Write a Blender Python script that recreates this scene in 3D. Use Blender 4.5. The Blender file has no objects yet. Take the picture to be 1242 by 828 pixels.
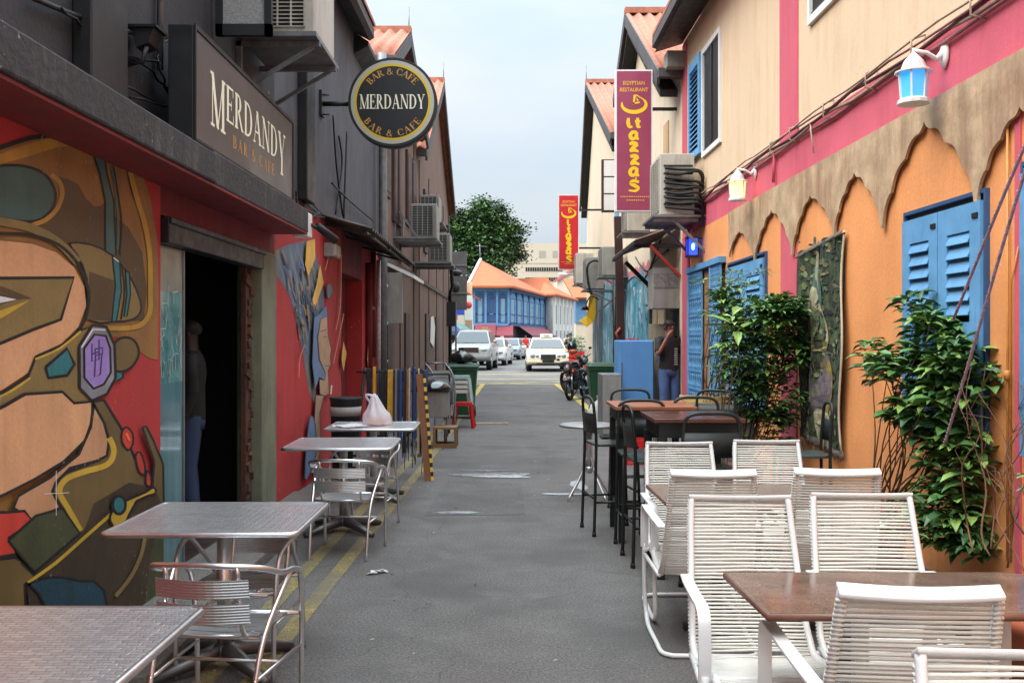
import bpy, bmesh, math, random
from mathutils import Vector, Matrix
from mathutils.geometry import tessellate_polygon
random.seed(7)
PI = math.pi; R = math.radians
scene = bpy.context.scene; C = scene.collection
# ---------------- camera, sky, sun, exposure ----------------
EYE = 1.58; F = 1180.0; CX = 621.0; HY = 411.0
cam = bpy.data.cameras.new('camera'); camo = bpy.data.objects.new('camera', cam); C.objects.link(camo)
camo.location = (0, 0, EYE); camo.rotation_euler = (R(90), 0, 0)
cam.sensor_width = 36; cam.lens = 36 * F / 1242; cam.shift_y = -3 / 1242; cam.clip_end = 3000; cam.clip_start = .05
scene.camera = camo
w = bpy.data.worlds.new('World'); scene.world = w; w.use_nodes = True
nt = w.node_tree; nt.nodes.clear()
SUN_EL, SUN_AZ = 50, 236   # azimuth clockwise from +Y: behind the camera, over the left roofs
sky = nt.nodes.new('ShaderNodeTexSky'); sky.sky_type = 'NISHITA'; sky.sun_disc = False
sky.sun_elevation = R(SUN_EL); sky.sun_rotation = R(SUN_AZ); sky.air_density = 1.0; sky.dust_density = 2.5; sky.ozone_density = 1.5
tc = nt.nodes.new('ShaderNodeTexCoord'); mp = nt.nodes.new('ShaderNodeMapping'); mp.inputs['Scale'].default_value = (1.2, 1.2, 3.5)
cn = nt.nodes.new('ShaderNodeTexNoise'); cn.inputs['Scale'].default_value = 1.6; cn.inputs['Detail'].default_value = 5; cn.inputs['Roughness'].default_value = .5
cr = nt.nodes.new('ShaderNodeValToRGB'); cr.color_ramp.elements[0].position = .3; cr.color_ramp.elements[0].color = (.93, .93, .93, 1)
cr.color_ramp.elements[1].position = .75; cr.color_ramp.elements[1].color = (1, 1, 1, 1)
mx = nt.nodes.new('ShaderNodeMixRGB'); mx.inputs[2].default_value = (9.0, 10.2, 11.4, 1)
bg = nt.nodes.new('ShaderNodeBackground'); bg.inputs['Strength'].default_value = .10
ow = nt.nodes.new('ShaderNodeOutputWorld')
L = nt.links.new
L(tc.outputs['Generated'], mp.inputs[0]); L(mp.outputs[0], cn.inputs['Vector']); L(cn.outputs['Fac'], cr.inputs[0])
sx_ = nt.nodes.new('ShaderNodeSeparateXYZ'); L(tc.outputs['Generated'], sx_.inputs[0])
el_ = nt.nodes.new('ShaderNodeMapRange'); el_.interpolation_type = 'SMOOTHSTEP'; el_.inputs[1].default_value = .38; el_.inputs[2].default_value = .95; el_.inputs[3].default_value = 0; el_.inputs[4].default_value = 1.25; L(sx_.outputs['Z'], el_.inputs[0])
cm_ = nt.nodes.new('ShaderNodeVectorMath'); cm_.operation = 'SCALE'; cm_.inputs[0].default_value = (8.6, 10.1, 11.0); lo_ = nt.nodes.new('ShaderNodeMath'); lo_.operation = 'MULTIPLY_ADD'; lo_.inputs[1].default_value = .42; lo_.inputs[2].default_value = .245; L(sx_.outputs['Z'], lo_.inputs[0])
sm2 = nt.nodes.new('ShaderNodeMath'); sm2.operation = 'ADD'; L(lo_.outputs[0], sm2.inputs[0]); L(el_.outputs[0], sm2.inputs[1])
cc_ = nt.nodes.new('ShaderNodeMixRGB'); cc_.inputs[1].default_value = (8.3, 10.0, 11.4, 1); cc_.inputs[2].default_value = (11.0, 11.4, 11.8, 1)
cf_ = nt.nodes.new('ShaderNodeMapRange'); cf_.inputs[1].default_value = .42; cf_.inputs[2].default_value = .66; L(cn.outputs['Fac'], cf_.inputs[0]); L(cf_.outputs[0], cc_.inputs[0]); L(cc_.outputs[0], cm_.inputs[0])
L(sm2.outputs[0], cm_.inputs[3]); L(cm_.outputs[0], mx.inputs[2])
L(cr.outputs[0], mx.inputs[0]); L(sky.outputs[0], mx.inputs[1]); L(mx.outputs[0], bg.inputs[0]); L(bg.outputs[0], ow.inputs[0])
sl = bpy.data.lights.new('sun', 'SUN'); sl.energy = 1.5; sl.angle = R(50); sl.color = (1, .95, .88)
so = bpy.data.objects.new('sun', sl); C.objects.link(so)
d = Vector((math.sin(R(SUN_AZ)) * math.cos(R(SUN_EL)), math.cos(R(SUN_AZ)) * math.cos(R(SUN_EL)), math.sin(R(SUN_EL))))
so.rotation_euler = d.to_track_quat('Z', 'Y').to_euler()
vs = scene.view_settings; vs.view_transform = 'Standard'; vs.look = 'None'; vs.gamma = 1; vs.use_curve_mapping = False
vs.exposure = 1.33
try:
    scene.cycles.max_bounces = 8; scene.cycles.diffuse_bounces = 4; scene.cycles.use_denoising = True
except Exception: pass

# ---------------- materials ----------------
def lin(c):
    c = c / 255.0
    return c / 12.92 if c <= .04045 else ((c + .055) / 1.055) ** 2.4
def S(r, g, b): return (lin(r), lin(g), lin(b), 1)
MATS = {}
def mat(name, rgb, rough=.6, metal=0., var=.12, scale=3., bump=0., bscale=60., streak=0., dirt=(60, 52, 45), emit=0., grain=0., thr=.55, chips=0., chipc=(170, 160, 150)):
    if name in MATS: return MATS[name]
    m = bpy.data.materials.new(name); m.use_nodes = True; MATS[name] = m
    t = m.node_tree; b = t.nodes['Principled BSDF']; l = t.links.new
    c = S(*rgb)
    b.inputs['Roughness'].default_value = rough; b.inputs['Metallic'].default_value = metal
    co = t.nodes.new('ShaderNodeTexCoord')
    def noise(sc, det=5, vec=None, rg=.6):
        n = t.nodes.new('ShaderNodeTexNoise'); n.inputs['Scale'].default_value = sc; n.inputs['Detail'].default_value = det
        n.inputs['Roughness'].default_value = rg
        l(vec if vec else co.outputs['Object'], n.inputs['Vector']); return n
    out = None
    n = noise(scale)
    mr = t.nodes.new('ShaderNodeMapRange'); mr.inputs[1].default_value = .3; mr.inputs[2].default_value = .7
    mr.inputs[3].default_value = 1 - var; mr.inputs[4].default_value = 1 + var; l(n.outputs['Fac'], mr.inputs[0])
    mu = t.nodes.new('ShaderNodeVectorMath'); mu.operation = 'SCALE'; mu.inputs[0].default_value = c[:3]; l(mr.outputs[0], mu.inputs[3])
    out = mu.outputs[0]
    if grain:
        g = noise(bscale * 1.3, 2)
        m2 = t.nodes.new('ShaderNodeMapRange'); m2.inputs[1].default_value = .35; m2.inputs[2].default_value = .65
        m2.inputs[3].default_value = 1 - grain; m2.inputs[4].default_value = 1 + grain; l(g.outputs['Fac'], m2.inputs[0])
        mg = t.nodes.new('ShaderNodeVectorMath'); mg.operation = 'SCALE'; l(out, mg.inputs[0]); l(m2.outputs[0], mg.inputs[3]); out = mg.outputs[0]
    if streak:
        mpn = t.nodes.new('ShaderNodeMapping'); mpn.inputs['Scale'].default_value = (1, 1, .13); l(co.outputs['Object'], mpn.inputs[0])
        s1 = noise(7, 6, mpn.outputs[0], .65); s2 = noise(1.3, 4)
        ad = t.nodes.new('ShaderNodeMath'); ad.operation = 'MULTIPLY_ADD'; ad.inputs[1].default_value = .5; l(s2.outputs['Fac'], ad.inputs[0])
        hf = t.nodes.new('ShaderNodeMath'); hf.operation = 'MULTIPLY'; hf.inputs[1].default_value = .55; l(s1.outputs['Fac'], hf.inputs[0]); l(hf.outputs[0], ad.inputs[2])
        rp = t.nodes.new('ShaderNodeMapRange'); rp.inputs[1].default_value = thr - .04; rp.inputs[2].default_value = thr + .12; rp.inputs[3].default_value = 0; rp.inputs[4].default_value = streak
        l(ad.outputs[0], rp.inputs[0])
        mm = t.nodes.new('ShaderNodeMixRGB'); mm.inputs[2].default_value = S(*dirt); l(rp.outputs[0], mm.inputs[0]); l(out, mm.inputs[1]); out = mm.outputs[0]
    if chips:
        cn1 = noise(28, 4); cn2 = noise(1.7, 3); am = t.nodes.new('ShaderNodeMath'); am.operation = 'MULTIPLY_ADD'; am.inputs[1].default_value = .45; l(cn2.outputs['Fac'], am.inputs[0]); l(cn1.outputs['Fac'], am.inputs[2])
        cp = t.nodes.new('ShaderNodeMapRange'); cp.inputs[1].default_value = .925; cp.inputs[2].default_value = .945; cp.inputs[3].default_value = 0; cp.inputs[4].default_value = chips; l(am.outputs[0], cp.inputs[0])
        cx = t.nodes.new('ShaderNodeMixRGB'); cx.inputs[2].default_value = S(*chipc); l(cp.outputs[0], cx.inputs[0]); l(out, cx.inputs[1]); out = cx.outputs[0]
    l(out, b.inputs['Base Color'])
    if rough < .95 and metal < .5:
        rr = t.nodes.new('ShaderNodeMapRange'); rr.inputs[1].default_value = .3; rr.inputs[2].default_value = .7
        rr.inputs[3].default_value = max(.05, rough - .1); rr.inputs[4].default_value = min(1, rough + .12); l(n.outputs['Fac'], rr.inputs[0]); l(rr.outputs[0], b.inputs['Roughness'])
    if bump:
        bn = noise(bscale, 4)
        bp = t.nodes.new('ShaderNodeBump'); bp.inputs['Strength'].default_value = bump; bp.inputs['Distance'].default_value = .02
        l(bn.outputs['Fac'], bp.inputs['Height']); l(bp.outputs[0], b.inputs['Normal'])
    if emit:
        b.inputs['Emission Color'].default_value = c; b.inputs['Emission Strength'].default_value = emit
    return m
def glassy(name, rgb, rough=.08, alpha=1.0):
    if name in MATS: return MATS[name]
    m = bpy.data.materials.new(name); m.use_nodes = True; MATS[name] = m
    b = m.node_tree.nodes['Principled BSDF']; b.inputs['Base Color'].default_value = S(*rgb); b.inputs['Roughness'].default_value = rough
    b.inputs['IOR'].default_value = 1.6; b.inputs['Coat Weight'].default_value = .5; b.inputs['Coat Roughness'].default_value = .03
    b.inputs['Alpha'].default_value = alpha
    return m

# ---------------- mesh builder ----------------
def bez(pts, n=6, closed=False):
    """Catmull-Rom through pts"""
    out = []; N = len(pts)
    rng = range(N) if closed else range(N - 1)
    for i in rng:
        if closed: p0, p1, p2, p3 = pts[(i - 1) % N], pts[i], pts[(i + 1) % N], pts[(i + 2) % N]
        else: p0, p1, p2, p3 = pts[max(i - 1, 0)], pts[i], pts[i + 1], pts[min(i + 2, N - 1)]
        for k in range(n):
            t = k / n
            out.append(tuple(.5 * ((2 * b) + (-a + c) * t + (2 * a - 5 * b + 4 * c - d_) * t * t + (-a + 3 * b - 3 * c + d_) * t ** 3) for a, b, c, d_ in zip(p0, p1, p2, p3)))
    if not closed: out.append(tuple(pts[-1]))
    return out
class MB:
    def __init__(s, tf=None): s.v = []; s.f = []; s.mi = []; s.sm = []; s.tf = tf; s.cm = 0
    def add(s, vs_, fs, smooth=False):
        o = len(s.v); s.v += [tuple(p) for p in vs_]
        for f in fs: s.f.append([i + o for i in f]); s.mi.append(s.cm); s.sm.append(smooth)
        return s
    def m(s, i): s.cm = i; return s
    def box(s, x0, y0, z0, x1, y1, z1):
        if x0 > x1: x0, x1 = x1, x0
        if y0 > y1: y0, y1 = y1, y0
        if z0 > z1: z0, z1 = z1, z0
        return s.add([(x0, y0, z0), (x1, y0, z0), (x1, y1, z0), (x0, y1, z0), (x0, y0, z1), (x1, y0, z1), (x1, y1, z1), (x0, y1, z1)],
                     [(0, 3, 2, 1), (4, 5, 6, 7), (0, 1, 5, 4), (1, 2, 6, 5), (2, 3, 7, 6), (3, 0, 4, 7)])
    def obox(s, c, size, rot=(0, 0, 0)):
        from mathutils import Euler
        mtx = Euler(rot).to_matrix(); h = [q / 2 for q in size]; c = Vector(c)
        vv = [c + mtx @ Vector((sx * h[0], sy * h[1], sz * h[2])) for sz in (-1, 1) for sx, sy in ((-1, -1), (1, -1), (1, 1), (-1, 1))]
        return s.add(vv, [(0, 3, 2, 1), (4, 5, 6, 7), (0, 1, 5, 4), (1, 2, 6, 5), (2, 3, 7, 6), (3, 0, 4, 7)])
    def beam(s, p0, p1, wd, th, up=(0, 0, 1)):
        p0, p1 = Vector(p0), Vector(p1); dd = (p1 - p0).normalized(); u = Vector(up)
        a = dd.cross(u)
        if a.length < 1e-4: a = dd.cross(Vector((1, 0, 0)))
        a.normalize(); b = a.cross(dd).normalized()
        vv = []
        for p in (p0, p1):
            for sa, sb in ((-1, -1), (1, -1), (1, 1), (-1, 1)): vv.append(p + a * sa * wd / 2 + b * sb * th / 2)
        return s.add(vv, [(0, 3, 2, 1), (4, 5, 6, 7), (0, 1, 5, 4), (1, 2, 6, 5), (2, 3, 7, 6), (3, 0, 4, 7)])
    def tube(s, pts, r, n=8, cap=True, closed=False):
        pts = [Vector(p) for p in pts]; N = len(pts); vv = []; fs = []
        rs = r if isinstance(r, (list, tuple)) else [r] * N
        pa = None
        for i, p in enumerate(pts):
            if closed: t = pts[(i + 1) % N] - pts[i - 1]
            else: t = pts[min(i + 1, N - 1)] - pts[max(i - 1, 0)]
            if t.length < 1e-9: t = Vector((0, 0, 1))
            t.normalize()
            if pa is None:
                a = t.cross(Vector((0, 0, 1)))
                if a.length < .1: a = t.cross(Vector((1, 0, 0)))
            else: a = pa - t * pa.dot(t)
            a.normalize(); pa = a; b = t.cross(a)
            for k in range(n):
                an = 2 * PI * k / n; vv.append(p + (a * math.cos(an) + b * math.sin(an)) * rs[i])
        for i in range(N if closed else N - 1):
            for k in range(n):
                j = (i + 1) % N; fs.append((i * n + k, i * n + (k + 1) % n, j * n + (k + 1) % n, j * n + k))
        if cap and not closed: fs.append(tuple(range(n))[::-1]); fs.append(tuple((N - 1) * n + k for k in range(n)))
        return s.add(vv, fs, True)
    def cyl(s, p0, p1, r0, r1=None, n=16): return s.tube([p0, p1], [r0, r0 if r1 is None else r1], n)
    def lathe(s, prof, c=(0, 0, 0), n=20, smooth=True, sx=1, sy=1):
        vv = []; fs = []
        for r, z in prof:
            for k in range(n):
                a = 2 * PI * k / n; vv.append((c[0] + r * sx * math.cos(a), c[1] + r * sy * math.sin(a), c[2] + z))
        for i in range(len(prof) - 1):
            for k in range(n): fs.append((i * n + k, i * n + (k + 1) % n, (i + 1) * n + (k + 1) % n, (i + 1) * n + k))
        fs.append(tuple(range(n))[::-1]); fs.append(tuple((len(prof) - 1) * n + k for k in range(n)))
        return s.add(vv, fs, smooth)
    def ell(s, c, r, n=12, m=8):
        vv = [(c[0], c[1], c[2] - r[2])]; fs = []
        for i in range(1, m):
            th = PI * i / m - PI / 2
            for k in range(n):
                a = 2 * PI * k / n; vv.append((c[0] + r[0] * math.cos(th) * math.cos(a), c[1] + r[1] * math.cos(th) * math.sin(a), c[2] + r[2] * math.sin(th)))
        vv.append((c[0], c[1], c[2] + r[2])); top = len(vv) - 1
        for k in range(n): fs.append((0, 1 + (k + 1) % n, 1 + k)); fs.append((top, 1 + (m - 2) * n + k, 1 + (m - 2) * n + (k + 1) % n))
        for i in range(m - 2):
            for k in range(n): fs.append((1 + i * n + k, 1 + i * n + (k + 1) % n, 1 + (i + 1) * n + (k + 1) % n, 1 + (i + 1) * n + k))
        return s.add(vv, fs, True)
    def prism(s, poly, a, b, ax=1):
        """poly 2D; ax = axis of extrusion from a to b (0: poly=(y,z), 1: poly=(x,z), 2: poly=(x,y))"""
        def P(p, t):
            return (t, p[0], p[1]) if ax == 0 else ((p[0], t, p[1]) if ax == 1 else (p[0], p[1], t))
        n = len(poly); vv = [P(p, a) for p in poly] + [P(p, b) for p in poly]
        tr = tessellate_polygon([[Vector((p[0], p[1], 0)) for p in poly]])
        fs = [tuple(t) for t in tr] + [tuple(i + n for i in t[::-1]) for t in tr]
        fs += [(i, (i + 1) % n, n + (i + 1) % n, n + i) for i in range(n)]
        return s.add(vv, fs)
    def flat(s, poly3):
        """planar polygon given by 3D points (tessellated in its dominant plane)"""
        tr = tessellate_polygon([[Vector(p) for p in poly3]])
        return s.add(poly3, [tuple(t) for t in tr])
    def build(s, name, mats, parent=None, origin=None, bevel=0, **props):
        me = bpy.data.meshes.new(name)
        vv = [s.tf(*p) for p in s.v] if s.tf else s.v
        if parent is not None:
            o_ = Vector((0, 0, 0)); q = parent
            while q is not None: o_ += q.location; q = q.parent
        else: o_ = Vector(origin) if origin is not None else Vector((0, 0, 0))
        vv = [(p[0] - o_.x, p[1] - o_.y, p[2] - o_.z) for p in vv]
        me.from_pydata(vv, [], s.f)
        if not isinstance(mats, (list, tuple)): mats = [mats]
        for m_ in mats: me.materials.append(m_)
        me.polygons.foreach_set('material_index', [min(i, len(mats) - 1) for i in s.mi]); me.polygons.foreach_set('use_smooth', s.sm)
        bm = bmesh.new(); bm.from_mesh(me); bmesh.ops.recalc_face_normals(bm, faces=bm.faces); bm.to_mesh(me); bm.free()
        o = bpy.data.objects.new(name, me); C.objects.link(o)
        if parent is not None: o.parent = parent
        else: o.location = o_
        if bevel:
            bv = o.modifiers.new('bevel', 'BEVEL'); bv.width = bevel; bv.segments = 2; bv.limit_method = 'ANGLE'; bv.angle_limit = R(40)
        for k, q in props.items(): o[k] = q
        return o
def tag(o, label, cat, group=None):
    o['label'] = label; o['category'] = cat
    if group: o['group'] = group
    return o
def thing(name, label, cat, loc=(0, 0, 0), rz=0, group=None):
    o = bpy.data.objects.new(name, None); C.objects.link(o); o.location = loc; o.rotation_euler = (0, 0, rz); o.empty_display_size = .2
    return tag(o, label, cat, group)
def struct(o): o['kind'] = 'structure'; return o
def dup(o, loc, rz, label, group=None):
    def rec(q, par):
        c = q.copy(); C.objects.link(c)
        if par is not None: c.parent = par
        for ch in list(KIDS.get(q.name, [])): rec(ch, c)
        return c
    r = rec(o, None); r.location = loc; r.rotation_euler = (0, 0, rz); r['label'] = label
    if group: r['group'] = group
    return r
KIDS = {}
def index_kids():
    KIDS.clear()
    for o in bpy.data.objects:
        if o.parent: KIDS.setdefault(o.parent.name, []).append(o)

# pixel helpers (1242 x 828 photograph) -> places on the real wall planes
LX = -2.15
def WL(s_, d_, z): return (LX + d_, s_, z)                 # left wall frame: along, out, up
def WR(s_, d_, z): return (2.95 - .012 * s_ - d_, s_ - .012 * d_, z)   # right wall frame
def sL(x, X=LX): return F * -X / (CX - x)
def pL(x, y, X=LX): s_ = sL(x, X); return (s_, EYE + (HY - y) * s_ / F)
def sR(x): return 3481 / (x - 606.8)
def pR(x, y): s_ = sR(x); return (s_, EYE + (HY - y) * s_ / F)
def at(x, y, Z): return ((x - CX) / F * Z, Z, EYE + (HY - y) * Z / F)
def gz(Y):
    def ss(a, b, t): t = max(0, min(1, (t - a) / (b - a))); return t * t * (3 - 2 * t)
    return .1 * ss(14, 32, Y) + .1 * ss(32, 43, Y)

# ---------------- lettering ----------------
def seg(x0, y0, x1, y1, wd):
    """stroke whose ends stay horizontal"""
    return [(x0 - wd / 2, y0), (x0 + wd / 2, y0), (x1 + wd / 2, y1), (x1 - wd / 2, y1)]
def hb(x0, y, x1, h=.06): return [(x0, y), (x1, y), (x1, y + h), (x0, y + h)]
def arc(cx, cy, rx, ry, a0, a1, thick, thin, n=18):
    o, i_ = [], []
    for k in range(n + 1):
        a = R(a0 + (a1 - a0) * k / n); wd = thin + (thick - thin) * abs(math.cos(a)) ** 1.4
        o.append((cx + rx * math.cos(a), cy + ry * math.sin(a))); i_.append((cx + (rx - wd) * math.cos(a), cy + (ry - min(wd, thin * 1.3) ) * math.sin(a)))
    return o + i_[::-1]
T_, t_ = .2, .07
def sf(x, y, hw=.17): return hb(x - hw, y if y < .5 else y - .055, x + hw, .055)
GL = {
 'M': (1.22, [seg(.17, 0, .17, 1, t_), seg(.17, 1, .6, .02, T_), seg(.6, 0, 1.03, 1, t_), seg(1.03, 0, 1.03, 1, T_), sf(.17, 0, .15), sf(1.03, 0, .2), sf(.12, 1, .12), sf(1.08, 1, .15)]),
 'E': (.82, [seg(.2, 0, .2, 1, T_), hb(.05, 0, .76), hb(.05, .94, .72), hb(.2, .48, .56), seg(.74, 0, .76, .26, .05), seg(.7, .76, .71, 1, .05), seg(.56, .38, .56, .63, .05)]),
 'F': (.78, [seg(.2, 0, .2, 1, T_), sf(.2, 0), hb(.05, .94, .72), hb(.2, .48, .56), seg(.7, .74, .71, 1, .05), seg(.56, .38, .56, .63, .05)]),
 'R': (.95, [seg(.2, 0, .2, 1, T_), sf(.2, 0), hb(.05, .94, .35), arc(.36, .74, .34, .26, -90, 90, .2, .06), seg(.42, .5, .82, 0, T_), hb(.74, 0, .95)]),
 'B': (.86, [seg(.2, 0, .2, 1, T_), hb(.05, .94, .36), hb(.05, 0, .38), arc(.36, .75, .32, .25, -90, 90, .19, .06), arc(.38, .27, .38, .27, -90, 90, .2, .06)]),
 'D': (1.02, [seg(.2, 0, .2, 1, T_), hb(.05, .94, .36), hb(.05, 0, .36), arc(.34, .5, .6, .5, -90, 90, .22, .06)]),
 'A': (1.0, [seg(.12, 0, .47, 1, t_), seg(.84, 0, .47, 1, T_), hb(.22, .32, .72, .055), sf(.12, 0, .13), sf(.84, 0, .18)]),
 'N': (1.08, [seg(.17, 0, .17, 1, t_), seg(.2, 1, .88, 0, T_), seg(.9, 0, .9, 1, t_), sf(.17, 0, .15), sf(.12, 1, .12), sf(.9, 1, .15)]),
 'Y': (.98, [seg(.15, 1, .48, .42, T_), seg(.84, 1, .5, .45, t_), seg(.49, 0, .49, .48, T_), sf(.49, 0), sf(.15, 1, .16), sf(.82, 1, .14)]),
 'C': (.92, [arc(.48, .5, .44, .5, 42, 318, .21, .06), seg(.84, .62, .82, .98, .05), seg(.84, .02, .84, .3, .05)]),
 '&': (1.02, [arc(.4, .74, .24, .26, -60, 240, .13, .06), arc(.38, .27, .34, .28, 80, 350, .17, .06), seg(.28, .72, .86, 0, .15), seg(.66, .12, .9, .52, .06)]),
 ' ': (.45, []),
}
def word(mb, txt, place, h, wx=1.0, gap=.06, depth=.0012, scale=None):
    """place(u, v, k) -> 3D; letters run along u; v up; scale(i)->(height factor)"""
    u = 0; k = 0
    for i, ch in enumerate(txt):
        wd, polys = GL[ch]; sc = scale(i) if scale else 1.0
        for p in polys:
            k = (k + 1) % 7
            pts = [place(u + q[0] * h * wx * (1 + (sc - 1) * .5), (1 - sc) * h + q[1] * h * sc, depth + k * .0002) for q in p]
            mb.flat(pts)
        u += (wd * (1 + (sc - 1) * .5) * wx + gap) * h
    return u
def wwidth(txt, h, wx=1.0, gap=.06): return sum((GL[c][0] * wx + gap) * h for c in txt)
def ftext(txt, h, align='CENTER', bold=0.0, sp=1.0):
    """default bundled font -> (verts2d, faces), height h"""
    cu = bpy.data.curves.new('t', 'FONT'); cu.body = txt; cu.size = h * 1.38; cu.align_x = align; cu.offset = bold; cu.resolution_u = 3; cu.space_character = sp
    o = bpy.data.objects.new('t', cu); C.objects.link(o)
    me = bpy.data.meshes.new_from_object(o.evaluated_get(bpy.context.evaluated_depsgraph_get()))
    vv = [(v.co.x, v.co.y) for v in me.vertices]; ff = [tuple(p.vertices) for p in me.polygons]
    bpy.data.objects.remove(o); bpy.data.curves.remove(cu); bpy.data.meshes.remove(me)
    return vv, ff
def put(mb, t, place, dep=.002):
    mb.add([place(a, b, dep) for a, b in t[0]], t[1])
def ribbon(pts, wd, closed=False):
    """2D polyline -> list of quads with given width (or list of widths)"""
    N = len(pts); L_, R_ = [], []
    for i in range(N):
        a = pts[(i - 1) % N] if (closed or i > 0) else pts[i]; b = pts[(i + 1) % N] if (closed or i < N - 1) else pts[i]
        dx, dy = b[0] - a[0], b[1] - a[1]; l_ = math.hypot(dx, dy) or 1
        q = wd[i] if isinstance(wd, (list, tuple)) else wd
        L_.append((pts[i][0] - dy / l_ * q / 2, pts[i][1] + dx / l_ * q / 2)); R_.append((pts[i][0] + dy / l_ * q / 2, pts[i][1] - dx / l_ * q / 2))
    out = []
    for i in range(N if closed else N - 1):
        j = (i + 1) % N; out.append([L_[i], L_[j], R_[j], R_[i]])
    return out
# ---------------- shared materials ----------------
def road_material(name, c, c2):
    m = bpy.data.materials.new(name); m.use_nodes = True; MATS[name] = m; t = m.node_tree; b = t.nodes['Principled BSDF']; l = t.links.new
    co = t.nodes.new('ShaderNodeTexCoord')
    def nz(sc, det): n = t.nodes.new('ShaderNodeTexNoise'); n.inputs['Scale'].default_value = sc; n.inputs['Detail'].default_value = det; l(co.outputs['Object'], n.inputs['Vector']); return n
    def rng(src, a, b_, c_, d_): r = t.nodes.new('ShaderNodeMapRange'); r.inputs[1].default_value = a; r.inputs[2].default_value = b_; r.inputs[3].default_value = c_; r.inputs[4].default_value = d_; l(src, r.inputs[0]); return r.outputs[0]
    def mul(a, b_): q = t.nodes.new('ShaderNodeMath'); q.operation = 'MULTIPLY'; l(a, q.inputs[0]); l(b_, q.inputs[1]); return q.outputs[0]
    big = rng(nz(.45, 6).outputs['Fac'], .3, .7, .80, 1.18); mid = rng(nz(3.2, 5).outputs['Fac'], .3, .7, .88, 1.12); fine = rng(nz(75, 3).outputs['Fac'], .36, .64, .62, 1.38)
    vo = t.nodes.new('ShaderNodeTexVoronoi'); vo.inputs['Scale'].default_value = 60; l(co.outputs['Object'], vo.inputs['Vector']); sp = rng(vo.outputs['Distance'], .05, .22, 1.7, 1.0)
    f = mul(mul(big, mid), mul(fine, sp)); sc = t.nodes.new('ShaderNodeVectorMath'); sc.operation = 'SCALE'; sc.inputs[0].default_value = S(*c)[:3]; l(f, sc.inputs[3])
    mm = t.nodes.new('ShaderNodeMixRGB'); mm.inputs[2].default_value = S(*c2); l(rng(nz(1.1, 7).outputs['Fac'], .52, .66, 0, .7), mm.inputs[0]); l(sc.outputs[0], mm.inputs[1])
    wp = t.nodes.new('ShaderNodeVectorMath'); wp.operation = 'MULTIPLY_ADD'; wp.inputs[1].default_value = (.5, .5, 0); l(nz(2.2, 5).outputs['Color'], wp.inputs[0]); l(co.outputs['Object'], wp.inputs[2])
    cv = t.nodes.new('ShaderNodeTexVoronoi'); cv.feature = 'DISTANCE_TO_EDGE'; cv.inputs['Scale'].default_value = .55; l(wp.outputs[0], cv.inputs['Vector'])
    ck = mul(rng(cv.outputs['Distance'], .0, .005, .4, 0), rng(nz(.8, 2).outputs['Fac'], .45, .55, 0, 1))
    m3 = t.nodes.new('ShaderNodeMixRGB'); m3.inputs[2].default_value = S(46, 45, 44); l(ck, m3.inputs[0]); l(mm.outputs[0], m3.inputs[1])
    m4 = t.nodes.new('ShaderNodeMixRGB'); m4.inputs[2].default_value = S(128, 126, 122); l(mul(rng(nz(2.6, 6).outputs['Fac'], .60, .68, 0, .3), rng(nz(22, 3).outputs['Fac'], .4, .6, .3, 1)), m4.inputs[0]); l(m3.outputs[0], m4.inputs[1]); l(m4.outputs[0], b.inputs['Base Color'])
    b.inputs['Roughness'].default_value = .8; bp = t.nodes.new('ShaderNodeBump'); bp.inputs['Strength'].default_value = .7; bp.inputs['Distance'].default_value = .012; l(nz(85, 3).outputs['Fac'], bp.inputs['Height']); l(bp.outputs[0], b.inputs['Normal'])
    return m
asphalt = road_material('asphalt', (97, 94, 91), (78, 76, 74))
asphalt_patch = road_material('asphalt_patch', (90, 88, 85), (74, 72, 71))
concrete = mat('concrete', (108, 104, 98), .85, var=.2, scale=3, bump=.3, bscale=50, streak=.5, grain=.15)
ledge_m = mat('ledge_paint', (44, 42, 44), .7, var=.28, scale=4, bump=.35, bscale=26, streak=.6, dirt=(104, 98, 94), grain=.2, thr=.6, chips=.8, chipc=(150, 144, 138))
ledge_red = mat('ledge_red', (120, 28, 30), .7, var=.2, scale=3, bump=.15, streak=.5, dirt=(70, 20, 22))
redwall = mat('red_wall', (172, 48, 48), .75, var=.1, scale=2.2, bump=.12, bscale=45, streak=.35, dirt=(120, 34, 38), grain=.05, chips=.8, chipc=(206, 150, 140))
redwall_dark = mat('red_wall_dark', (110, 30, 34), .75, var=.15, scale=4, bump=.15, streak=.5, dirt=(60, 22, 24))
darkwall = mat('dark_wall', (42, 41, 45), .72, var=.22, scale=2.0, bump=.2, bscale=35, streak=.5, dirt=(74, 70, 72), grain=.12, thr=.58, chips=.6, chipc=(120, 112, 108))
greywall = mat('grey_wall', (78, 78, 84), .72, var=.18, scale=2.0, bump=.2, bscale=35, streak=.6, dirt=(52, 50, 54), grain=.06, thr=.5)
blackpaint = mat('black_paint', (26, 26, 28), .5, var=.2, scale=6)
black = mat('black', (14, 14, 15), .55, var=.2)
darkmetal = mat('dark_metal', (40, 40, 42), .45, .3, var=.2, scale=12)
brownwall = mat('brown_wall', (112, 84, 72), .75, var=.14, scale=1.6, bump=.15, bscale=40, streak=.5, dirt=(72, 50, 44), grain=.05)
brownwood = mat('brown_wood', (62, 36, 32), .6, var=.25, scale=5, streak=.4, dirt=(36, 20, 20))
rustwood = mat('rust_wood', (84, 50, 34), .8, var=.35, scale=6, bump=.4, bscale=30, streak=.7, dirt=(40, 26, 22), thr=.45)
greentimber = mat('green_timber', (118, 122, 100), .8, var=.2, scale=4, bump=.2, streak=.6, dirt=(70, 66, 50))
creamwall = mat('cream_wall', (221, 193, 160), .8, var=.05, scale=1.3, bump=.08, bscale=40, streak=.4, dirt=(186, 152, 120), grain=.04, chips=.35, chipc=(150, 120, 100))
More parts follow.
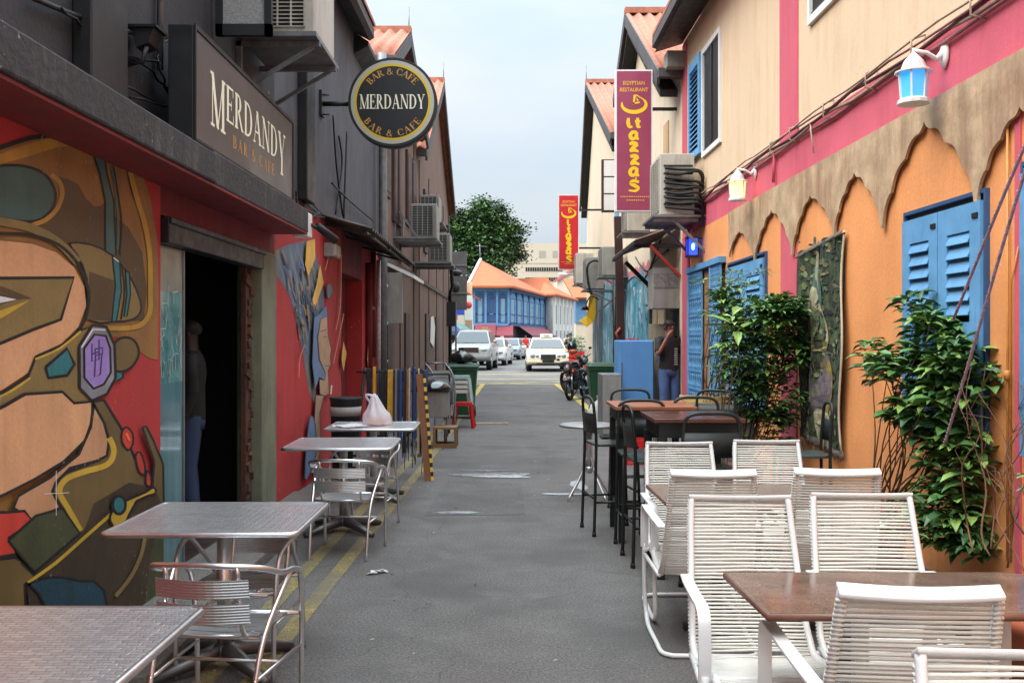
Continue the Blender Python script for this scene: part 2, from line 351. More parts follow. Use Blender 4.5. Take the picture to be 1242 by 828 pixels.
creampale = mat('pale_cream_wall', (222, 204, 178), .8, var=.07, scale=1.3, bump=.08, streak=.4, dirt=(168, 146, 120))
pinkwall = mat('pink_wall', (206, 92, 108), .75, var=.08, scale=2, bump=.1, bscale=40, streak=.35, dirt=(176, 58, 84), grain=.04)
orangewall = mat('orange_wall', (232, 154, 94), .75, var=.07, scale=1.6, bump=.14, bscale=35, streak=.22, dirt=(190, 112, 62), grain=.05, thr=.53, chips=.5, chipc=(240, 190, 140))
bluepaint = mat('blue_paint', (98, 154, 198), .6, var=.14, scale=5, bump=.12, streak=.5, dirt=(58, 98, 142))
bluedark = mat('blue_dark', (44, 78, 116), .6, var=.2, scale=6)
whitepaint = mat('white_paint', (222, 220, 214), .5, var=.06, scale=5, streak=.25, dirt=(180, 176, 166))
whitetrim = mat('white_trim', (226, 224, 220), .6, var=.05)
acwhite = mat('ac_casing', (186, 180, 168), .5, var=.08, scale=4, streak=.55, dirt=(128, 114, 96))
acgrey = mat('ac_grey', (140, 138, 132), .5, var=.1, scale=4, streak=.6, dirt=(96, 88, 78))
galv = mat('galvanised', (128, 130, 132), .45, .6, var=.25, scale=9, streak=.4, dirt=(86, 80, 74))
steel = mat('brushed_steel', (226, 226, 226), .36, 1.0, var=.08, scale=9)
def ribbed():
    m = mat('ribbed_steel', (226, 226, 226), .34, 1.0, var=.08, scale=9); t = m.node_tree; b = t.nodes['Principled BSDF']; co = t.nodes.new('ShaderNodeTexCoord'); wv = t.nodes.new('ShaderNodeTexWave')
    wv.bands_direction = 'Z'; wv.inputs['Scale'].default_value = 28; t.links.new(co.outputs['Object'], wv.inputs['Vector']); bp = t.nodes.new('ShaderNodeBump'); bp.inputs['Strength'].default_value = .5; bp.inputs['Distance'].default_value = .004
    t.links.new(wv.outputs['Fac'], bp.inputs['Height']); t.links.new(bp.outputs[0], b.inputs['Normal']); return m
ribsteel = ribbed()
alu = mat('aluminium', (228, 228, 228), .3, 1.0, var=.1, scale=12)
tile = mat('roof_tile', (170, 108, 84), .8, var=.28, scale=7, bump=.2, streak=.5, dirt=(132, 84, 66))
tile_or = mat('orange_roof_tile', (176, 94, 56), .8, var=.18, scale=1.2, bump=.2, bscale=8, streak=.35, dirt=(168, 84, 48))
fascia = mat('fascia', (78, 76, 78), .7, var=.2, scale=5, streak=.5, dirt=(40, 38, 40))
corrug = mat('corrugated_old', (80, 74, 66), .7, .2, var=.35, scale=5, streak=.7, dirt=(46, 34, 28))
yellowline = mat('yellow_line', (138, 124, 80), .8, var=.25, scale=8, bump=.5, bscale=75, grain=.45, streak=.75, dirt=(104, 100, 88), thr=.50)
yellowjn = mat('bright_yellow_line', (196, 172, 84), .8, var=.2, scale=4, grain=.2, streak=.5, dirt=(120, 114, 96), thr=.52)
whiteline = mat('white_line', (150, 150, 146), .75, var=.2, scale=6, grain=.3, streak=.9, dirt=(94, 95, 96), thr=.5)
glass_dark = glassy('dark_glass', (16, 18, 21), .22); glass_dark.node_tree.nodes['Principled BSDF'].inputs['Coat Weight'].default_value = 0
glass_sky = glassy('sky_glass', (36, 50, 54), .16); glass_sky.node_tree.nodes['Principled BSDF'].inputs['Coat Weight'].default_value = .1
rubber = mat('rubber', (18, 18, 19), .7, var=.2)
olivem = mat('mural_olive', (104, 86, 46), .6, var=.28, scale=2.2, streak=.3, dirt=(66, 54, 30))
def paint(n, c, v=.24):
    g_ = sum(c) / 3; c = tuple(min(250, 1.03 * (q * .95 + g_ * .05)) for q in c); return mat('paint_' + n, c, .6, var=v, scale=3.2, bump=.12, bscale=40, grain=.05, streak=.28, dirt=tuple(q * .62 for q in c), thr=.55, chips=.5, chipc=(170, 160, 148))

# ---------------- ground ----------------
def ground():
    mb = MB(); ys = [-30, -4, 0, 2, 4, 6, 8, 10, 12, 14, 17, 20, 23, 26, 29, 32, 35, 38, 41, 44, 60, 100, 200, 500, 1200]
    xs = [-900, -60, -12, -4, -2.2, 0, 3, 6, 15, 60, 900]
    vv = [(x, y, gz(y)) for y in ys for x in xs]; n = len(xs)
    mb.add(vv, [(j * n + i, j * n + i + 1, (j + 1) * n + i + 1, (j + 1) * n + i) for j in range(len(ys) - 1) for i in range(n - 1)])
    struct(mb.build('road', asphalt))
ground()
def gstrip(pts, wd, h=.004, n=14):
    """painted line on the ground through (x, y) points"""
    dense = []
    for a, b in zip(pts[:-1], pts[1:]):
        for k in range(n): dense.append((a[0] + (b[0] - a[0]) * k / n, a[1] + (b[1] - a[1]) * k / n))
    dense.append(pts[-1]); mb = MB()
    for q in ribbon(dense, wd):
        mb.add([(x, y, gz(y) + h) for x, y in q], [(0, 1, 2, 3)])
    return mb
for nm, pts in (('o', [(-1.20, -3), (-1.20, 5.2), (-1.06, 14.8), (-.95, 31.5)]), ('i', [(-1.44, -3), (-1.42, 5.5), (-1.40, 8.5), (-1.27, 15), (-1.15, 31.3)])):
    struct(gstrip(pts, .10).build('yellow_kerb_line', yellowline))
struct(gstrip([(-6, 32.2), (1.9, 32.0)], .2).build('yellow_junction_line', yellowjn))
struct(gstrip([(-6, 35.6), (9, 35.4)], .2).build('yellow_junction_line', yellowjn))
struct(gstrip([(-1.2, 31.8), (4.2, 35.4)], .2).build('yellow_junction_line', yellowjn))
struct(gstrip([(-5, 35.5), (.5, 32.1)], .2).build('yellow_junction_line', yellowjn))
struct(gstrip([(1.72, 21), (1.62, 25), (1.5, 29), (1.45, 31.9)], .16).build('yellow_kerb_line', yellowjn))
struct(gstrip([(-1.0, 26), (-.95, 31.8)], .14, h=.008).build('yellow_kerb_line', yellowjn))
struct(gstrip([(-5, 39), (9, 38.6)], .2).build('yellow_junction_line', yellowjn))
# asphalt repair patch with a broken white mark, puddles with their wet glints painted in as pale colour
mb = MB(); mb.add([(-.78, 8.7, .003), (.12, 8.75, .003), (.1, 10.6, .003), (-.72, 10.9, .003)], [(0, 1, 2, 3)]); struct(mb.build('road_patch', asphalt_patch))
puddle = mat('puddle', (150, 154, 156), .06, var=.3, scale=9, grain=.2); puddle2 = mat('puddle_pale_glint', (196, 200, 202), .1, var=.3, scale=12, grain=.3)
def blob(cx, cy, rx, ry, h, seed, m):
    rnd = random.Random(seed); n = 40; ph = [rnd.uniform(0, 6) for _ in range(4)]
    pts = []
    for k in range(n):
        a = 2 * PI * k / n; r = 1 + .14 * math.sin(2 * a + ph[0]) + .1 * math.sin(3 * a + ph[1]) + .05 * math.sin(7 * a + ph[2])
        pts.append((cx + rx * r * math.cos(a), cy + ry * r * math.sin(a), h))
    mb = MB(); mb.flat(pts); struct(mb.build('glint_puddle', m))
blob(-.24, 11.3, .42, .17, .006, 1, puddle); blob(-.12, 11.15, .3, .1, .007, 12, puddle2); blob(-.5, 8.85, .18, .07, .006, 3, puddle)
blob(.58, 9.9, .26, .07, .006, 4, puddle); blob(.72, 10.5, .09, .32, .006, 5, puddle); blob(-.3, 11.65, .3, .05, .006, 8, puddle)
# pavement strip along the left wall with a kerb
mb = MB(WL); mb.box(-3, -.05, -.05, 5.9, .3, .05); mb.box(5.9, -.05, -.05, 9.6, .42, .08); mb.box(9.6, -.05, -.05, 12, .3, .05)
struct(mb.build('kerb', concrete, bevel=.008))
mb = MB(); mb.box(-2.05, 4.3, .05, -1.62, 5.0, .09); mb.box(-2.0, 5.05, .05, -1.6, 5.7, .085); struct(mb.build('drain_cover', concrete, bevel=.006))

# ---------------- left: bar building ----------------
bar = thing('bar_building', 'dark grey bar building with red graffiti ground floor and open doorway', 'building', (LX, 6, 0))
def lwall(s0, s1, z0, z1, m, nm='wall', d0=-.25, d1=0):
    mb = MB(WL); mb.box(s0, d0, z0, s1, d1, z1); return mb.build(nm, m, bar)
lwall(-4, 5.95, 0, 2.62, redwall)
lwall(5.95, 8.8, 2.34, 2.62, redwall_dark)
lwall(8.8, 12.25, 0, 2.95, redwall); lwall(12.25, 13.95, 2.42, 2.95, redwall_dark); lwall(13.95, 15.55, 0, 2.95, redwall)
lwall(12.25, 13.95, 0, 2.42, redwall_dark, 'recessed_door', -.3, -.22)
mb = MB(WL); mb.box(13.1, -.22, .0, 13.16, -.19, 2.4); mb.box(13.2, -.215, 1.0, 13.24, -.16, 1.1); mb.build('door_seam', black, bar)
lwall(-4, 8.8, 2.62, 5.9, darkwall, 'upper_wall'); lwall(8.8, 15.55, 2.95, 5.9, greywall, 'upper_wall')
# pilasters and string course
mb = MB(WL); mb.box(4.75, .0, 2.74, 5.2, .1, 5.9); mb.build('pilaster', blackpaint, bar, bevel=.01)
mb = MB(WL); mb.box(9.75, .0, 2.98, 10.15, .1, 5.9); mb.build('pilaster', blackpaint, bar, bevel=.01)
mb = MB(WL); mb.box(-4, .0, 3.62, 4.75, .05, 3.68)
mb.build('string_course', darkwall, bar)
# ledge: grey face, red underside
mb = MB(WL); mb.box(-4, 0, 2.535, 5.98, .335, 2.72); mb.box(5.98, 0, 2.53, 8.72, .325, 2.735); mb.build('ledge', ledge_m, bar, bevel=.012)
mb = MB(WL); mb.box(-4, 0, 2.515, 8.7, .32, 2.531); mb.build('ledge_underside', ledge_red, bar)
mb = MB(WL); mb.box(-4, 0, 2.721, 8.7, .06, 2.78); mb.build('ledge_flashing', ledge_m, bar)
# eave with gutter
mb = MB(WL); mb.prism([(-.3, 5.9), (.22, 5.62), (.28, 5.66), (.28, 5.78), (-.3, 6.1)], -4, 13.2, ax=0)
mb.v = [(v[0], v[1], v[2]) for v in mb.v]; o = mb.build('eave', fascia, bar)
mb = MB(WL); mb.prism([(-.25, 5.3), (.2, 5.56), (.2, 5.62), (-.25, 5.9)], 13.21, 15.5, ax=0); mb.build('eave', blackpaint, bar)
mb = MB(WL); mb.prism([(-5, 8.6), (.3, 5.85), (.3, 5.8), (-5, 8.5)], -4, 13.2, ax=0); mb.build('roof', tile, bar)
# jambs of the doorway
mb = MB(WL); mb.box(8.3, -.2, 0, 8.8, .02, 2.34); mb.build('door_jamb', greentimber, bar, bevel=.01)
mb = MB(WL); mb.box(8.0, -.08, 0, 8.13, -.04, 2.34); mb.box(8.15, -.12, 0, 8.29, -.07, 2.34)
for k in range(26):
    z = .1 + k * .085; mb.obox((8.09 + random.uniform(-.05, .08), -.035, z), (random.uniform(.04, .13), .03, random.uniform(.03, .07)), (0, random.uniform(-.5, .5), random.uniform(-.3, .3)))
mb.build('door_post', rustwood, bar)
mb = MB(WL); mb.box(5.96, -.06, 2.17, 8.25, .05, 2.33); mb.box(5.96, .05, 2.29, 8.28, .065, 2.33); mb.build('shutter_housing', darkmetal, bar, bevel=.008)
# interior room
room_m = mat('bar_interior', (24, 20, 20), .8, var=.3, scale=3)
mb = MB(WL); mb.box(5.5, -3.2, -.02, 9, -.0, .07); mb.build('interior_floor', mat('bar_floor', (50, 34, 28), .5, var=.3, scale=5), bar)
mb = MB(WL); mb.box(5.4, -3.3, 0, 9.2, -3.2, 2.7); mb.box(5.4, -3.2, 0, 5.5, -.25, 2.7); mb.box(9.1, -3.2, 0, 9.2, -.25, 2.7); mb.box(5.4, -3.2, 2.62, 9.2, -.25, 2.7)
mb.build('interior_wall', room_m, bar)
mb = MB(WL)
for z in (.95, 1.3, 1.65): mb.box(5.6, -3.19, z, 9.0, -2.95, z + .03)
mb.box(6.4, -2.4, .07, 8.9, -1.9, 1.05); mb.build('bar_counter', brownwood, bar)
mb = MB(WL)
for i in range(22):
    z = (.98, 1.33, 1.68)[i % 3]; s_ = 5.8 + i * .14
    mb.cyl((s_, -3.05, z), (s_, -3.05, z + .18), .035, .03, 8); mb.cyl((s_, -3.05, z + .18), (s_, -3.05, z + .26), .012, .012, 6)
mb.build('bottle_row', mat('bottle_glass', (70, 50, 26), .15, var=.5, scale=4), bar)
mb = MB(WL)
for k in range(12): mb.box(6.42, -1.895, .12 + k * .075, 8.88, -1.88, .17 + k * .075)
mb.build('counter_boards', mat('counter_red', (74, 30, 24), .6), bar)
# glass door leaf; teal, pale streaks and beige sit in the pane colours
gd = thing('glass_door', 'teal coloured glass door leaf at the left edge of the bar doorway', 'door', (LX, 6.2, .08))
teal = mat('teal_pane', (74, 118, 128), .12, var=.15, scale=1.5, streak=.5, dirt=(110, 150, 156), thr=.5)
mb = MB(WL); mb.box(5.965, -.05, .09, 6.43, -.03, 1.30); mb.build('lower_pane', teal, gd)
mb = MB(WL); mb.box(5.965, -.05, 1.30, 6.43, -.03, 1.88); mb.build('streaked_pane', mat('teal_streaked', (78, 128, 128), .15, var=.5, scale=9, streak=.9, dirt=(172, 186, 176), thr=.52), gd)
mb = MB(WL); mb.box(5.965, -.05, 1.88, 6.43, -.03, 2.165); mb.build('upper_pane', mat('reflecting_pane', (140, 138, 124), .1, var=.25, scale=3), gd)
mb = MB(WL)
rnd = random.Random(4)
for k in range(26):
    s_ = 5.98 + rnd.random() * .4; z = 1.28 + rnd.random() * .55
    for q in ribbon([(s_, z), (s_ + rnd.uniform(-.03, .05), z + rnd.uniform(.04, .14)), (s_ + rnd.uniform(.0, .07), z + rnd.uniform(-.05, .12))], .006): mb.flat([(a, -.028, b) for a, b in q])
mb.build('pale_strokes', mat('stroke_pale', (180, 205, 200), .5), gd)
mb = MB(WL); mb.box(6.43, -.06, .08, 6.455, -.02, 2.165); mb.build('edge_rail', galv, gd)

# ---------------- murals painted on the wall (each shape a coat of paint on the real wall) ----------------
class Mural:
    def __init__(s, name, par, wall, topx=None): s.mb = MB(wall[0]); s.p = wall[1]; s.mats = []; s.k = 0; s.name = name; s.par = par
    def _m(s, m):
        if m not in s.mats: s.mats.append(m)
        s.mb.cm = s.mats.index(m)
    def lay(s): s.k += 1; return .0015 + s.k * .00035
    def _put(s, poly, d_):
        q = [s.p(x, y) for x, y in poly]
        tr = tessellate_polygon([[Vector((x, y, 0)) for x, y in q]]); s.mb.add([(a, d_, z) for a, z in q], [tuple(t) for t in tr])
    def fill(s, m, pts, smooth=0, out=0, om=None):
        if smooth: pts = bez(pts, smooth, True)
        s._m(m); s._put(pts, s.lay())
        if out: s.line(om or s.blk, pts + [pts[0]], out)
    def line(s, m, pts, wd, smooth=0):
        if smooth: pts = bez(pts, smooth)
        s._m(m); d_ = s.lay()
        for q in ribbon(pts, wd): s._put(q, d_)
    def done(s): return s.mb.build(s.name, s.mats, s.par)
def mural_one():
    M_ = Mural('graffiti_mural', bar, (WL, pL)); M_.blk = paint('black', (14, 13, 13))
    k = 2.76
    def A(pts): return [(x / k, 150 + y / k) for x, y in pts]
    ol = olivem; gold = paint('gold', (176, 134, 44), .22); och = paint('ochre', (138, 98, 42), .3); br = paint('brown', (84, 64, 34), .25)
    skin = paint('skin', (206, 152, 108), .08); sk2 = paint('skin_shade', (188, 138, 98), .12); tl = paint('teal', (62, 94, 92), .25); tb = paint('teal_bright', (34, 112, 118), .2)
    gr = paint('grey', (126, 126, 134)); pu = paint('purple', (146, 122, 190), .08); gn = paint('green', (62, 68, 40), .25); dk = paint('dark_brown', (58, 46, 28), .3)
    rd = paint('red', (190, 52, 36), .2); yl = paint('yellow', (190, 156, 46), .15); wh = paint('white', (214, 212, 214), .05); khaki = paint('khaki', (128, 106, 58), .2)
    def f(m, p, sm=0, o=0): M_.fill(m, A(p), sm, o * 1.2 / k)
    def ln(m, p, wd, sm=4): M_.line(m, A(p), wd / k, sm)
    f(och, [(-330, 190), (-100, 120), (0, 85), (100, 55), (180, 45), (300, 90), (400, 140), (480, 180), (505, 260), (525, 390), (530, 560), (528, 790), (500, 785), (470, 765), (440, 735), (420, 720), (300, 700), (300, 1000), (350, 1300), (350, 1850), (-330, 1850)])
    f(gold, [(-330, 200), (-100, 140), (0, 102), (80, 72), (160, 50), (250, 72), (180, 82), (100, 108), (0, 136), (-100, 172), (-330, 240)])
    ln(M_.blk, [(-330, 185), (-100, 112), (0, 80), (100, 48), (190, 38)], 16)
    f(br, [(180, 175), (225, 185), (262, 205), (285, 250), (315, 278), (335, 275), (350, 262), (362, 290), (430, 350), (475, 430), (490, 560), (480, 660), (380, 660), (230, 405), (200, 405), (115, 335), (180, 300), (207, 240)])
    f(tl, [(-120, 200), (-50, 150), (60, 140), (140, 165), (180, 220), (175, 280), (120, 325), (20, 320), (-80, 290)], 4, 8)
    ln(gold, [(168, 170), (196, 195), (206, 235), (188, 285), (150, 322), (108, 338)], 15)
    f(tl, [(308, 96), (345, 108), (356, 170), (378, 260), (386, 440), (350, 430), (350, 260), (332, 170)], 0, 5)
    ln(M_.blk, [(372, 120), (390, 220), (404, 330), (398, 440)], 5); ln(tl, [(366, 118), (382, 220), (392, 330), (390, 420)], 7)
    ln(M_.blk, [(420, 145), (440, 230), (466, 300), (490, 380)], 4)
    ln(gold, [(432, 160), (455, 250), (482, 340), (498, 440), (500, 560), (498, 630), (470, 672), (420, 684), (350, 684)], 16)
    f(khaki, [(228, 400), (300, 405), (370, 440), (430, 510), (465, 590), (466, 630), (440, 655), (380, 662), (290, 655), (287, 520), (255, 440)], 2, 5)
    f(br, [(295, 495), (380, 525), (374, 660), (285, 655)])
    f(tb, [(372, 446), (396, 460), (402, 560), (385, 660), (370, 660), (382, 540)], 0, 4); f(tb, [(415, 490), (428, 500), (432, 570), (420, 645), (410, 645), (420, 570)], 0, 4)
    ln(M_.blk, [(402, 470), (412, 560), (400, 655)], 5); ln(wh, [(374, 448), (392, 462)], 4, 2)
    ln(khaki, [(-330, 300), (-100, 315), (0, 328), (100, 350), (190, 398), (255, 465)], 28)
    f(skin, [(-330, 392), (0, 392), (100, 402), (180, 430), (240, 480), (275, 545), (282, 610), (255, 680), (200, 735), (110, 780), (95, 828), (0, 890), (-330, 1030)])
    ln(M_.blk, [(-330, 365), (0, 367), (100, 374), (190, 406), (250, 464), (286, 545), (288, 620), (258, 690), (195, 745), (108, 785)], 10)
    f(khaki, [(-330, 500), (-100, 512), (0, 517), (240, 515), (196, 655), (100, 690), (0, 732), (-330, 860)], 0, 9)
    f(br, [(-330, 520), (0, 545), (100, 585), (40, 590), (-330, 600)]); f(wh, [(-330, 560), (-20, 572), (50, 588), (-20, 605), (-330, 620)], 0, 4)
    f(yl, [(-330, 700), (-100, 650), (0, 622), (90, 590), (60, 612), (0, 648), (-100, 690), (-330, 760)])
    f(khaki, [(110, 780), (200, 740), (262, 690), (300, 680), (300, 930), (235, 935), (195, 897), (70, 905), (0, 945), (-330, 1100), (-330, 1010), (0, 900), (85, 845)], 0, 8)
    ln(yl, [(108, 788), (190, 752), (262, 694)], 7); ln(yl, [(92, 850), (0, 908), (-200, 985)], 7)
    f(tb, [(142, 815), (215, 752), (240, 805), (215, 842), (152, 850)], 0, 9)
    f(tb, [(370, 800), (404, 788), (402, 850), (368, 866)], 0, 7)
    f(ol, [(368, 745), (400, 716), (440, 725), (456, 770), (430, 815), (390, 830), (370, 810)], 3, 7)
    f(gr, [(254, 745), (298, 675), (346, 680), (373, 740), (377, 850), (347, 905), (296, 926), (256, 884)], 0, 8)
    ln(wh, [(262, 748), (300, 688), (342, 690)], 5, 0)
    f(pu, [(270, 752), (305, 705), (343, 710), (358, 752), (360, 832), (336, 872), (302, 886), (271, 850)], 0, 6)
    q = 2.957; mk = mat('mark_violet', (70, 44, 110), .6)
    for pl in ([(343, 478), (343, 548), (317, 556), (317, 492)], [(328, 512), (356, 507), (355, 528), (330, 535), (328, 512)], [(330, 535), (326, 612), (347, 603), (353, 528)], [(317, 530), (340, 522)]):
        M_.line(mk, [(a / q, 250 + b / q) for a, b in pl], 1.7)
    f(skin, [(-330, 1100), (0, 945), (70, 905), (195, 897), (235, 935), (295, 930), (297, 990), (272, 1060), (200, 1130), (100, 1190), (0, 1240), (-330, 1360)], 0, 8)
    f(ol, [(295, 930), (335, 925), (400, 1030), (440, 1120), (495, 1215), (440, 1290), (350, 1370), (250, 1375), (170, 1250), (160, 1220), (200, 1170), (320, 1125), (345, 1090), (345, 1040)], 0, 8)
    f(sk2, [(300, 938), (335, 1000), (351, 1060), (345, 1110), (310, 1128), (220, 1152), (172, 1200), (160, 1230), (186, 1285), (90, 1325), (30, 1285), (45, 1245), (150, 1185), (250, 1105), (290, 1015)], 0, 8)
    f(dk, [(280, 1330), (300, 1270), (420, 1200), (495, 1215), (440, 1290), (350, 1372), (262, 1372)])
    ln(yl, [(352, 1050), (368, 1095), (345, 1140), (265, 1165), (205, 1190), (184, 1232), (215, 1290), (255, 1362)], 19)
    for p in ([(395, 1030), (410, 1015), (430, 1035), (432, 1070), (415, 1092), (395, 1065)], [(440, 1112), (455, 1098), (470, 1135), (472, 1172), (452, 1165)], [(478, 1160), (492, 1180), (492, 1212), (474, 1205)]): f(rd, p, 2, 6)
    ln(paint('orange', (226, 110, 40)), [(408, 1035), (420, 1060)], 8, 0)
    f(ol, [(462, 1015), (475, 1012), (500, 1060), (533, 1140), (535, 1290), (500, 1290), (497, 1210), (503, 1130)], 0, 6)
    f(dk, [(250, 1370), (360, 1290), (500, 1215), (533, 1280), (534, 1850), (100, 1850), (70, 1535), (95, 1500)])
    f(gn, [(520, 1290), (534, 1285), (534, 1850), (440, 1850), (490, 1450)])
    f(rd, [(-330, 1300), (0, 1300), (62, 1295), (92, 1332), (8, 1385), (32, 1440), (-330, 1500)], 0, 8)
    f(gn, [(6, 1395), (100, 1312), (190, 1286), (250, 1370), (96, 1500)], 0, 8)
    f(ol, [(-330, 1500), (30, 1450), (95, 1512), (62, 1540), (72, 1850), (-330, 1850)], 0, 8)
    ln(yl, [(72, 1535), (165, 1470), (255, 1392), (355, 1305)], 11)
    f(paint('deep_teal', (22, 62, 78), .3), [(72, 1542), (150, 1516), (250, 1530), (330, 1562), (362, 1850), (250, 1850), (110, 1572)], 2, 7)
    f(yl, [(355, 1300), (380, 1272), (470, 1232), (497, 1216), (503, 1238), (440, 1262), (398, 1345), (374, 1360), (350, 1328)], 2, 7)
    f(tb, [(380 + 22 * math.cos(a * .5236), 1275 + 30 * math.sin(a * .5236)) for a in range(12)], 2, 8)
    ln(khaki, [(368, 1580), (420, 1515), (455, 1440), (474, 1350)], 13)
    ln(wh, [(166, 1160), (166, 1310)], 2, 0); ln(wh, [(125, 1238), (210, 1234)], 2, 0)
    return M_.done()
mural_one()
def mural_two():
    M_ = Mural('headdress_mural', bar, (WL, pL)); M_.blk = paint('slate', (52, 58, 66))
    def Z5(p): return [(320 + x / 4.14, 200 + y / 4.14) for x, y in p]
    def Z6(p): return [(320 + x / 4.14, 380 + y / 4.14) for x, y in p]
    gb = mat('paint_greyblue', (120, 122, 112), .65, var=.3, scale=6, streak=.8, dirt=(78, 100, 126), thr=.48)
    sk = paint('dusty_skin', (176, 142, 110)); yl = paint('faded_yellow', (214, 164, 72)); bl = paint('pale_blue', (96, 122, 158), .25); dkb = paint('slate_blue', (62, 80, 108), .3)
    pale = paint('pale_pink', (206, 128, 96))
    M_.fill(gb, Z5([(56, 430), (120, 400), (246, 372), (262, 450), (285, 560), (300, 640), (300, 800), (295, 900), (250, 1200), (225, 1130), (175, 828), (130, 660), (54, 540)]))
    for a, b in (((60, 470), (120, 640)), ((95, 430), (160, 740)), ((130, 420), (190, 800)), ((165, 400), (205, 700))): M_.line(bl, Z5([a, ((a[0] + b[0]) / 2 + 8, (a[1] + b[1]) / 2), b]), 2.2, 3)
    rq = random.Random(77); tn = paint('tan', (150, 128, 100), .3)
    for i in range(80):
        u = rq.random(); v = rq.random(); a = (75 + 170 * u, 400 + 60 * rq.random()); b = (165 + 110 * u, 760 + 120 * rq.random())
        p = (a[0] + (b[0] - a[0]) * v, a[1] + (b[1] - a[1]) * v); q = (p[0] + (b[0] - a[0]) * .14 + rq.uniform(-6, 6), p[1] + (b[1] - a[1]) * .14)
        M_.line(rq.choice([bl, dkb, tn, tn, gb]), Z5([p, ((p[0] + q[0]) / 2 + rq.uniform(-4, 4), (p[1] + q[1]) / 2), q]), rq.uniform(.5, 2.0), 2)
    M_.fill(yl, Z5([(200, 385), (243, 372), (243, 470), (208, 560), (192, 500)])); M_.fill(yl, Z5([(268, 500), (287, 590), (240, 722), (222, 700), (250, 600)]))
    for i in range(7): M_.line(dkb, Z5([(190 + i * 12, 600 + i * 25), (200 + i * 14, 700 + i * 20)]), 1.2)
    for i in range(6): M_.line(dkb, Z5([(140 + i * 8, 690 + i * 45), (175 + i * 6, 720 + i * 45)]), 1.5)
    M_.fill(gb, Z5([(300, 610), (318, 598), (330, 620), (325, 655), (305, 668)]), 2, .8)
    M_.fill(bl, Z6([(235, 20), (265, 0), (296, -40), (306, 20), (268, 30), (250, 120), (258, 230), (292, 300), (290, 335), (262, 320), (240, 380), (225, 250)]), 0, .7)
    M_.fill(sk, Z6([(268, 28), (302, 15), (306, 110), (322, 180), (316, 215), (320, 255), (306, 285), (311, 400), (292, 414), (264, 404), (262, 330), (290, 335), (293, 300), (262, 230), (254, 120)]), 0, .8)
    M_.line(dkb, Z6([(268, 90), (295, 82)]), 1.1); M_.line(dkb, Z6([(280, 120), (300, 118)]), .9); M_.line(dkb, Z6([(290, 262), (312, 264)]), .9)
    M_.fill(sk, Z6([(242, 410), (285, 412), (262, 500), (268, 640), (250, 800), (215, 800), (232, 600)]), 0, .8)
    M_.fill(bl, Z6([(215, 510), (240, 560), (245, 700), (215, 800), (185, 828), (196, 640)]), 2, 1)
    for p in ([(320, 415), (290, 530)], [(374, 450), (368, 700), (345, 828)]): M_.line(pale, Z5(p), 1.0, 5)
    M_.line(pale, Z6([(385, 0), (360, 120), (332, 250)]), .9); M_.line(pale, Z6([(186, 155), (160, 230), (155, 320)]), .9, 4)
    for x in (383, 515):
        M_.fill(yl, Z6([(x, 60 if x > 500 else 140), (x + 16, 200), (x, 330 if x > 500 else 290), (x - 10, 230)]))
    M_.line(paint('white', (214, 212, 214)), Z6([(322, 360), (318, 405)]), 1.6)
    M_.done()
mural_two()

# ---------------- cables, lamp, pipes on the bar building ----------------
mb = MB(WL); cab = [pL(30, -2), pL(90, 22), pL(150, 40), pL(194, 45)]
mb.tube([(a, .04, b) for a, b in bez(cab, 5)], .014, 7); mb.build('conduit', darkmetal, bar)
mb = MB(WL)
rnd = random.Random(11)
for pts in ([(105, 30), (130, 60), (165, 80), (200, 110)], [(120, 98), (150, 110), (195, 130)], [(197, 48), (186, 70), (190, 105), (208, 135)], [(150, 118), (185, 128), (206, 128)], [(60, 10), (100, 40), (150, 70), (190, 75)]):
    mb = MB(WL); mb.tube([(a, .02 + .05 * rnd.random(), b) for a, b in bez([pL(*p) for p in pts], 4)], .007, 5); mb.build('loose_cable', black, bar)
for i, pp in enumerate(([(408, 165), (412, 200), (404, 260)], [(400, 140), (404, 200), (412, 262)], [(416, 160), (414, 210), (412, 265)], [(396, 222), (420, 245), (448, 268)])):
    mb = MB(WL); mb.tube([(a, .03 + .01 * i, b) for a, b in bez([pL(*q) for q in pp], 5)], .012, 5); mb.build('loose_cable', black, bar)
for i in range(5):
    mb = MB(WL); mb.tube([(8.7 + 1.0 * k / 3, .22 - k * .05, 2.78 - .05 * i * math.sin(k) + .03 * i) for k in range(5)] + [(10.6 + .3 * i, .05, 2.96 - .02 * i)], .009, 5); mb.build('loose_cable', black, bar)
mb = MB(WL); mb.tube([(5.86, .03, 3.2), (5.88, .03, 4.6)], .02, 7); mb.build('rising_pipe', galv, bar)
mb = MB(WL); mb.tube([(15.3, .12, 0), (15.3, .12, 2.9), (15.3, .12, 5.4), (15.2, .12, 6.05)], .07, 10); mb.build('rain_pipe', galv, bar)
mb = MB(WL); mb.tube([(15.52, .1, 0), (15.52, .1, 2.75)], .06, 10); mb.tube([(15.1, .08, .9), (15.1, .08, 2.8)], .035, 8)
for z in (.6, 1.2, 1.8, 2.4): mb.cyl((15.52, .1, z), (15.52, .1, z + .05), .075, .075, 10)
mb.build('drain_pipe', mat('white_old_pipe', (190, 188, 184), .6, var=.3, scale=12, streak=.7), bar)
mb = MB(WL); mb.tube([(14.3, .05, 1.0), (14.3, .05, 2.7)], .05, 8); mb.tube([(14.75, .05, 1.3), (14.75, .05, 2.9)], .04, 8); mb.tube([(14.3, .05, 2.0), (14.75, .05, 2.05)], .03, 8); mb.build('red_pipe', redwall_dark, bar)
t = thing('wall_floodlight', 'small black square floodlight fixed beside the long bar sign', 'floodlight', (LX + .12, 5.35, 3.1))
mb = MB(WL); mb.prism([(.04, 3.3), (.17, 3.31), (.14, 3.22), (.07, 3.19)], 5.38, 5.52, ax=0)
mb.v = [(x, y, z) for x, y, z in mb.v]; mb.build('housing', blackpaint, t)
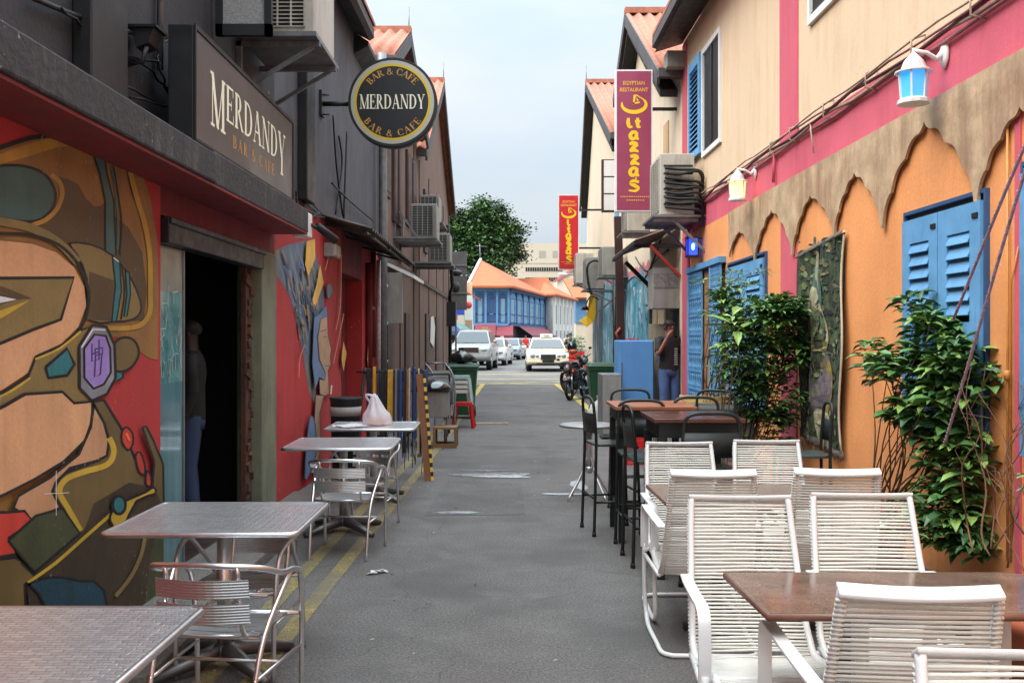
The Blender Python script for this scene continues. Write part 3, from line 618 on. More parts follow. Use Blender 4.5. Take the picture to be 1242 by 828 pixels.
mb = MB(WL); mb.box(5.36, .02, 3.3, 5.54, .19, 3.315); mb.build('hood', black, t); mb = MB(WL); mb.tube([(5.4, .0, 3.1), (5.4, .1, 3.12), (5.4, .12, 3.2)], .015, 6); mb.build('bracket', darkmetal, t)
# security camera at ledge end
t = thing('security_camera', 'small dark camera on a white box at the end of the grey ledge', 'camera', (LX + .3, 8.85, 2.75))
mb = MB(WL); mb.box(8.74, .18, 2.5, 8.92, .32, 2.72); mb.build('junction_box', whitepaint, t, bevel=.01)
mb = MB(WL); mb.tube([(8.86, .32, 2.62), (8.95, .38, 2.58)], .015, 6); mb.cyl((8.92, .36, 2.62), (9.1, .5, 2.5), .035, .04, 10); mb.build('camera_body', black, t)
t = thing('switch_box', 'small grey electric box on the red wall under the corrugated awning', 'electric box', (LX, 11.3, 2.6))
mb = MB(WL); mb.box(11.1, 0, 2.52, 11.5, .12, 2.68); mb.build('box', acgrey, t, bevel=.01)
mb = MB(WL); mb.box(11.12, .12, 2.54, 11.48, .13, 2.66); mb.build('cover', acwhite, t)

# ---------------- long bar sign ----------------
t = thing('bar_sign', 'long dark box sign with cream bar name standing on the grey ledge', 'sign', (-1.92, 6.9, 2.735))
mb = MB(); mb.box(-2.0, 5.655, 2.735, -1.852, 8.2, 3.41); mb.build('sign_case', blackpaint, t, bevel=.006)
facem = mat('sign_brown', (68, 60, 60), .35, var=.05, scale=1)
mb = MB(); mb.box(-1.852, 5.675, 2.752, -1.846, 8.18, 3.395); mb.build('sign_face', facem, t)
mb = MB(); mb.box(-1.85, 5.655, 3.385, -1.838, 8.2, 3.412); mb.box(-1.85, 5.655, 2.735, -1.838, 8.2, 2.752); mb.box(-1.85, 5.655, 2.752, -1.838, 5.672, 3.385); mb.box(-1.85, 8.184, 2.752, -1.838, 8.2, 3.385); mb.build('sign_frame', black, t)
cream = mat('cream_letters', (236, 232, 204), .5, var=.03); amber = mat('amber_letters', (190, 142, 70), .5, var=.05)
mb = MB(); h = .235; u = 5.95
txt = 'MERDANDY'; tw = wwidth(txt, h, 1.0, .07) + .12; sx = 2.03 / tw
for i, ch in enumerate(txt):
    big = i in (0, 7); hh = h * 1.42 if big else h; wx = 1.0 if not big else .8
    top = 3.225
    word(mb, ch, lambda a, b, dd, u=u, hh=hh: (-1.846 + dd, u + a * sx, top - hh + b), hh, wx)
    u += (GL[ch][0] * wx * hh + .07 * h) * sx
mb.build('lettering', cream, t)
mb = MB(); tw = wwidth('BAR & CAFE', .085, 1, .25)
word(mb, 'BAR & CAFE', lambda a, b, dd: (-1.846 + dd, 6.43 + a / tw * 1.15, 2.845 + b), .085, 1, .25); mb.build('small_lettering', amber, t)

# ---------------- round hanging sign ----------------
Zs = 10.84; scx, scz = (476 - CX) / F * Zs, EYE + (HY - 124) / F * Zs; rs_ = .495
t = thing('round_sign', 'round black and gold bar sign on a bracket over the alley', 'sign', (scx, Zs, scz - rs_))
mb = MB(); N = 64
def disc(mb, r, y0, y1):
    mb.tube([(scx, y0, scz), (scx, y1, scz)], r, N)
    for k in range(1): pass
disc(mb, rs_, Zs, Zs + .16); mb.sm = [False if len(f) > 4 else s_ for f, s_ in zip(mb.f, mb.sm)]; mb.build('drum', blackpaint, t)
def annulus(r0, r1, y, m, nm):
    mb = MB(); vv = []
    for k in range(N): a = 2 * PI * k / N; vv += [(scx + r0 * math.cos(a), y, scz + r0 * math.sin(a)), (scx + r1 * math.cos(a), y, scz + r1 * math.sin(a))]
    mb.add(vv, [(2 * k, 2 * k + 1, (2 * k + 3) % (2 * N), (2 * k + 2) % (2 * N)) for k in range(N)]); mb.build(nm, m, t)
annulus(.425, .465, Zs - .002, mat('ring_grey', (176, 174, 160), .4, var=.04), 'outer_ring'); annulus(.40, .425, Zs - .0022, mat('ring_gold', (206, 176, 40), .4, var=.05), 'gold_ring')
mb = MB(); tw = wwidth('MERDANDY', .16, .82, .03)
word(mb, 'MERDANDY', lambda a, b, dd: (scx - .365 + a / tw * .73, Zs - .002 - dd, scz - .075 + b), .16, .82, .03); mb.build('lettering', cream, t)
mb = MB()
def arctext(txt, r, a0, a1, h, flip):
    n = len(txt)
    ws = [GL[c][0] for c in txt]; tot = sum(ws); acc = 0
    for i, c in enumerate(txt):
        mid = (acc + ws[i] / 2) / tot; acc += ws[i]; a = R(a0 + (a1 - a0) * mid)
        def pl(u, v, dd, a=a, wd=ws[i]):
            u -= wd * h / 2
            if not flip: rr = r + v; x = rr * math.cos(a) + u * math.sin(a); z = rr * math.sin(a) - u * math.cos(a)
            else: rr = r - v; x = rr * math.cos(a) - u * math.sin(a); z = rr * math.sin(a) + u * math.cos(a)
            return (scx + x, Zs - .002 - dd, scz + z)
        word(mb, c, pl, h)
arctext('BAR & CAFE', .305, 142, 38, .075, False); arctext('BAR & CAFE', .385, 212, 328, .075, True)
mb.build('ring_lettering', amber, t)
mb = MB(); mb.tube([(LX, Zs + .08, scz), (scx - rs_ + .01, Zs + .08, scz)], .028, 8); mb.box(LX, Zs, scz - .14, LX + .03, Zs + .16, scz + .14)
mb.tube([(LX, Zs + .08, scz + .1), (LX + .1, Zs + .08, scz + .1)], .01, 6); mb.tube([(LX, Zs + .08, scz - .12), (LX + .1, Zs + .08, scz - .12)], .01, 6); mb.build('bracket', black, t)

# ---------------- AC units ----------------
fan_dark = mat('fan_dark', (28, 28, 30), .6, var=.3)
def ac_unit(nm, label, c, size, face, m=None, group=None, rz=0, bracket=None, pipes=0):
    """c = centre of the bottom, face = side of the grille: 'y-' (towards the camera), 'x-' or 'x+'"""
    m = m or acwhite; sx_, sy_, sz_ = size
    t = thing(nm, label, 'air conditioner', c, rz, group)
    ox, oy, oz = c
    mb = MB(); mb.box(ox - sx_ / 2, oy - sy_ / 2, oz, ox + sx_ / 2, oy + sy_ / 2, oz + sz_); mb.build('casing', m, t, bevel=.012)
    if face == 'y-': P = lambda u, v, dd: (ox + u, oy - sy_ / 2 - dd, oz + v); wd = sx_
    elif face == 'x-': P = lambda u, v, dd: (ox - sx_ / 2 - dd, oy + u, oz + v); wd = sy_
    else: P = lambda u, v, dd: (ox + sx_ / 2 + dd, oy + u, oz + v); wd = sy_
    u0, u1, v0, v1 = -wd * .44, wd * .36, sz_ * .07, sz_ * .93
    mb = MB(P)
    mb.box(u0, v0, .001, u1, v1, .004); mb.build('fan_opening', fan_dark, t)
    mb = MB(P); n = int(sz_ / .035)
    for k in range(n + 1): z = v0 + (v1 - v0) * k / n; mb.box(u0, z - .004, .006, u1, z + .004, .016)
    for k in range(5): x = u0 + (u1 - u0) * k / 4; mb.box(x - .006, v0, .008, x + .006, v1, .02)
    mb.build('grille', m, t)
    if bracket:
        mb = MB(); bracket(mb); mb.build('bracket', galv, t)
    return t
def br1(mb):
    for y in (7.6, 8.3):
        mb.beam((LX, y, 3.88), (-1.5, y, 3.88), .04, .04); mb.beam((LX, y, 3.5), (-1.55, y, 3.86), .03, .03)
    mb.box(-2.1, 7.45, 3.9, -1.5, 8.42, 3.935); mb.beam((LX + .02, 7.6, 3.45), (LX + .02, 7.6, 3.9), .04, .04); mb.beam((LX, 7.6, 3.5), (-1.9, 7.6, 3.5), .03, .03)
ac_unit('air_conditioner', 'beige air conditioner on a shelf at the top left above the bar sign', (-1.79, 7.95, 3.94), (.52, .85, .75), 'y-', bracket=br1)
t = thing('casement_window', 'open dark casement window with wire mesh glass at the top left', 'window', (LX + .3, 6.9, 3.95))
mb = MB()
fx0, fx1, fy = -2.12, -1.72, 6.95
for a in ((fx0, 3.75, fx0 + .05, 4.9), (fx1 - .05, 3.75, fx1, 4.9), (fx0, 3.75, fx1, 3.83)): mb.box(a[0], fy, a[1], a[2], fy + .05, a[3])
mb.build('sash_frame', blackpaint, t); mb = MB(); mb.box(fx0 + .04, fy + .02, 3.82, fx1 - .04, fy + .03, 4.9); mb.build('mesh_pane', mat('mesh_glass', (150, 150, 148), .4, var=.2, scale=40, grain=.3, bscale=100), t)
def br2(mb):
    mb.box(LX, 17.6, 3.4, -1.36, 19.0, 3.43)
    for y in (17.7, 18.9): mb.beam((LX, y, 3.38), (-1.36, y, 3.38), .05, .05); mb.beam((LX, y, 3.38), (LX + .02, y, 3.98), .05, .05); mb.beam((LX + .1, y, 3.9), (-1.7, y, 3.4), .03, .03)
ac_unit('air_conditioner', 'grey air conditioner with square grille on the near bracket of the brown wall', (-1.63, 18.3, 3.45), (.48, .75, .62), 'y-', acgrey, 'air conditioners on the brown wall', bracket=br2)
def br3(mb):
    mb.box(LX, 21.2, 4.1, -1.5, 22.6, 4.13)
    for y in (21.3, 22.5): mb.beam((LX, y, 4.08), (-1.5, y, 4.08), .05, .05)
ac_unit('air_conditioner', 'highest grey air conditioner on the brown wall, behind the near one', (-1.82, 21.8, 4.13), (.42, .75, .62), 'y-', acgrey, 'air conditioners on the brown wall', bracket=br3)
def br4(mb):
    mb.box(LX, 20.8, 3.2, -1.3, 22.2, 3.23); mb.beam((LX, 21, 3.18), (-1.3, 21, 3.18), .05, .05); mb.beam((LX, 22, 3.18), (-1.3, 22, 3.18), .05, .05)
ac_unit('air_conditioner', 'lower grey air conditioner just beyond the near one on the brown wall', (-1.56, 21.3, 3.23), (.45, .8, .62), 'y-', acgrey, 'air conditioners on the brown wall', bracket=br4)

# ---------------- corrugated awning over the left door ----------------
def corr(mb, p00, p10, p11, p01, n, amp, th=.01):
    """corrugated sheet between four corners, waves along p00->p10"""
    p00, p10, p11, p01 = map(Vector, (p00, p10, p11, p01)); nn = (p10 - p00).cross(p01 - p00).normalized(); vv = []
    M = n * 6
    for i in range(M + 1):
        u = i / M; off = nn * amp * math.sin(u * n * 2 * PI)
        a = p00.lerp(p10, u) + off; b = p01.lerp(p11, u) + off; vv += [a, b, a - nn * th, b - nn * th]
    fs = []
    for i in range(M):
        a = i * 4; b = a + 4; fs += [(a, a + 1, b + 1, b), (a + 2, b + 2, b + 3, a + 3), (a, b, b + 2, a + 2), (a + 1, a + 3, b + 3, b + 1)]
    mb.add(vv, fs, True)
t = thing('corrugated_awning', 'old dark corrugated awning over the red side door on the left', 'awning', (LX, 13, 2.95))
mb = MB(WL); corr(mb, (10.9, 0, 2.98), (15.2, 0, 3.0), (15.0, .66, 2.72), (11.1, .55, 2.84), 26, .018); mb.build('sheet', corrug, t)
mb = MB(WL)
for s_ in (11.2, 12.6, 14.0, 14.9): mb.beam((s_, 0, 2.9), (s_, .58, 2.75), .03, .03)
mb.beam((11.0, .5, 2.78), (15.0, .58, 2.7), .03, .03); mb.build('support', darkmetal, t)

# ---------------- brown shophouses on the left ----------------
def gable_roof(par, xe, s0, sr, s1, ze0, zr, ze1, xin, side, tile_m=tile, th=.12, waves=20):
    """gable facing the alley: near eave s0, ridge sr, far eave s1; xe = x of the verge, xin = depth of roof away from the alley"""
    for nm, (sa, za, sb, zb) in (('roof', (s0, ze0, sr, zr)), ('roof', (s1, ze1, sr, zr))):
        mb = MB(); corr(mb, (xe, sa, za), (xin, sa, za), (xin, sb, zb), (xe, sb, zb), int(abs(xin - xe) / .22), .035, .05); mb.build(nm, tile_m, par)
    mb = MB(); off = .02 if side > 0 else -.02
    for sa, za, sb, zb in ((s0, ze0, sr, zr), (s1, ze1, sr, zr)):
        mb.beam((xe + off, sa, za - .12), (xe + off, sb, zb - .12), .05, .24)
    mb.build('bargeboard', fascia, par)
    mb = MB(); mb.beam((xe, sr, zr + .04), (xin, sr, zr + .04), .22, .12); mb.build('ridge_cap', tile_m, par)
    mb = MB(); mb.beam((xe, s0 - .08, ze0 - .08), (xin, s0 - .08, ze0 - .08), .14, .14); mb.build('gutter', fascia, par)
def left_house(label, s0, sr, s1, ze, zr, xe):
    t = thing('brown_shophouse', label, 'house', (LX, (s0 + s1) / 2, 0), group='brown shophouses on the left')
    mb = MB(WL); mb.box(s0, -7, 0, s1, 0, ze - .05); mb.build('wall', brownwall, t)
    mb = MB(WL); z0 = ze - .05
    mb.prism([(s0, z0), (s1, z0), (sr, zr - .15)], -.2, 0, ax=1); mb.build('gable', brownwall, t)
    gable_roof(t, xe, s0, sr, s1, ze, zr, ze, LX - 7, -1)
    return t
h1 = left_house('nearer brown boarded shophouse with dark posts and tall narrow doors', 15.6, 18.2, 22.0, 6.1, 7.3, -1.88)
h2 = left_house('farther brown shophouse at the alley mouth with tall gable', 22.02, 27.7, 33.4, 5.85, 8.9, -1.92)
for t, s0, s1, zt in ((h1, 15.6, 22, 5.9), (h2, 22.02, 33.4, 5.7)):
    mb = MB(WL); s_ = s0 + .4
    while s_ < s1: mb.box(s_, 0, 0, s_ + .07, .02, zt); s_ += 2.6
    mb.box(s0, .0, 2.9, s1, .04, 3.0); mb.build('cover_strips', brownwood, t)
for s_ in (16.6, 19.4):
    mb = MB(WL); mb.box(s_, 0, .1, s_ + .75, .035, 2.1); mb.build('door', brownwood, h1); 
for s_ in (24.0, 27.2): mb = MB(WL); mb.box(s_, 0, .1, s_ + .9, .04, 2.2); mb.build('door', brownwood, h2)
for par, s_, z0, z1, wd in ((h1, 16.3, 4.0, 4.95, .6), (h1, 17.35, 3.7, 5.5, .5), (h1, 18.05, 3.7, 5.5, .5), (h1, 19.6, 3.9, 5.4, .8), (h1, 20.6, 3.9, 5.4, .8), (h2, 23.5, 3.7, 5.2, .9), (h2, 26, 3.7, 5.2, .9), (h2, 28.5, 3.7, 5.2, .9)):
    mb = MB(WL); mb.box(s_, 0, z0, s_ + wd, .05, z1)
    mb.box(s_ + .06, .05, z0 + .08, s_ + wd - .06, .06, z1 - .08)
    mb.build('shutter', brownwood, par)
t = thing('door_canopy', 'pale framed little canopy on the brown wall below the near air conditioner', 'canopy', (LX, 16.9, 2.2))
mb = MB(WL); mb.prism([(0, 2.9), (.5, 2.66), (.5, 2.6), (0, 2.84)], 16.4, 18.2, ax=0); mb.build('canopy_top', whitepaint, t)
mb = MB(WL); mb.box(16.4, .05, 1.85, 16.5, .3, 2.7); mb.build('side_panel', acgrey, t)
t = thing('paper_notice', 'torn white paper notice pasted on the brown wall', 'notice', (LX, 25, 1.4))
mb = MB(WL); mb.prism([(25.2, 1.5), (26.4, 1.35), (26.8, 1.9), (26.2, 2.2), (25.4, 2.15)], .032, .034); mb.build('sheet', whitepaint, t)
t = thing('rusty_downpipe', 'black downpipe at the far end of the brown wall', 'pipe', (LX + .1, 32.5, 0))
mb = MB(WL); mb.tube([(32.2, .1, .1), (32.2, .1, 3.1), (31.9, .2, 3.3), (31, .1, 5.2)], .06, 8); mb.build('pipe', black, t)
mb = MB(WL); mb.box(32.0, .0, 2.0, 32.4, .3, 2.8); mb.build('meter_box', blackpaint, t)
# ---------------- right: restaurant building ----------------
rb = thing('restaurant_building', 'cream, pink and orange restaurant building along the right of the alley', 'building', (2.88, 6, 0))
RE = 15.72
def rwall(s0, s1, z0, z1, m, nm='wall', d0=-.3, d1=0.0):
    mb = MB(WR); mb.box(s0, d0, z0, s1, d1, z1); return mb.build(nm, m, rb)
rwall(-4, RE, 0, 3.2, orangewall); rwall(-4, RE, 3.2, 3.62, pinkwall); rwall(-4, RE, 3.62, 6.35, creamwall, 'upper_wall')
for bb in ((9.62, 3.62, 10.24, 6.3), (9.66, 0, 10.2, 3.2), (15.2, 0, RE, 3.2), (15.35, 3.62, RE, 6.3), (5.5, 0, 5.56, 3.2)):
    mb = MB(WR); mb.box(bb[0], 0, bb[1], bb[2], .012, bb[3]); mb.build('pink_band', pinkwall, rb)
mb = MB(WR); mb.add([(-4, .01, 6.34), (RE, .01, 6.34), (RE, .46, 6.2), (-4, .46, 6.2)], [(0, 1, 2, 3)]); mb.build('soffit', darkmetal, rb)
mb = MB(WR); mb.prism([(0, 6.45), (.42, 6.25), (.5, 6.28), (.5, 6.42), (0, 6.7)], -4, RE, ax=0); mb.build('eave', fascia, rb)
mb = MB(WR); mb.prism([(-5, 9.2), (.5, 6.5), (.5, 6.44), (-5, 9.1)], -4, RE, ax=0); mb.build('roof', tile, rb)
mb = MB(WR); mb.box(RE - .3, .0, 5.9, RE + .05, .3, 6.15); mb.build('eave_box', acgrey, rb)
# upper windows
def upwin(s0, s1, z0, z1):
    mb = MB(WR); mb.box(s0, -.18, z0, s1, .004, z1)
    o = mb.build('window', mat('dark_room', (20, 20, 22), .6, var=.3), rb)
    mb = MB(WR); f = .07
    mb.box(s0 - f, .0, z0 - f, s1 + f, .035, z0); mb.box(s0 - f, 0, z1, s1 + f, .035, z1 + f); mb.box(s0 - f, 0, z0, s0, .035, z1); mb.box(s1, 0, z0, s1 + f, .035, z1)
    mb.build('frame', whitetrim, o)
    mb = MB(WR); mm = (s0 + s1) / 2; mb.box(mm - .02, .005, z0, mm + .02, .02, z1); mb.box(s0, .005, z0, s1, .015, z0 + .04); mb.build('mullion', darkmetal, o)
upwin(13.02, 14.05, 4.27, 5.68); upwin(8.0, 9.18, 4.62, 5.75); upwin(3.6, 4.8, 4.62, 5.75)
# blue shutter leaf open beside the upper window
def louvre_leaf(mb, P, w_, z0, z1, n, fr=.07, th=.035):
    """leaf in a (u, depth, z) frame"""
    m2 = MB(P); m2.box(0, 0, z0, fr, th, z1); m2.box(w_ - fr, 0, z0, w_, th, z1); m2.box(fr, 0, z0, w_ - fr, th, z0 + fr * 1.3); m2.box(fr, 0, z1 - fr * 1.3, w_ - fr, th, z1)
    return m2
t = thing('louvred_shutter', 'light blue louvred shutter folded open beside the upper window', 'shutter', (2.75, 14.9, 4.2))
P = WR
mb = MB(P); s0, s1, z0, z1 = 14.12, 14.95, 4.28, 5.75
mb.box(s0, .02, z0, s0 + .09, .07, z1); mb.box(s1 - .09, .02, z0, s1, .07, z1); mb.box(s0 + .09, .02, z0, s1 - .09, .07, z0 + .1); mb.box(s0 + .09, .02, z1 - .14, s1 - .09, .07, z1); mb.build('shutter_frame', bluepaint, t)
mb = MB(P); n = 17
for k in range(n):
    z = z0 + .12 + (z1 - z0 - .3) * k / (n - 1); mb.add([(s0 + .09, .065, z - .03), (s1 - .09, .065, z - .03), (s1 - .09, .025, z + .035), (s0 + .09, .025, z + .035)], [(0, 1, 2, 3)])
mb.build('slats', bluepaint, t)
mb = MB(P); mb.box(s0 + .09, .015, z0, s1 - .09, .02, z1); mb.build('backing', black, t)
# cables along the pink band
t = thing('wall_cables', 'long bundle of old cables clipped along the top of the pink band', 'cable', (2.85, 8, 3.6))
rnd = random.Random(5); mats_ = [mat('cable_mauve', (150, 92, 96), .6, var=.3, scale=8), mat('cable_beige', (176, 150, 130), .6, var=.2, scale=8), mat('cable_brown', (84, 34, 44), .6, var=.3)]
for j in range(5):
    mb = MB(WR); pts = []
    s_ = -2
    while s_ < 15.4:
        sag = .035 * abs(math.sin(s_ * 1.3 + j)); pts.append((s_, .02 + .012 * j + .01 * rnd.random(), 3.62 + .028 * (j - 2) - sag + rnd.uniform(-.012, .012))); s_ += .42
    mb.tube(pts, .014 if j < 3 else .009, 6); mb.build('cable', mats_[j % 3], t)
mb = MB(WR)
for s_ in (5.9, 6.75, 7.6, 8.6, 9.6, 10.3): mb.tube([(s_, .0, 3.52), (s_ + .02, .09, 3.55), (s_ + .02, .09, 3.66), (s_, .0, 3.69)], .008, 5)
mb.tube([(9.1, .05, 3.6), (9.05, .06, 3.5), (9.0, .05, 3.3)], .008, 5); mb.build('clip', mats_[1], t)
mb = MB(WR); mb.tube([(10.35, .03, 3.6), (10.4, .03, 3.25)], .018, 6); mb.tube([(14.95, .05, 3.6), (15, .05, 2.0)], .025, 6); mb.build('drop_pipe', pinkwall, t)
# carved board with cusped arches
board = mat('board_wood', (182, 154, 122), .7, var=.28, scale=4.5, bump=.12, bscale=30, streak=.6, dirt=(128, 84, 62), thr=.54, grain=.08)
def cusp(s0, zt0, sp, zp, s1, zt1):
    """outline from tip (s0,zt0) up through cusps to the peak (sp,zp) and down to the tip (s1,zt1)"""
    def half(sa, za, sb, zb):
        nodes = [(0, 0), (.18, .36), (.22, .37), (.52, .68), (.56, .69), (.88, .90), (1, 1)]; steps = [(0, 0)]
        for (x0, y0), (x1, y1) in zip(nodes[:-1], nodes[1:]):
            if x1 - x0 < .06: steps.append((x1, y1)); continue
            for k in range(1, 7):
                u = k / 6; dx, dy = x1 - x0, y1 - y0; b_ = .20 * math.sin(PI * u) if x1 < .9 else -.12 * math.sin(PI * u)
                steps.append((x0 + dx * u - b_ * dy * .42, y0 + dy * u + b_ * dx * .9))
        pts = [(sa + (sb - sa) * a, za + (zb - za) * b) for a, b in steps]
        return pts
    return half(s0, zt0, sp, zp) + half(s1, zt1, sp, zp)[::-1][1:]
tips = [(3.3, 2.5), (4.9, 2.42), (5.96, 2.42), (7.43, 2.43), (8.5, 2.5), (9.72, 2.42), (11.15, 2.47), (12.4, 2.62)]
peaks = [(4.1, 2.95), (5.45, 2.88), (6.68, 3.07), (8.0, 2.95), (9.15, 2.93), (10.45, 2.97), (11.85, 2.9)]
low = []
for i in range(len(tips) - 1):
    c_ = cusp(tips[i][0] + .02, tips[i][1], peaks[i][0], peaks[i][1], tips[i + 1][0] - .02, tips[i + 1][1]); low += c_
poly = [(3.3, 3.2)] + low + [(12.42, 3.19)]
t = thing('carved_board', 'worn brown wooden board cut into pointed cusped arches above the shutters', 'board', (2.85, 8, 2.4))
mb = MB(WR); mb.prism(poly, .02, .042, ax=1); mb.build('arched_board', board, t)
mb = MB(WR)
for s_ in (3.6, 5.9, 7.5, 9.7, 12.2): mb.box(s_, 0, 3.1, s_ + .05, .02, 3.15)
mb.build('batten', brownwood, t)
# big blue shuttered window
def blue_window(label, s0, s1, z0, z1, nleaf, n, open_=0):
    t = thing('shuttered_window', label, 'window', WR((s0 + s1) / 2, 0, z0))
    mb = MB(WR); mb.box(s0, .0, z0, s1, .006, z1 + .05); mb.build('opening', black, t)
    mb = MB(WR); mb.box(s0 - .02, .0, z1 + .045, s1 + .02, .03, z1 + .07); mb.box(s1, 0, z0, s1 + .02, .03, z1 + .045); mb.box(s0 - .02, 0, z0, s0, .03, z1 + .045); mb.build('frame', bluedark, t)
    lw = (s1 - s0) / nleaf
    for i in range(nleaf):
        a = s0 + i * lw + .006; b = a + lw - .012; fr = .13 if nleaf == 2 else .1
        mb = MB(WR); mb.box(a, .015, z0, a + fr, .05, z1); mb.box(b - fr, .015, z0, b, .05, z1)
        zm = z0 + (z1 - z0) * .46
        mb.box(a + fr, .015, z0, b - fr, .05, z0 + .14); mb.box(a + fr, .015, z1 - .17, b - fr, .05, z1); mb.box(a + fr, .015, zm - .07, b - fr, .05, zm + .07)
        lf = mb.build('shutter_leaf', bluepaint, t)
        mb = MB(WR); sp = .09; z = z1 - .20 - sp * int((z1 - .3 - zm) / sp)
        while z < z1 - .19:
            mb.add([(a + fr, .055, z - .045), (b - fr, .055, z - .045), (b - fr, .02, z + .04), (a + fr, .02, z + .04), (a + fr, .062, z - .04), (b - fr, .062, z - .04), (b - fr, .027, z + .045), (a + fr, .027, z + .045)], [(0, 1, 2, 3), (4, 5, 6, 7), (0, 1, 5, 4), (2, 3, 7, 6)]); z += sp
        z = z0 + .2
        while z < zm - .1:
            mb.add([(a + fr, .055, z - .045), (b - fr, .055, z - .045), (b - fr, .02, z + .04), (a + fr, .02, z + .04), (a + fr, .062, z - .04), (b - fr, .062, z - .04), (b - fr, .027, z + .045), (a + fr, .027, z + .045)], [(0, 1, 2, 3), (4, 5, 6, 7), (0, 1, 5, 4), (2, 3, 7, 6)]); z += sp
        mb.build('slats', bluepaint, lf)
        mb = MB(WR); mb.box(a + .02, .05, z1 - .1, a + .09, .058, z1 - .07); mb.box(a + .02, .05, z0 + .1, a + .09, .058, z0 + .13); mb.build('hinge', darkmetal, lf)
    return t
blue_window('blue louvred window shutters above the leafy plant on the orange wall', 5.88, 7.03, .93, 2.42, 2, 8)
blue_window('blue louvred shutter cut off by the right edge of the photo', 4.35, 5.44, .93, 2.5, 2, 8)
blue_window('blue louvred shutters mostly hidden behind the far bush', 10.75, 12.5, .8, 2.48, 2, 8)
# grille window/door
t = thing('grille_gate', 'blue wrought iron grille gate between the bush and the pink door edge', 'gate', WR(13.8, 0, 0))
mb = MB(WR); mb.box(12.75, 0, .1, 14.95, .005, 2.6); mb.build('opening', rustwood, t)
mb = MB(WR); mb.box(12.7, 0, 2.58, 15.0, .1, 2.66); mb.box(14.85, 0, 0, 14.97, .08, 2.6); mb.box(13.3, 0, 0, 13.4, .08, 2.6); mb.build('gate_frame', bluepaint, t)
for a, b in ((13.95, 14.85), (12.75, 13.3)):
    mb = MB(WR); n = 6
    for k in range(n + 1): s_ = a + (b - a) * k / n; mb.box(s_ - .012, .05, .1, s_ + .012, .075, 2.58)
    for k in range(9):
        z = .3 + k * .27; mb.box(a, .05, z - .012, b, .075, z + .012)
        for q in range(n):
            c_ = a + (b - a) * (q + .5) / n; mb.tube([(c_ + .06 * math.cos(x), .062, z + .13 + .08 * math.sin(x)) for x in [i * PI / 4 for i in range(8)]], .01, 5, closed=True)
    mb.build('grille', bluepaint, t)
mb = MB(WR); mb.box(13.4, .01, .1, 13.92, .03, 2.55); mb.build('inner_post', mat('brown_post', (150, 104, 62), .7, var=.2, scale=5, streak=.5), t)
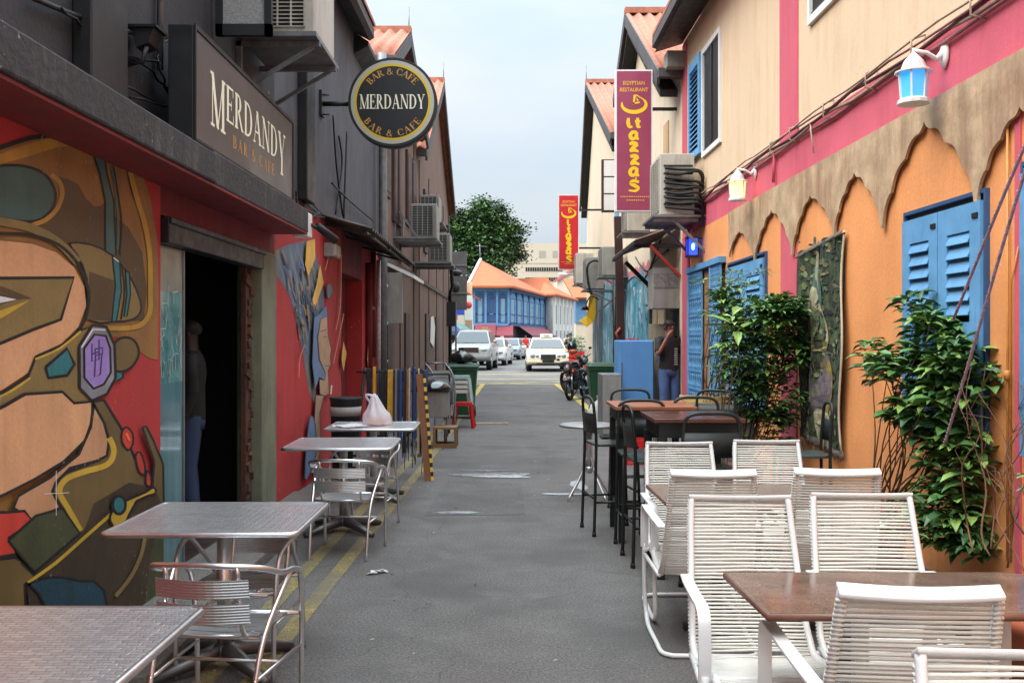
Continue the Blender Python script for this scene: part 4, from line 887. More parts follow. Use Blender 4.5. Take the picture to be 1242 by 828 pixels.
# tapestry
def tapestry():
    t = thing('tapestry', 'dark green woven tapestry of a standing woman hung on the orange wall', 'tapestry', WR(8.9, 0, .6))
    M_ = Mural('woven_cloth', t, (lambda s_, d_, z: WR(s_, d_ + .05 + .022 * math.sin(s_ * 9 + z * 2.2), z), pR)); M_.blk = paint('cloth_dark', (38, 40, 34), .3)
    M_.k = 0
    def T(p): return [(960 + x / 2.675, 260 + y / 2.675) for x, y in p]
    g = mat('tapestry_green', (78, 90, 60), .95, var=.75, scale=9, streak=.95, dirt=(28, 34, 32), thr=.47, grain=.35, bump=.5, bscale=110)
    # cloth sheet as a fine grid so it can sag
    a0, b0 = pR(974.5, 0)[0], pR(1029.5, 0)[0]
    s0, s1 = b0, a0; n, m_ = 24, 34; ztop, zbot = 2.45, .62; vv = []
    for j in range(m_ + 1):
        for i in range(n + 1):
            u = i / n; v = j / m_; edge = .045 * math.sin(v * 9) * (1 - u) if u < .3 else 0
            zt = 2.50 - .10 * u - .02 * math.sin(u * 12) + (-.0 if v else 0)
            vv.append((s0 + edge + (s1 - s0 - edge) * u, -.004, zt + (zbot + .10 * u - zt) * v))
    fs = [(j * (n + 1) + i, j * (n + 1) + i + 1, (j + 1) * (n + 1) + i + 1, (j + 1) * (n + 1) + i) for j in range(m_) for i in range(n)]
    M_._m(g); M_.mb.add(vv, fs)
    wv = dict(var=.5, scale=11, grain=.35, bump=.5, bscale=110, streak=.8, dirt=(46, 50, 42), thr=.53)
    def pm(nm, c): return mat('weave_' + nm, c, .95, **wv)
    rq = random.Random(41); dabs = [mat('weave_dab_%d' % i, c_, .95, var=.3, scale=20) for i, c_ in enumerate(((96, 108, 70), (52, 62, 44), (34, 38, 34), (128, 132, 92), (70, 84, 74), (110, 96, 66)))]
    for i in range(420):
        x = rq.uniform(978, 1026); y = rq.uniform(290, 545); w_ = rq.uniform(.8, 2.6); h_ = rq.uniform(2, 9); M_.k = 1 + i % 12
        M_.fill(rq.choice(dabs if x < 1012 or rq.random() < .5 else dabs[1:3]), [(x - w_, y), (x - w_ * .3, y - h_ * .5), (x + w_ * .6, y - h_ * .3), (x + w_, y + h_ * .2), (x + w_ * .2, y + h_ * .6), (x - w_ * .8, y + h_ * .4)])
    M_.k = 16
    cr_, tl_, mv, yo, lg = pm('cream', (168, 160, 128)), pm('teal', (70, 104, 92)), pm('mauve', (112, 100, 104)), pm('yellow', (140, 124, 60)), pm('light_green', (110, 120, 78))
    def f(m, p, sm=3):
        pts = T(p); M_.fill(m, bez(pts, sm, True) if sm else pts)
    f(cr_, [(104, 105), (112, 140), (116, 240), (122, 300), (134, 360), (134, 420), (115, 440), (84, 430), (80, 380), (68, 330), (72, 250), (84, 220), (94, 150)])
    f(tl_, [(90, 160), (96, 200), (112, 240), (116, 280), (86, 290), (78, 250)]); f(tl_, [(112, 160), (122, 220), (124, 300), (114, 260)])
    f(cr_, [(96, 125), (110, 125), (112, 165), (104, 180), (95, 165)]); f(M_.blk, [(98, 112), (106, 104), (112, 120), (108, 128)])
    f(lg, [(80, 330), (100, 300), (118, 350), (96, 400), (84, 380)])
    f(yo, [(92, 412), (128, 408), (130, 440), (92, 442)]); f(mv, [(88, 440), (128, 438), (146, 520), (150, 580), (128, 640), (100, 640), (82, 560)])
    f(yo, [(134, 470), (152, 560), (134, 640), (106, 672), (120, 600)]); f(cr_, [(98, 640), (130, 640), (150, 700), (148, 756), (136, 756), (122, 700), (118, 756), (108, 750)])
    M_.done()
    mb = MB(WR)
    for k in range(60):
        u = k / 59; s_ = s0 + (s1 - s0) * u; z = .62 + .10 * u + .002; dd = .05 + .022 * math.sin(s_ * 9 + z * 2.2)
        mb.tube([(s_, dd, z), (s_ + random.uniform(-.01, .01), dd, z - .06 - random.uniform(0, .03))], .005, 4)
    mb.build('fringe', mat('fringe_grey', (104, 98, 92), .9), t); mb = MB(WR)
    for k in range(50): u = k / 49; s_ = s0 + (s1 - s0) * u; mb.tube([(s_, .06, 2.50 - .10 * u), (s_ + random.uniform(-.015, .015), .075, 2.46 - .10 * u)], .006, 4)
    mb.build('frayed_hem', mat('fringe_grey', (104, 98, 92), .9), t)
    mb = MB(WR); mb.cyl((s0 - .01, .04, 2.475), (s1 + .01, .04, 2.385), .009, .009, 8); mb.build('hanging_rod', brownwood, t)
    mb = MB(WR); mb.tube([(s0 + .045 * math.sin(v * 9 / 20), .055 + .022 * math.sin(s0 * 9 + (2.5 - 1.88 * v / 20) * 2.2), 2.50 - 1.88 * v / 20) for v in range(21)], .01, 5); mb.build('piping', mat('piping_cream', (190, 180, 156), .8), t)
tapestry()
# lanterns
def lantern(label, s_, zt, h, wd, em, kind):
    p = WR(s_, .22, 0); x, y = p[0], p[1]; t = thing('wall_lantern', label, 'lantern', (x, y, zt - h), group=None)
    q = WR(s_, 0, 0)
    mb = MB(); mb.lathe([(.008, h), (.012, h - .03), (.03, h - .05), (wd * .32, h - .09), (wd * .42, h * .62), (wd * .6, h * .58), (wd * .6, h * .555), (.02, h * .555)], (x, y, zt - h), 12, False); mb.build('cap', whitepaint, t)
    mb = MB(); mb.lathe([(wd * .40, h * .04), (wd * .47, h * .56)], (x, y, zt - h), 6, False); gl = mb.build('glass', em, t)
    mb = MB(); mb.lathe([(.02, 0), (wd * .52, .0), (wd * .52, .022), (wd * .42, .035)], (x, y, zt - h), 12, False)
    for k in range(6): a = 2 * PI * k / 6; mb.beam((x + wd * .41 * math.cos(a), y + wd * .41 * math.sin(a), zt - h + .02), (x + wd * .485 * math.cos(a), y + wd * .485 * math.sin(a), zt - h * .43), .012, .012)
    mb.build('cage', whitepaint, t)
    mb = MB(); mb.tube([(q[0] - .01, q[1], zt - .02), (q[0] - .07, q[1], zt - .07), (q[0] - .13, q[1], zt - .03), (x, y, zt - .015)], [.03, .018, .014, .012], 8); mb.lathe([(.02, -.10), (.055, -.05), (.06, 0), (.05, .05), (.02, .09)], (q[0] - .015, q[1], zt - .03), 10, sx=.35); mb.build('arm', whitepaint, t)
    return t
def lit(name, c, e, c2, w_=1.0):
    m = bpy.data.materials.new(name); m.use_nodes = True; tt = m.node_tree; b = tt.nodes['Principled BSDF']
    b.inputs['Base Color'].default_value = S(*c2); b.inputs['Roughness'].default_value = .3
    b.inputs['Emission Color'].default_value = S(*c); b.inputs['Emission Strength'].default_value = e; return m
lantern('white wall lantern with a blue glowing bulb near the top right', 6.43, 3.50, .37, .2, lit('blue_lit_glass', (30, 140, 225), .55, (90, 150, 200)), 0)
lantern('white wall lantern with a warm yellow bulb farther down the pink wall', 11.2, 3.55, .38, .2, lit('amber_lit_glass', (255, 214, 120), .95, (230, 210, 160)), 0)
t = thing('blue_lantern', 'small blue glowing lantern under the air conditioner on the pink wall', 'lantern', WR(14.2, .15, 2.8))
p = WR(14.2, .15, 0)
mb = MB(); mb.box(p[0] - .07, p[1] - .07, 2.8, p[0] + .07, p[1] + .07, 3.04); mb.build('glass', lit('deep_blue_glass', (30, 60, 235), 1.2, (40, 60, 160)), t)
mb = MB(); mb.ell((p[0], p[1] - .072, 2.92), (.025, .01, .05)); mb.build('bulb', lit('pale_bulb', (120, 210, 255), 2.0, (200, 220, 240)), t)
mb = MB()
for sx_ in (-1, 1):
    for sy_ in (-1, 1): mb.box(p[0] + sx_ * .075 - .01, p[1] + sy_ * .075 - .01, 2.79, p[0] + sx_ * .075 + .01, p[1] + sy_ * .075 + .01, 3.06)
mb.box(p[0] - .09, p[1] - .09, 3.04, p[0] + .09, p[1] + .09, 3.07); mb.box(p[0] - .09, p[1] - .09, 2.77, p[0] + .09, p[1] + .09, 2.8); mb.beam((p[0], p[1], 3.05), (p[0] + .2, p[1], 3.05), .02, .02); mb.build('cage', darkmetal, t)
# gold conduit and valve at the far right edge
t = thing('gas_pipe', 'thin gold painted pipe with a valve beside the right-hand shutter', 'pipe', WR(5.6, .05, .5))
mb = MB(WR); mb.tube([(5.62, .02, .3), (5.62, .02, 2.9)], .008, 7); mb.tube([(5.58, .02, .3), (5.58, .02, 1.9), (5.5, .02, 2.1)], .006, 6); mb.build('pipe', mat('ochre_pipe', (196, 132, 60), .5, var=.2, scale=8), t)
mb = MB(WR); mb.cyl((5.62, .02, 1.34), (5.62, .02, 1.40), .018, .018, 8); mb.cyl((5.62, .02, 1.37), (5.62, .06, 1.37), .008, .008, 6); mb.obox((5.62, .06, 1.37), (.06, .01, .015)); mb.build('valve', mat('ochre_pipe', (196, 132, 60)), t)
# mauve studded rope lights
ropem = mat('rope_light', (150, 118, 128), .5, var=.4, scale=30, grain=.3, bscale=90)
for lab, pts in (('upper mauve rope light hanging slantwise across the blue shutters', [(4.3, .1, 3.3), (4.6, .25, 2.95), (5.0, .3, 2.47), (5.69, .3, 1.70)]), ('lower mauve rope light slanting down behind the leafy plant', [(4.35, .1, 3.25), (4.7, .27, 2.75), (4.94, .3, 2.39), (5.54, .3, 1.39), (5.81, .3, .95)])):
    t = thing('rope_light', lab, 'rope light', WR(pts[-1][0], .2, 1))
    mb = MB(WR); mb.tube(bez(pts, 8), .009, 7); mb.build('tube', ropem, t)
    mb = MB(WR); pp = bez(pts, 14)
    for q in pp[::1]: mb.ell((q[0], q[1] + .008, q[2]), (.004, .004, .004), 6, 4)
    mb.build('studs', mat('rope_stud', (186, 168, 172), .4), t)

# ---------------- right: houses further down ----------------
def right_house(label, s0, sr, s1, ze, zr, xe, far_ze=None):
    t = thing('cream_shophouse', label, 'house', WR((s0 + s1) / 2, 0, 0), group='cream shophouses on the right')
    fe = far_ze if far_ze else ze
    mb = MB(WR); mb.box(s0, -7, 0, s1, 0, min(ze, fe) - .05); mb.build('wall', creampale, t)
    z0 = min(ze, fe) - .05
    mb = MB(WR); mb.prism([(s0, z0), (s1, z0), (sr, zr - .15)], -.2, 0, ax=1); mb.build('gable', creampale, t)
    gable_roof(t, xe, s0, sr, s1, ze, zr, fe, 10, 1)
    mb = MB()
    mb.prism([(s0 + .1, ze - .3), (sr, zr - .3), (s1, fe - .3), (s1, fe - .4), (sr, zr - .42), (s0 + .1, ze - .42)], xe + .06, 2.9 - .012 * s0, ax=0); mb.build('soffit', black, t)
    return t
r1 = right_house('nearer cream shophouse with tiled gable behind the tall purple sign', 15.8, 20.4, 22.75, 5.95, 8.4, 2.36, 7.2)
r2 = right_house('farther cream shophouse at the right mouth of the alley', 22.8, 30.5, 33.2, 6.4, 9.6, 2.3, 6.1)
mb = MB(WR); mb.box(17.0, 0, 4.6, 17.5, .02, 5.4); mb.build('window_niche', mat('niche', (196, 160, 120), .8), r1)
mb = MB(WR); mb.box(24.2, 0, 4.6, 24.9, .03, 5.3); mb.build('window', bluepaint, r2)
# spray painted turquoise wall panels on both houses
turq = mat('turquoise_graffiti', (62, 136, 158), .7, var=.45, scale=2.5, streak=.95, dirt=(178, 206, 214), thr=.54, grain=.05)
turqd = mat('dark_graffiti', (44, 66, 84), .7, var=.5, scale=3, streak=.9, dirt=(150, 160, 164), thr=.55)
pinkspray = mat('pink_spray', (196, 120, 124), .7, var=.2, scale=4)
def ragged(s0, s1, z0, zt, m, nm, par, d_, seed, amp=.12):
    rnd = random.Random(seed); n = int((s1 - s0) / .15); top = [(s1 - (s1 - s0) * k / n, zt + rnd.uniform(-amp, amp)) for k in range(n + 1)]
    mb = MB(WR); pts = [(s0, z0), (s1, z0)] + top
    q = tessellate_polygon([[Vector((a, b, 0)) for a, b in pts]]); mb.add([(a, d_, b) for a, b in pts], [tuple(t_) for t_ in q]); mb.build(nm, m, par)
ragged(18.9, 22.75, 0, 3.12, pinkspray, 'spray_band', r1, .004, 1, .06); ragged(18.9, 22.75, 0, 2.95, turq, 'graffiti', r1, .008, 2)
ragged(22.8, 28.5, 0, 3.3, pinkspray, 'spray_band', r2, .004, 3, .08); ragged(22.8, 28.0, 0, 3.1, turq, 'graffiti', r2, .008, 4, .15); ragged(28.0, 31, 0, 3.0, turqd, 'graffiti', r2, .01, 6, .2)
rnd = random.Random(9)
for par, a, b in ((r1, 19, 22.6), (r2, 22.9, 27.8)):
    mb = MB(WR)
    for k in range(46):
        s_ = rnd.uniform(a, b); z = rnd.uniform(.4, 2.8); pts = [(s_, z)]
        for q in range(3): pts.append((pts[-1][0] + rnd.uniform(-.18, .18), pts[-1][1] + rnd.uniform(-.35, .25)))
        mb.cm = rnd.choice([0, 0, 1, 2])
        for i, q in enumerate(ribbon(bez(pts, 4), rnd.uniform(.02, .07))): mb.add([(u, .011 + k * .0002, v) for u, v in q], [(0, 1, 2, 3)])
    mb.build('spray_strokes', [mat('spray_white', (196, 214, 220), .7), mat('spray_blue', (36, 82, 128), .7), mat('spray_aqua', (110, 190, 200), .7)], par)
# door recess with the man: dark opening, board
mb = MB(WR); mb.box(16.0, -.02, .2, 17.9, .005, 2.2); mb.build('doorway', mat('doorway_dark', (40, 34, 30), .8), r1)
mb = MB(WR); mb.box(15.9, .0, 0, 17.9, .35, .16); mb.build('door_step', concrete, r1)
mb = MB(WR); mb.box(17.3, .01, .1, 17.9, .04, 2.5); mb.box(18.2, .005, 0, 18.7, .03, 2.9); mb.build('board_panel', mat('pale_board', (178, 160, 132), .8, var=.2, scale=4, streak=.6, dirt=(110, 96, 80)), r1)
# leaning pale plank beside the doorway
def gmat(): return mat('pale_board', (178, 160, 132))
t = thing('leaning_board', 'tall pale plywood board leaning between the blue fridge and the man', 'board', (2.5, 15.6, 0))
mb = MB(); mb.obox((2.52, 16.75, .92), (.34, .04, 1.84), (R(4), 0, 0)); mb.build('sheet', gmat(), t)
mb = MB(); mb.obox((2.50, 16.70, 1.35), (.05, .02, .3), (R(4), 0, 0)); mb.build('drip_stain', mat('blue_grey_drip', (120, 134, 160), .7), t)
# small dented cabinet sign box
t = thing('meter_cabinet', 'dented grey metal cabinet under the maroon awning above the doorway', 'cabinet', (2.5, 16.3, 2.1))
mb = MB(); mb.box(2.32, 16.0, 2.08, 2.76, 16.6, 2.75); mb.build('box', acgrey, t, bevel=.01)
mb = MB(); mb.box(2.33, 15.99, 2.42, 2.72, 15.998, 2.66); mb.build('scratched_panel', mat('scratched', (120, 118, 114), .6, var=.5, scale=22, streak=.9, dirt=(60, 58, 56)), t)
# maroon awning and post
t = thing('lean_to_awning', 'faded maroon lean-to awning on red struts above the grey cabinet', 'awning', (2.4, 17.5, 2.9))
mb = MB(); corr(mb, (2.75, 15.9, 3.45), (2.7, 19.2, 3.45), (1.95, 18.8, 3.15), (2.0, 15.7, 3.18), 14, .015); mb.build('sheet', mat('maroon_sheet', (122, 92, 84), .7, var=.3, scale=5, streak=.6, dirt=(176, 160, 144)), t)
mb = MB(); mb.beam((2.75, 15.9, 2.6), (2.25, 15.85, 3.1), .05, .05); mb.build('red_strut', mat('red_steel', (158, 52, 44), .6, var=.2), t)
mb = MB(); mb.beam((2.0, 15.75, 3.14), (1.96, 18.8, 3.1), .05, .06); mb.beam((2.0, 15.9, 3.1), (2.75, 15.9, 3.1), .06, .06); mb.beam((2.1, 18.0, 3.0), (2.7, 18, 2.4), .07, .07); mb.build('black_strut', black, t)
t = thing('wooden_post', 'tall dark brown post standing in front of the turquoise graffiti wall', 'post', (2.15, 19.3, 0))
mb = MB(); mb.beam((2.20, 19.3, 0), (2.10, 19.3, 4.0), .15, .14, (0, 1, 0)); mb.build('post', brownwood, t)
mb = MB(); mb.tube([(2.1, 19.2, 1.55), (2.06, 19.2, 1.7), (2.14, 19.2, 1.8)], .03, 6); mb.build('rag', mat('red_rag', (170, 80, 60)), t)
# AC units on the right
def brr1(mb):
    for y in (14.05, 15.0): mb.beam((2.78, y, 3.3), (2.05, y, 3.3), .05, .06); mb.beam((2.78, y, 2.85), (2.35, y, 3.28), .05, .04)
    mb.box(2.02, 13.95, 3.33, 2.78, 15.1, 3.36)
t = ac_unit('air_conditioner', 'big beige air conditioner with black pipe bundle below the blue upper shutter', (2.38, 14.52, 3.37), (.5, 1.0, .88), 'x-', bracket=brr1)
mb = MB(); rnd = random.Random(3)
for k in range(9):
    z = 3.45 + .07 * k; mb.tube(bez([(2.2, 13.99, z + .03), (2.4, 13.95, z), (2.66, 13.9, z + rnd.uniform(-.05, .05)), (2.74, 13.95, z - .12), (2.70, 14.0, z - .25)], 4), .022, 6)
mb.build('pipe_bundle', black, t)
mb = MB()
for k in range(6): mb.box(2.18, 13.975, 3.5 + k * .11, 2.6, 13.99, 3.53 + k * .11)
mb.build('vent_slot', fan_dark, t)
def brr2(mb):
    mb.box(2.0, 17.6, 3.5, 2.72, 18.6, 3.53); mb.beam((2.72, 17.7, 3.5), (2.0, 17.7, 3.46), .05, .05); mb.beam((2.72, 17.7, 3.95), (2.2, 17.7, 3.5), .04, .04)
ac_unit('air_conditioner', 'small air conditioner below the purple sign, partly behind it', (2.3, 18.1, 3.54), (.42, .9, .6), 'x-', bracket=brr2)
GA = 'air conditioners at the far right wall'
def brr(x0, y0, y1, z):
    def f(mb):
        mb.box(x0, y0, z - .05, 2.7, y1, z - .02); mb.beam((2.7, y0 + .1, z - .4), (x0 + .1, y0 + .1, z - .06), .04, .04)
    return f
ac_unit('air_conditioner', 'grey air conditioner nearest of the far right row, beside tangled cables', (2.3, 22.9, 3.05), (.45, .9, .66), 'x-', acgrey, GA, bracket=brr(2.0, 22.4, 23.4, 3.05))
ac_unit('air_conditioner', 'grey air conditioner with a black hose looped over it, in the far right row', (2.1, 25.1, 2.85), (.45, .95, .8), 'x-', acgrey, GA, bracket=brr(1.8, 24.6, 25.6, 2.85))
ac_unit('air_conditioner', 'cream air conditioner farthest away, next to the red sign', (2.05, 27.9, 3.15), (.5, .95, .85), 'x-', acwhite, GA, bracket=brr(1.75, 27.4, 28.4, 3.15))
t = thing('drain_hose', 'black hose looped over the far air conditioner', 'hose', (1.9, 24.55, 2.9))
mb = MB(); mb.tube(bez([(2.3, 24.5, 3.5), (2.05, 24.5, 3.55), (1.9, 24.5, 3.4), (1.92, 24.5, 3.0), (2.0, 24.5, 2.7)], 6), .03, 7); mb.build('hose', black, t)
t = thing('wall_pipework', 'dark pipes and drooping cables on the far right wall', 'pipe', (2.6, 22, 1))
mb = MB(WR); mb.tube([(24, .12, 0), (24, .12, 3.1)], .05, 8); mb.tube(bez([(16.6, .08, 3.1), (18, .1, 3.0), (19.5, .1, 2.75), (21, .1, 2.9), (24, .12, 2.6), (29, .1, 2.35)], 5), .02, 6); mb.tube(bez([(17, .15, 3.3), (18, .2, 2.85), (19, .2, 3.0), (20.5, .1, 3.3)], 5), .018, 6); mb.tube([(18.75, .06, 0), (18.75, .06, 2.2), (19.3, .06, 2.25)], .03, 6); mb.build('pipes', darkmetal, t)
t = thing('goose_neck_lamp', 'dark hooded lamp on a thin arm at the far right corner', 'lamp', (2.1, 30, 2.2))
mb = MB(); mb.tube(bez([(2.6, 29, 2.75), (2.35, 29, 2.85), (2.2, 29, 2.6)], 5), .02, 6); mb.lathe([(.03, .16), (.08, .1), (.12, 0)], (2.18, 29, 2.44), 10); mb.build('lamp_head', blackpaint, t)
t = thing('yellow_cloth', 'yellow and white cloth hanging out at the far right corner', 'cloth', (2.3, 30.5, 2))
mb = MB(); mb.add([(2.55, 30, 2.95), (2.42, 29.9, 3.05), (2.3, 30, 2.3), (2.05, 29.95, 2.15), (2.3, 29.85, 1.95), (2.5, 30, 2.1), (2.62, 30, 2.4)], [(0, 1, 2, 6), (2, 3, 4, 5), (6, 2, 5)]); sol = mb.build('cloth', mat('yellow_cloth', (226, 178, 40), .8, var=.15), t)
sm_ = sol.modifiers.new('thickness', 'SOLIDIFY'); sm_.thickness = .02
# ---------------- hanging signs on the right ----------------
def swoosh(mb, cx, cz, r, y, m=0):
    """stylised calligraphic initial: open ring with a pointed inner triangle"""
    mb.cm = m; pts = [(cx + r * 1.25 * math.cos(R(a)), cz + r * .8 * math.sin(R(a))) for a in range(165, 415, 12)] + [(cx + r * .25, cz + r * .95), (cx - r * .05, cz + r * .9)]
    n = len(pts); wd = [r * (.12 + .3 * math.sin(PI * min(1, k / (n - 1) * 1.1)) ** .7) for k in range(n)]
    for i, q in enumerate(ribbon(pts, wd)): mb.add([(a, y - .0002 * (i % 3), b) for a, b in q], [(0, 1, 2, 3)])
    for q in ([(cx - .05 * r, cz + .9 * r), (cx + .2 * r, cz + .9 * r), (cx + .05 * r, cz - .05 * r), (cx - .12 * r, cz - .05 * r)], [(cx - .1 * r, cz - .02 * r), (cx + .6 * r, cz + .12 * r), (cx + .6 * r, cz + .28 * r), (cx - .1 * r, cz + .18 * r)], [(cx + .25 * r, cz + .8 * r), (cx + .5 * r, cz + .35 * r), (cx + .3 * r, cz + .35 * r)]):
        mb.add([(a, y - .001, b) for a, b in q], [tuple(range(len(q)))])
def brush(mb, strokes, ox, oz, sc, y, wd, kk=[0]):
    for st in strokes:
        pts = bez([(ox + a * sc, oz + b * sc) for a, b in st], 6) if len(st) > 2 else [(ox + a * sc, oz + b * sc) for a, b in st]
        n = len(pts); ws = [wd * (.7 + .5 * math.sin(PI * k / max(1, n - 1) + .3)) for k in range(n)]; kk[0] = (kk[0] + 1) % 6
        for q in ribbon(pts, ws): mb.add([(a, y - .0003 * kk[0], b) for a, b in q], [(0, 1, 2, 3)])
BR = {'l': [[(-.1, .5), (-.14, 0), (.0, -.42), (.3, -.4)]], 't': [[(0, .5), (-.02, 0), (.05, -.4), (.3, -.42)], [(-.28, .12), (.3, .16)]],
      'a': [[(.3, .3), (-.1, .35), (-.38, 0), (-.2, -.35), (.15, -.2), (.3, .25)], [(.3, .35), (.25, -.2), (.5, -.4)]],
      'z': [[(-.4, .32), (0, .42), (.35, .3)], [(.35, .3), (-.05, .02), (-.38, -.32)], [(-.38, -.32), (.0, -.22), (.42, -.38)]],
      's': [[(.36, .32), (-.1, .42), (-.3, .2), (.05, 0), (.3, -.2), (.05, -.42), (-.5, -.38)]], '.': [[(-.06, 0), (.08, .02)]]}
def hang_sign(label, xa, xb, y, z0, z1, facec, gold_, arms, letters, wallx):
    t = thing('restaurant_sign', label, 'sign', ((xa + xb) / 2, y, z0)); wd = xb - xa; H = z1 - z0; cx = (xa + xb) / 2
    mb = MB(); mb.box(xa, y, z0, xb, y + .14, z1); mb.build('sign_case', whitetrim, t)
    mb = MB(); mb.box(xa + .025, y - .006, z0 + .025, xb - .025, y, z1 - .025); mb.build('sign_face', mat(label[:9].strip().replace(' ', '_') + '_face', facec, .4, var=.04), t)
    mb = MB(); Y = y - .008
    for i, (s_, zz) in enumerate((('EGYPTIAN', z1 - H * .108), ('RESTAURANT', z1 - H * .155))):
        tt = ftext(s_, wd * .105, bold=.002, sp=1.0); ws = max(v[0] for v in tt[0]) - min(v[0] for v in tt[0]); k = (wd * (.58 if i == 0 else .76)) / ws
        put(mb, tt, lambda a, b, dd: (cx + a * k, Y, zz + b), 0)
    mb.build('small_lettering', mat('gold_text', (226, 168, 60), .5), t)
    mb = MB(); swoosh(mb, cx, z1 - H * .245, wd * .26, Y - .001)
    for ch, fx, fz, sc in letters: brush(mb, BR[ch], cx + fx * wd, z1 - H * fz, wd * sc, Y - .001, wd * .085)
    mb.build('brush_lettering', gold_, t)
    mb = MB()
    # the two lines of tiny print at the foot are unreadable in the photo: short worn dashes
    rnd = random.Random(2)
    for zz, a_, b_ in ((z0 + H * .1, .14, .9), (z0 + H * .075, .3, .74)):
        u = a_
        while u < b_: q = rnd.uniform(.02, .05); mb.box(xa + wd * u, Y - .001, zz, xa + wd * (u + q), Y, zz + wd * .03); u += q + .02
    mb.build('fine_print', mat('gold_text', (226, 168, 60)), t)
    mb = MB()
    for zz in arms: mb.beam((xb, y + .07, zz), (wallx, y + .07, zz), .05, .05)
    mb.build('bracket', darkmetal, t)
    return t
gy = mat('bright_yellow', (242, 196, 30), .5, var=.05)
hang_sign('purple vertical restaurant sign with yellow brush lettering hanging at the right', 1.72, 2.34, 16.2, 3.70, 6.06, (150, 62, 88), gy, (5.42,),
          [('l', -.12, .375, .26), ('t', .1, .375, .26), ('a', .0, .465, .26), ('z', .0, .55, .3), ('z', .02, .64, .3), ('a', .0, .72, .28), ('.', .05, .765, .3), ('s', .02, .82, .32)], 2.78)
hang_sign('red vertical restaurant sign with yellow brush lettering farther down the alley', 1.33, 1.93, 28.0, 3.57, 5.73, (196, 30, 40), gy, (5.3, 4.2),
          [('l', 0, .37, .3), ('t', 0, .46, .3), ('a', 0, .55, .28), ('z', 0, .62, .3), ('z', .02, .69, .3), ('a', 0, .76, .28), ('.', .05, .8, .3), ('s', .02, .86, .32)], 2.62)
t = thing('blank_light_box', 'narrow brown framed light box with three blank white panels left of the purple sign', 'sign', (1.8, 18, 3.95))
mb = MB(); mb.box(1.66, 18.0, 3.93, 1.98, 18.1, 4.9); mb.build('frame', brownwood, t)
for k in range(3): mb = MB(); mb.box(1.70, 17.992, 3.96 + k * .315, 1.96, 18.0, 4.25 + k * .315); mb.build('panel', whitepaint, t)
mb = MB(); mb.beam((1.98, 18.05, 4.4), (2.72, 18.05, 4.4), .04, .04); mb.build('bracket', darkmetal, t)
# ---------------- furniture: aluminium tables ----------------
def pattern_metal():
    m = bpy.data.materials.new('embossed_steel'); m.use_nodes = True; MATS['embossed_steel'] = m
    t = m.node_tree; b = t.nodes['Principled BSDF']; l = t.links.new
    b.inputs['Metallic'].default_value = .8; b.inputs['Roughness'].default_value = .28
    co = t.nodes.new('ShaderNodeTexCoord'); br = t.nodes.new('ShaderNodeTexBrick')
    br.inputs['Scale'].default_value = 14; br.inputs['Mortar Size'].default_value = .05; br.inputs['Mortar Smooth'].default_value = 1; br.inputs['Brick Width'].default_value = .6; br.inputs['Row Height'].default_value = .3
    wv = t.nodes.new('ShaderNodeTexNoise'); wv.inputs['Scale'].default_value = 18; l(co.outputs['Object'], wv.inputs['Vector'])
    ad = t.nodes.new('ShaderNodeVectorMath'); ad.operation = 'MULTIPLY_ADD'; ad.inputs[1].default_value = (.02, .02, 0); l(wv.outputs['Color'], ad.inputs[0]); l(co.outputs['Object'], ad.inputs[2])
    l(ad.outputs[0], br.inputs['Vector'])
    br.inputs['Color1'].default_value = (.66, .66, .67, 1); br.inputs['Color2'].default_value = (.90, .90, .91, 1); br.inputs['Mortar'].default_value = (.48, .48, .49, 1)
    l(br.outputs['Color'], b.inputs['Base Color'])
    bp = t.nodes.new('ShaderNodeBump'); bp.inputs['Strength'].default_value = .35; bp.inputs['Distance'].default_value = .004; l(br.outputs['Fac'], bp.inputs['Height']); bp.invert = True
    wv2 = t.nodes.new('ShaderNodeTexWave'); wv2.inputs['Scale'].default_value = 9; wv2.inputs['Distortion'].default_value = 3; l(co.outputs['Object'], wv2.inputs['Vector'])
    bp2 = t.nodes.new('ShaderNodeBump'); bp2.inputs['Strength'].default_value = .12; bp2.inputs['Distance'].default_value = .004; l(wv2.outputs['Fac'], bp2.inputs['Height']); l(bp.outputs[0], bp2.inputs['Normal']); l(bp2.outputs[0], b.inputs['Normal'])
    return m
emb = pattern_metal()
def rrect(hx, hy, r, n=4):
    out = []
    for cx, cy, a0 in ((hx - r, hy - r, 0), (-hx + r, hy - r, 90), (-hx + r, -hy + r, 180), (hx - r, -hy + r, 270)):
        for k in range(n + 1): a = R(a0 + 90 * k / n); out.append((cx + r * math.cos(a), cy + r * math.sin(a)))
    return out
def make_alu_table():
    t = thing('aluminium_table', '', 'table')
    mb = MB(); mb.prism(rrect(.42, .395, .03), .712, .728, ax=2); mb.build('tabletop', emb, t)
    mb = MB(); pts = rrect(.425, .40, .035); mb.tube([(x, y, .718) for x, y in pts], .0135, 8, closed=True); mb.build('rim', alu, t)
    mb = MB(); mb.cyl((0, 0, .06), (0, 0, .70), .034, .034, 14); mb.box(-.2, -.2, .695, .2, .2, .711); mb.build('column', alu, t)
    mb = MB(); mb.lathe([(.05, .12), (.07, .06), (.05, .05)], (0, 0, 0), 12)
    for k in range(4):
        a = R(45 + 90 * k); c_, s_ = math.cos(a), math.sin(a); mb.tube([(0, 0, .09), (.12 * c_, .12 * s_, .075), (.38 * c_, .38 * s_, .022)], [.045, .04, .022], 8)
    mb.build('foot', mat('cast_aluminium', (112, 112, 112), .45, .9, var=.15, scale=9), t)
    return t
at0 = make_alu_table(); at0['label'] = 'nearest embossed steel table cut off by the bottom left corner'; at0.location = (-1.41, 2.70, 0); at0['group'] = 'aluminium tables along the mural wall'
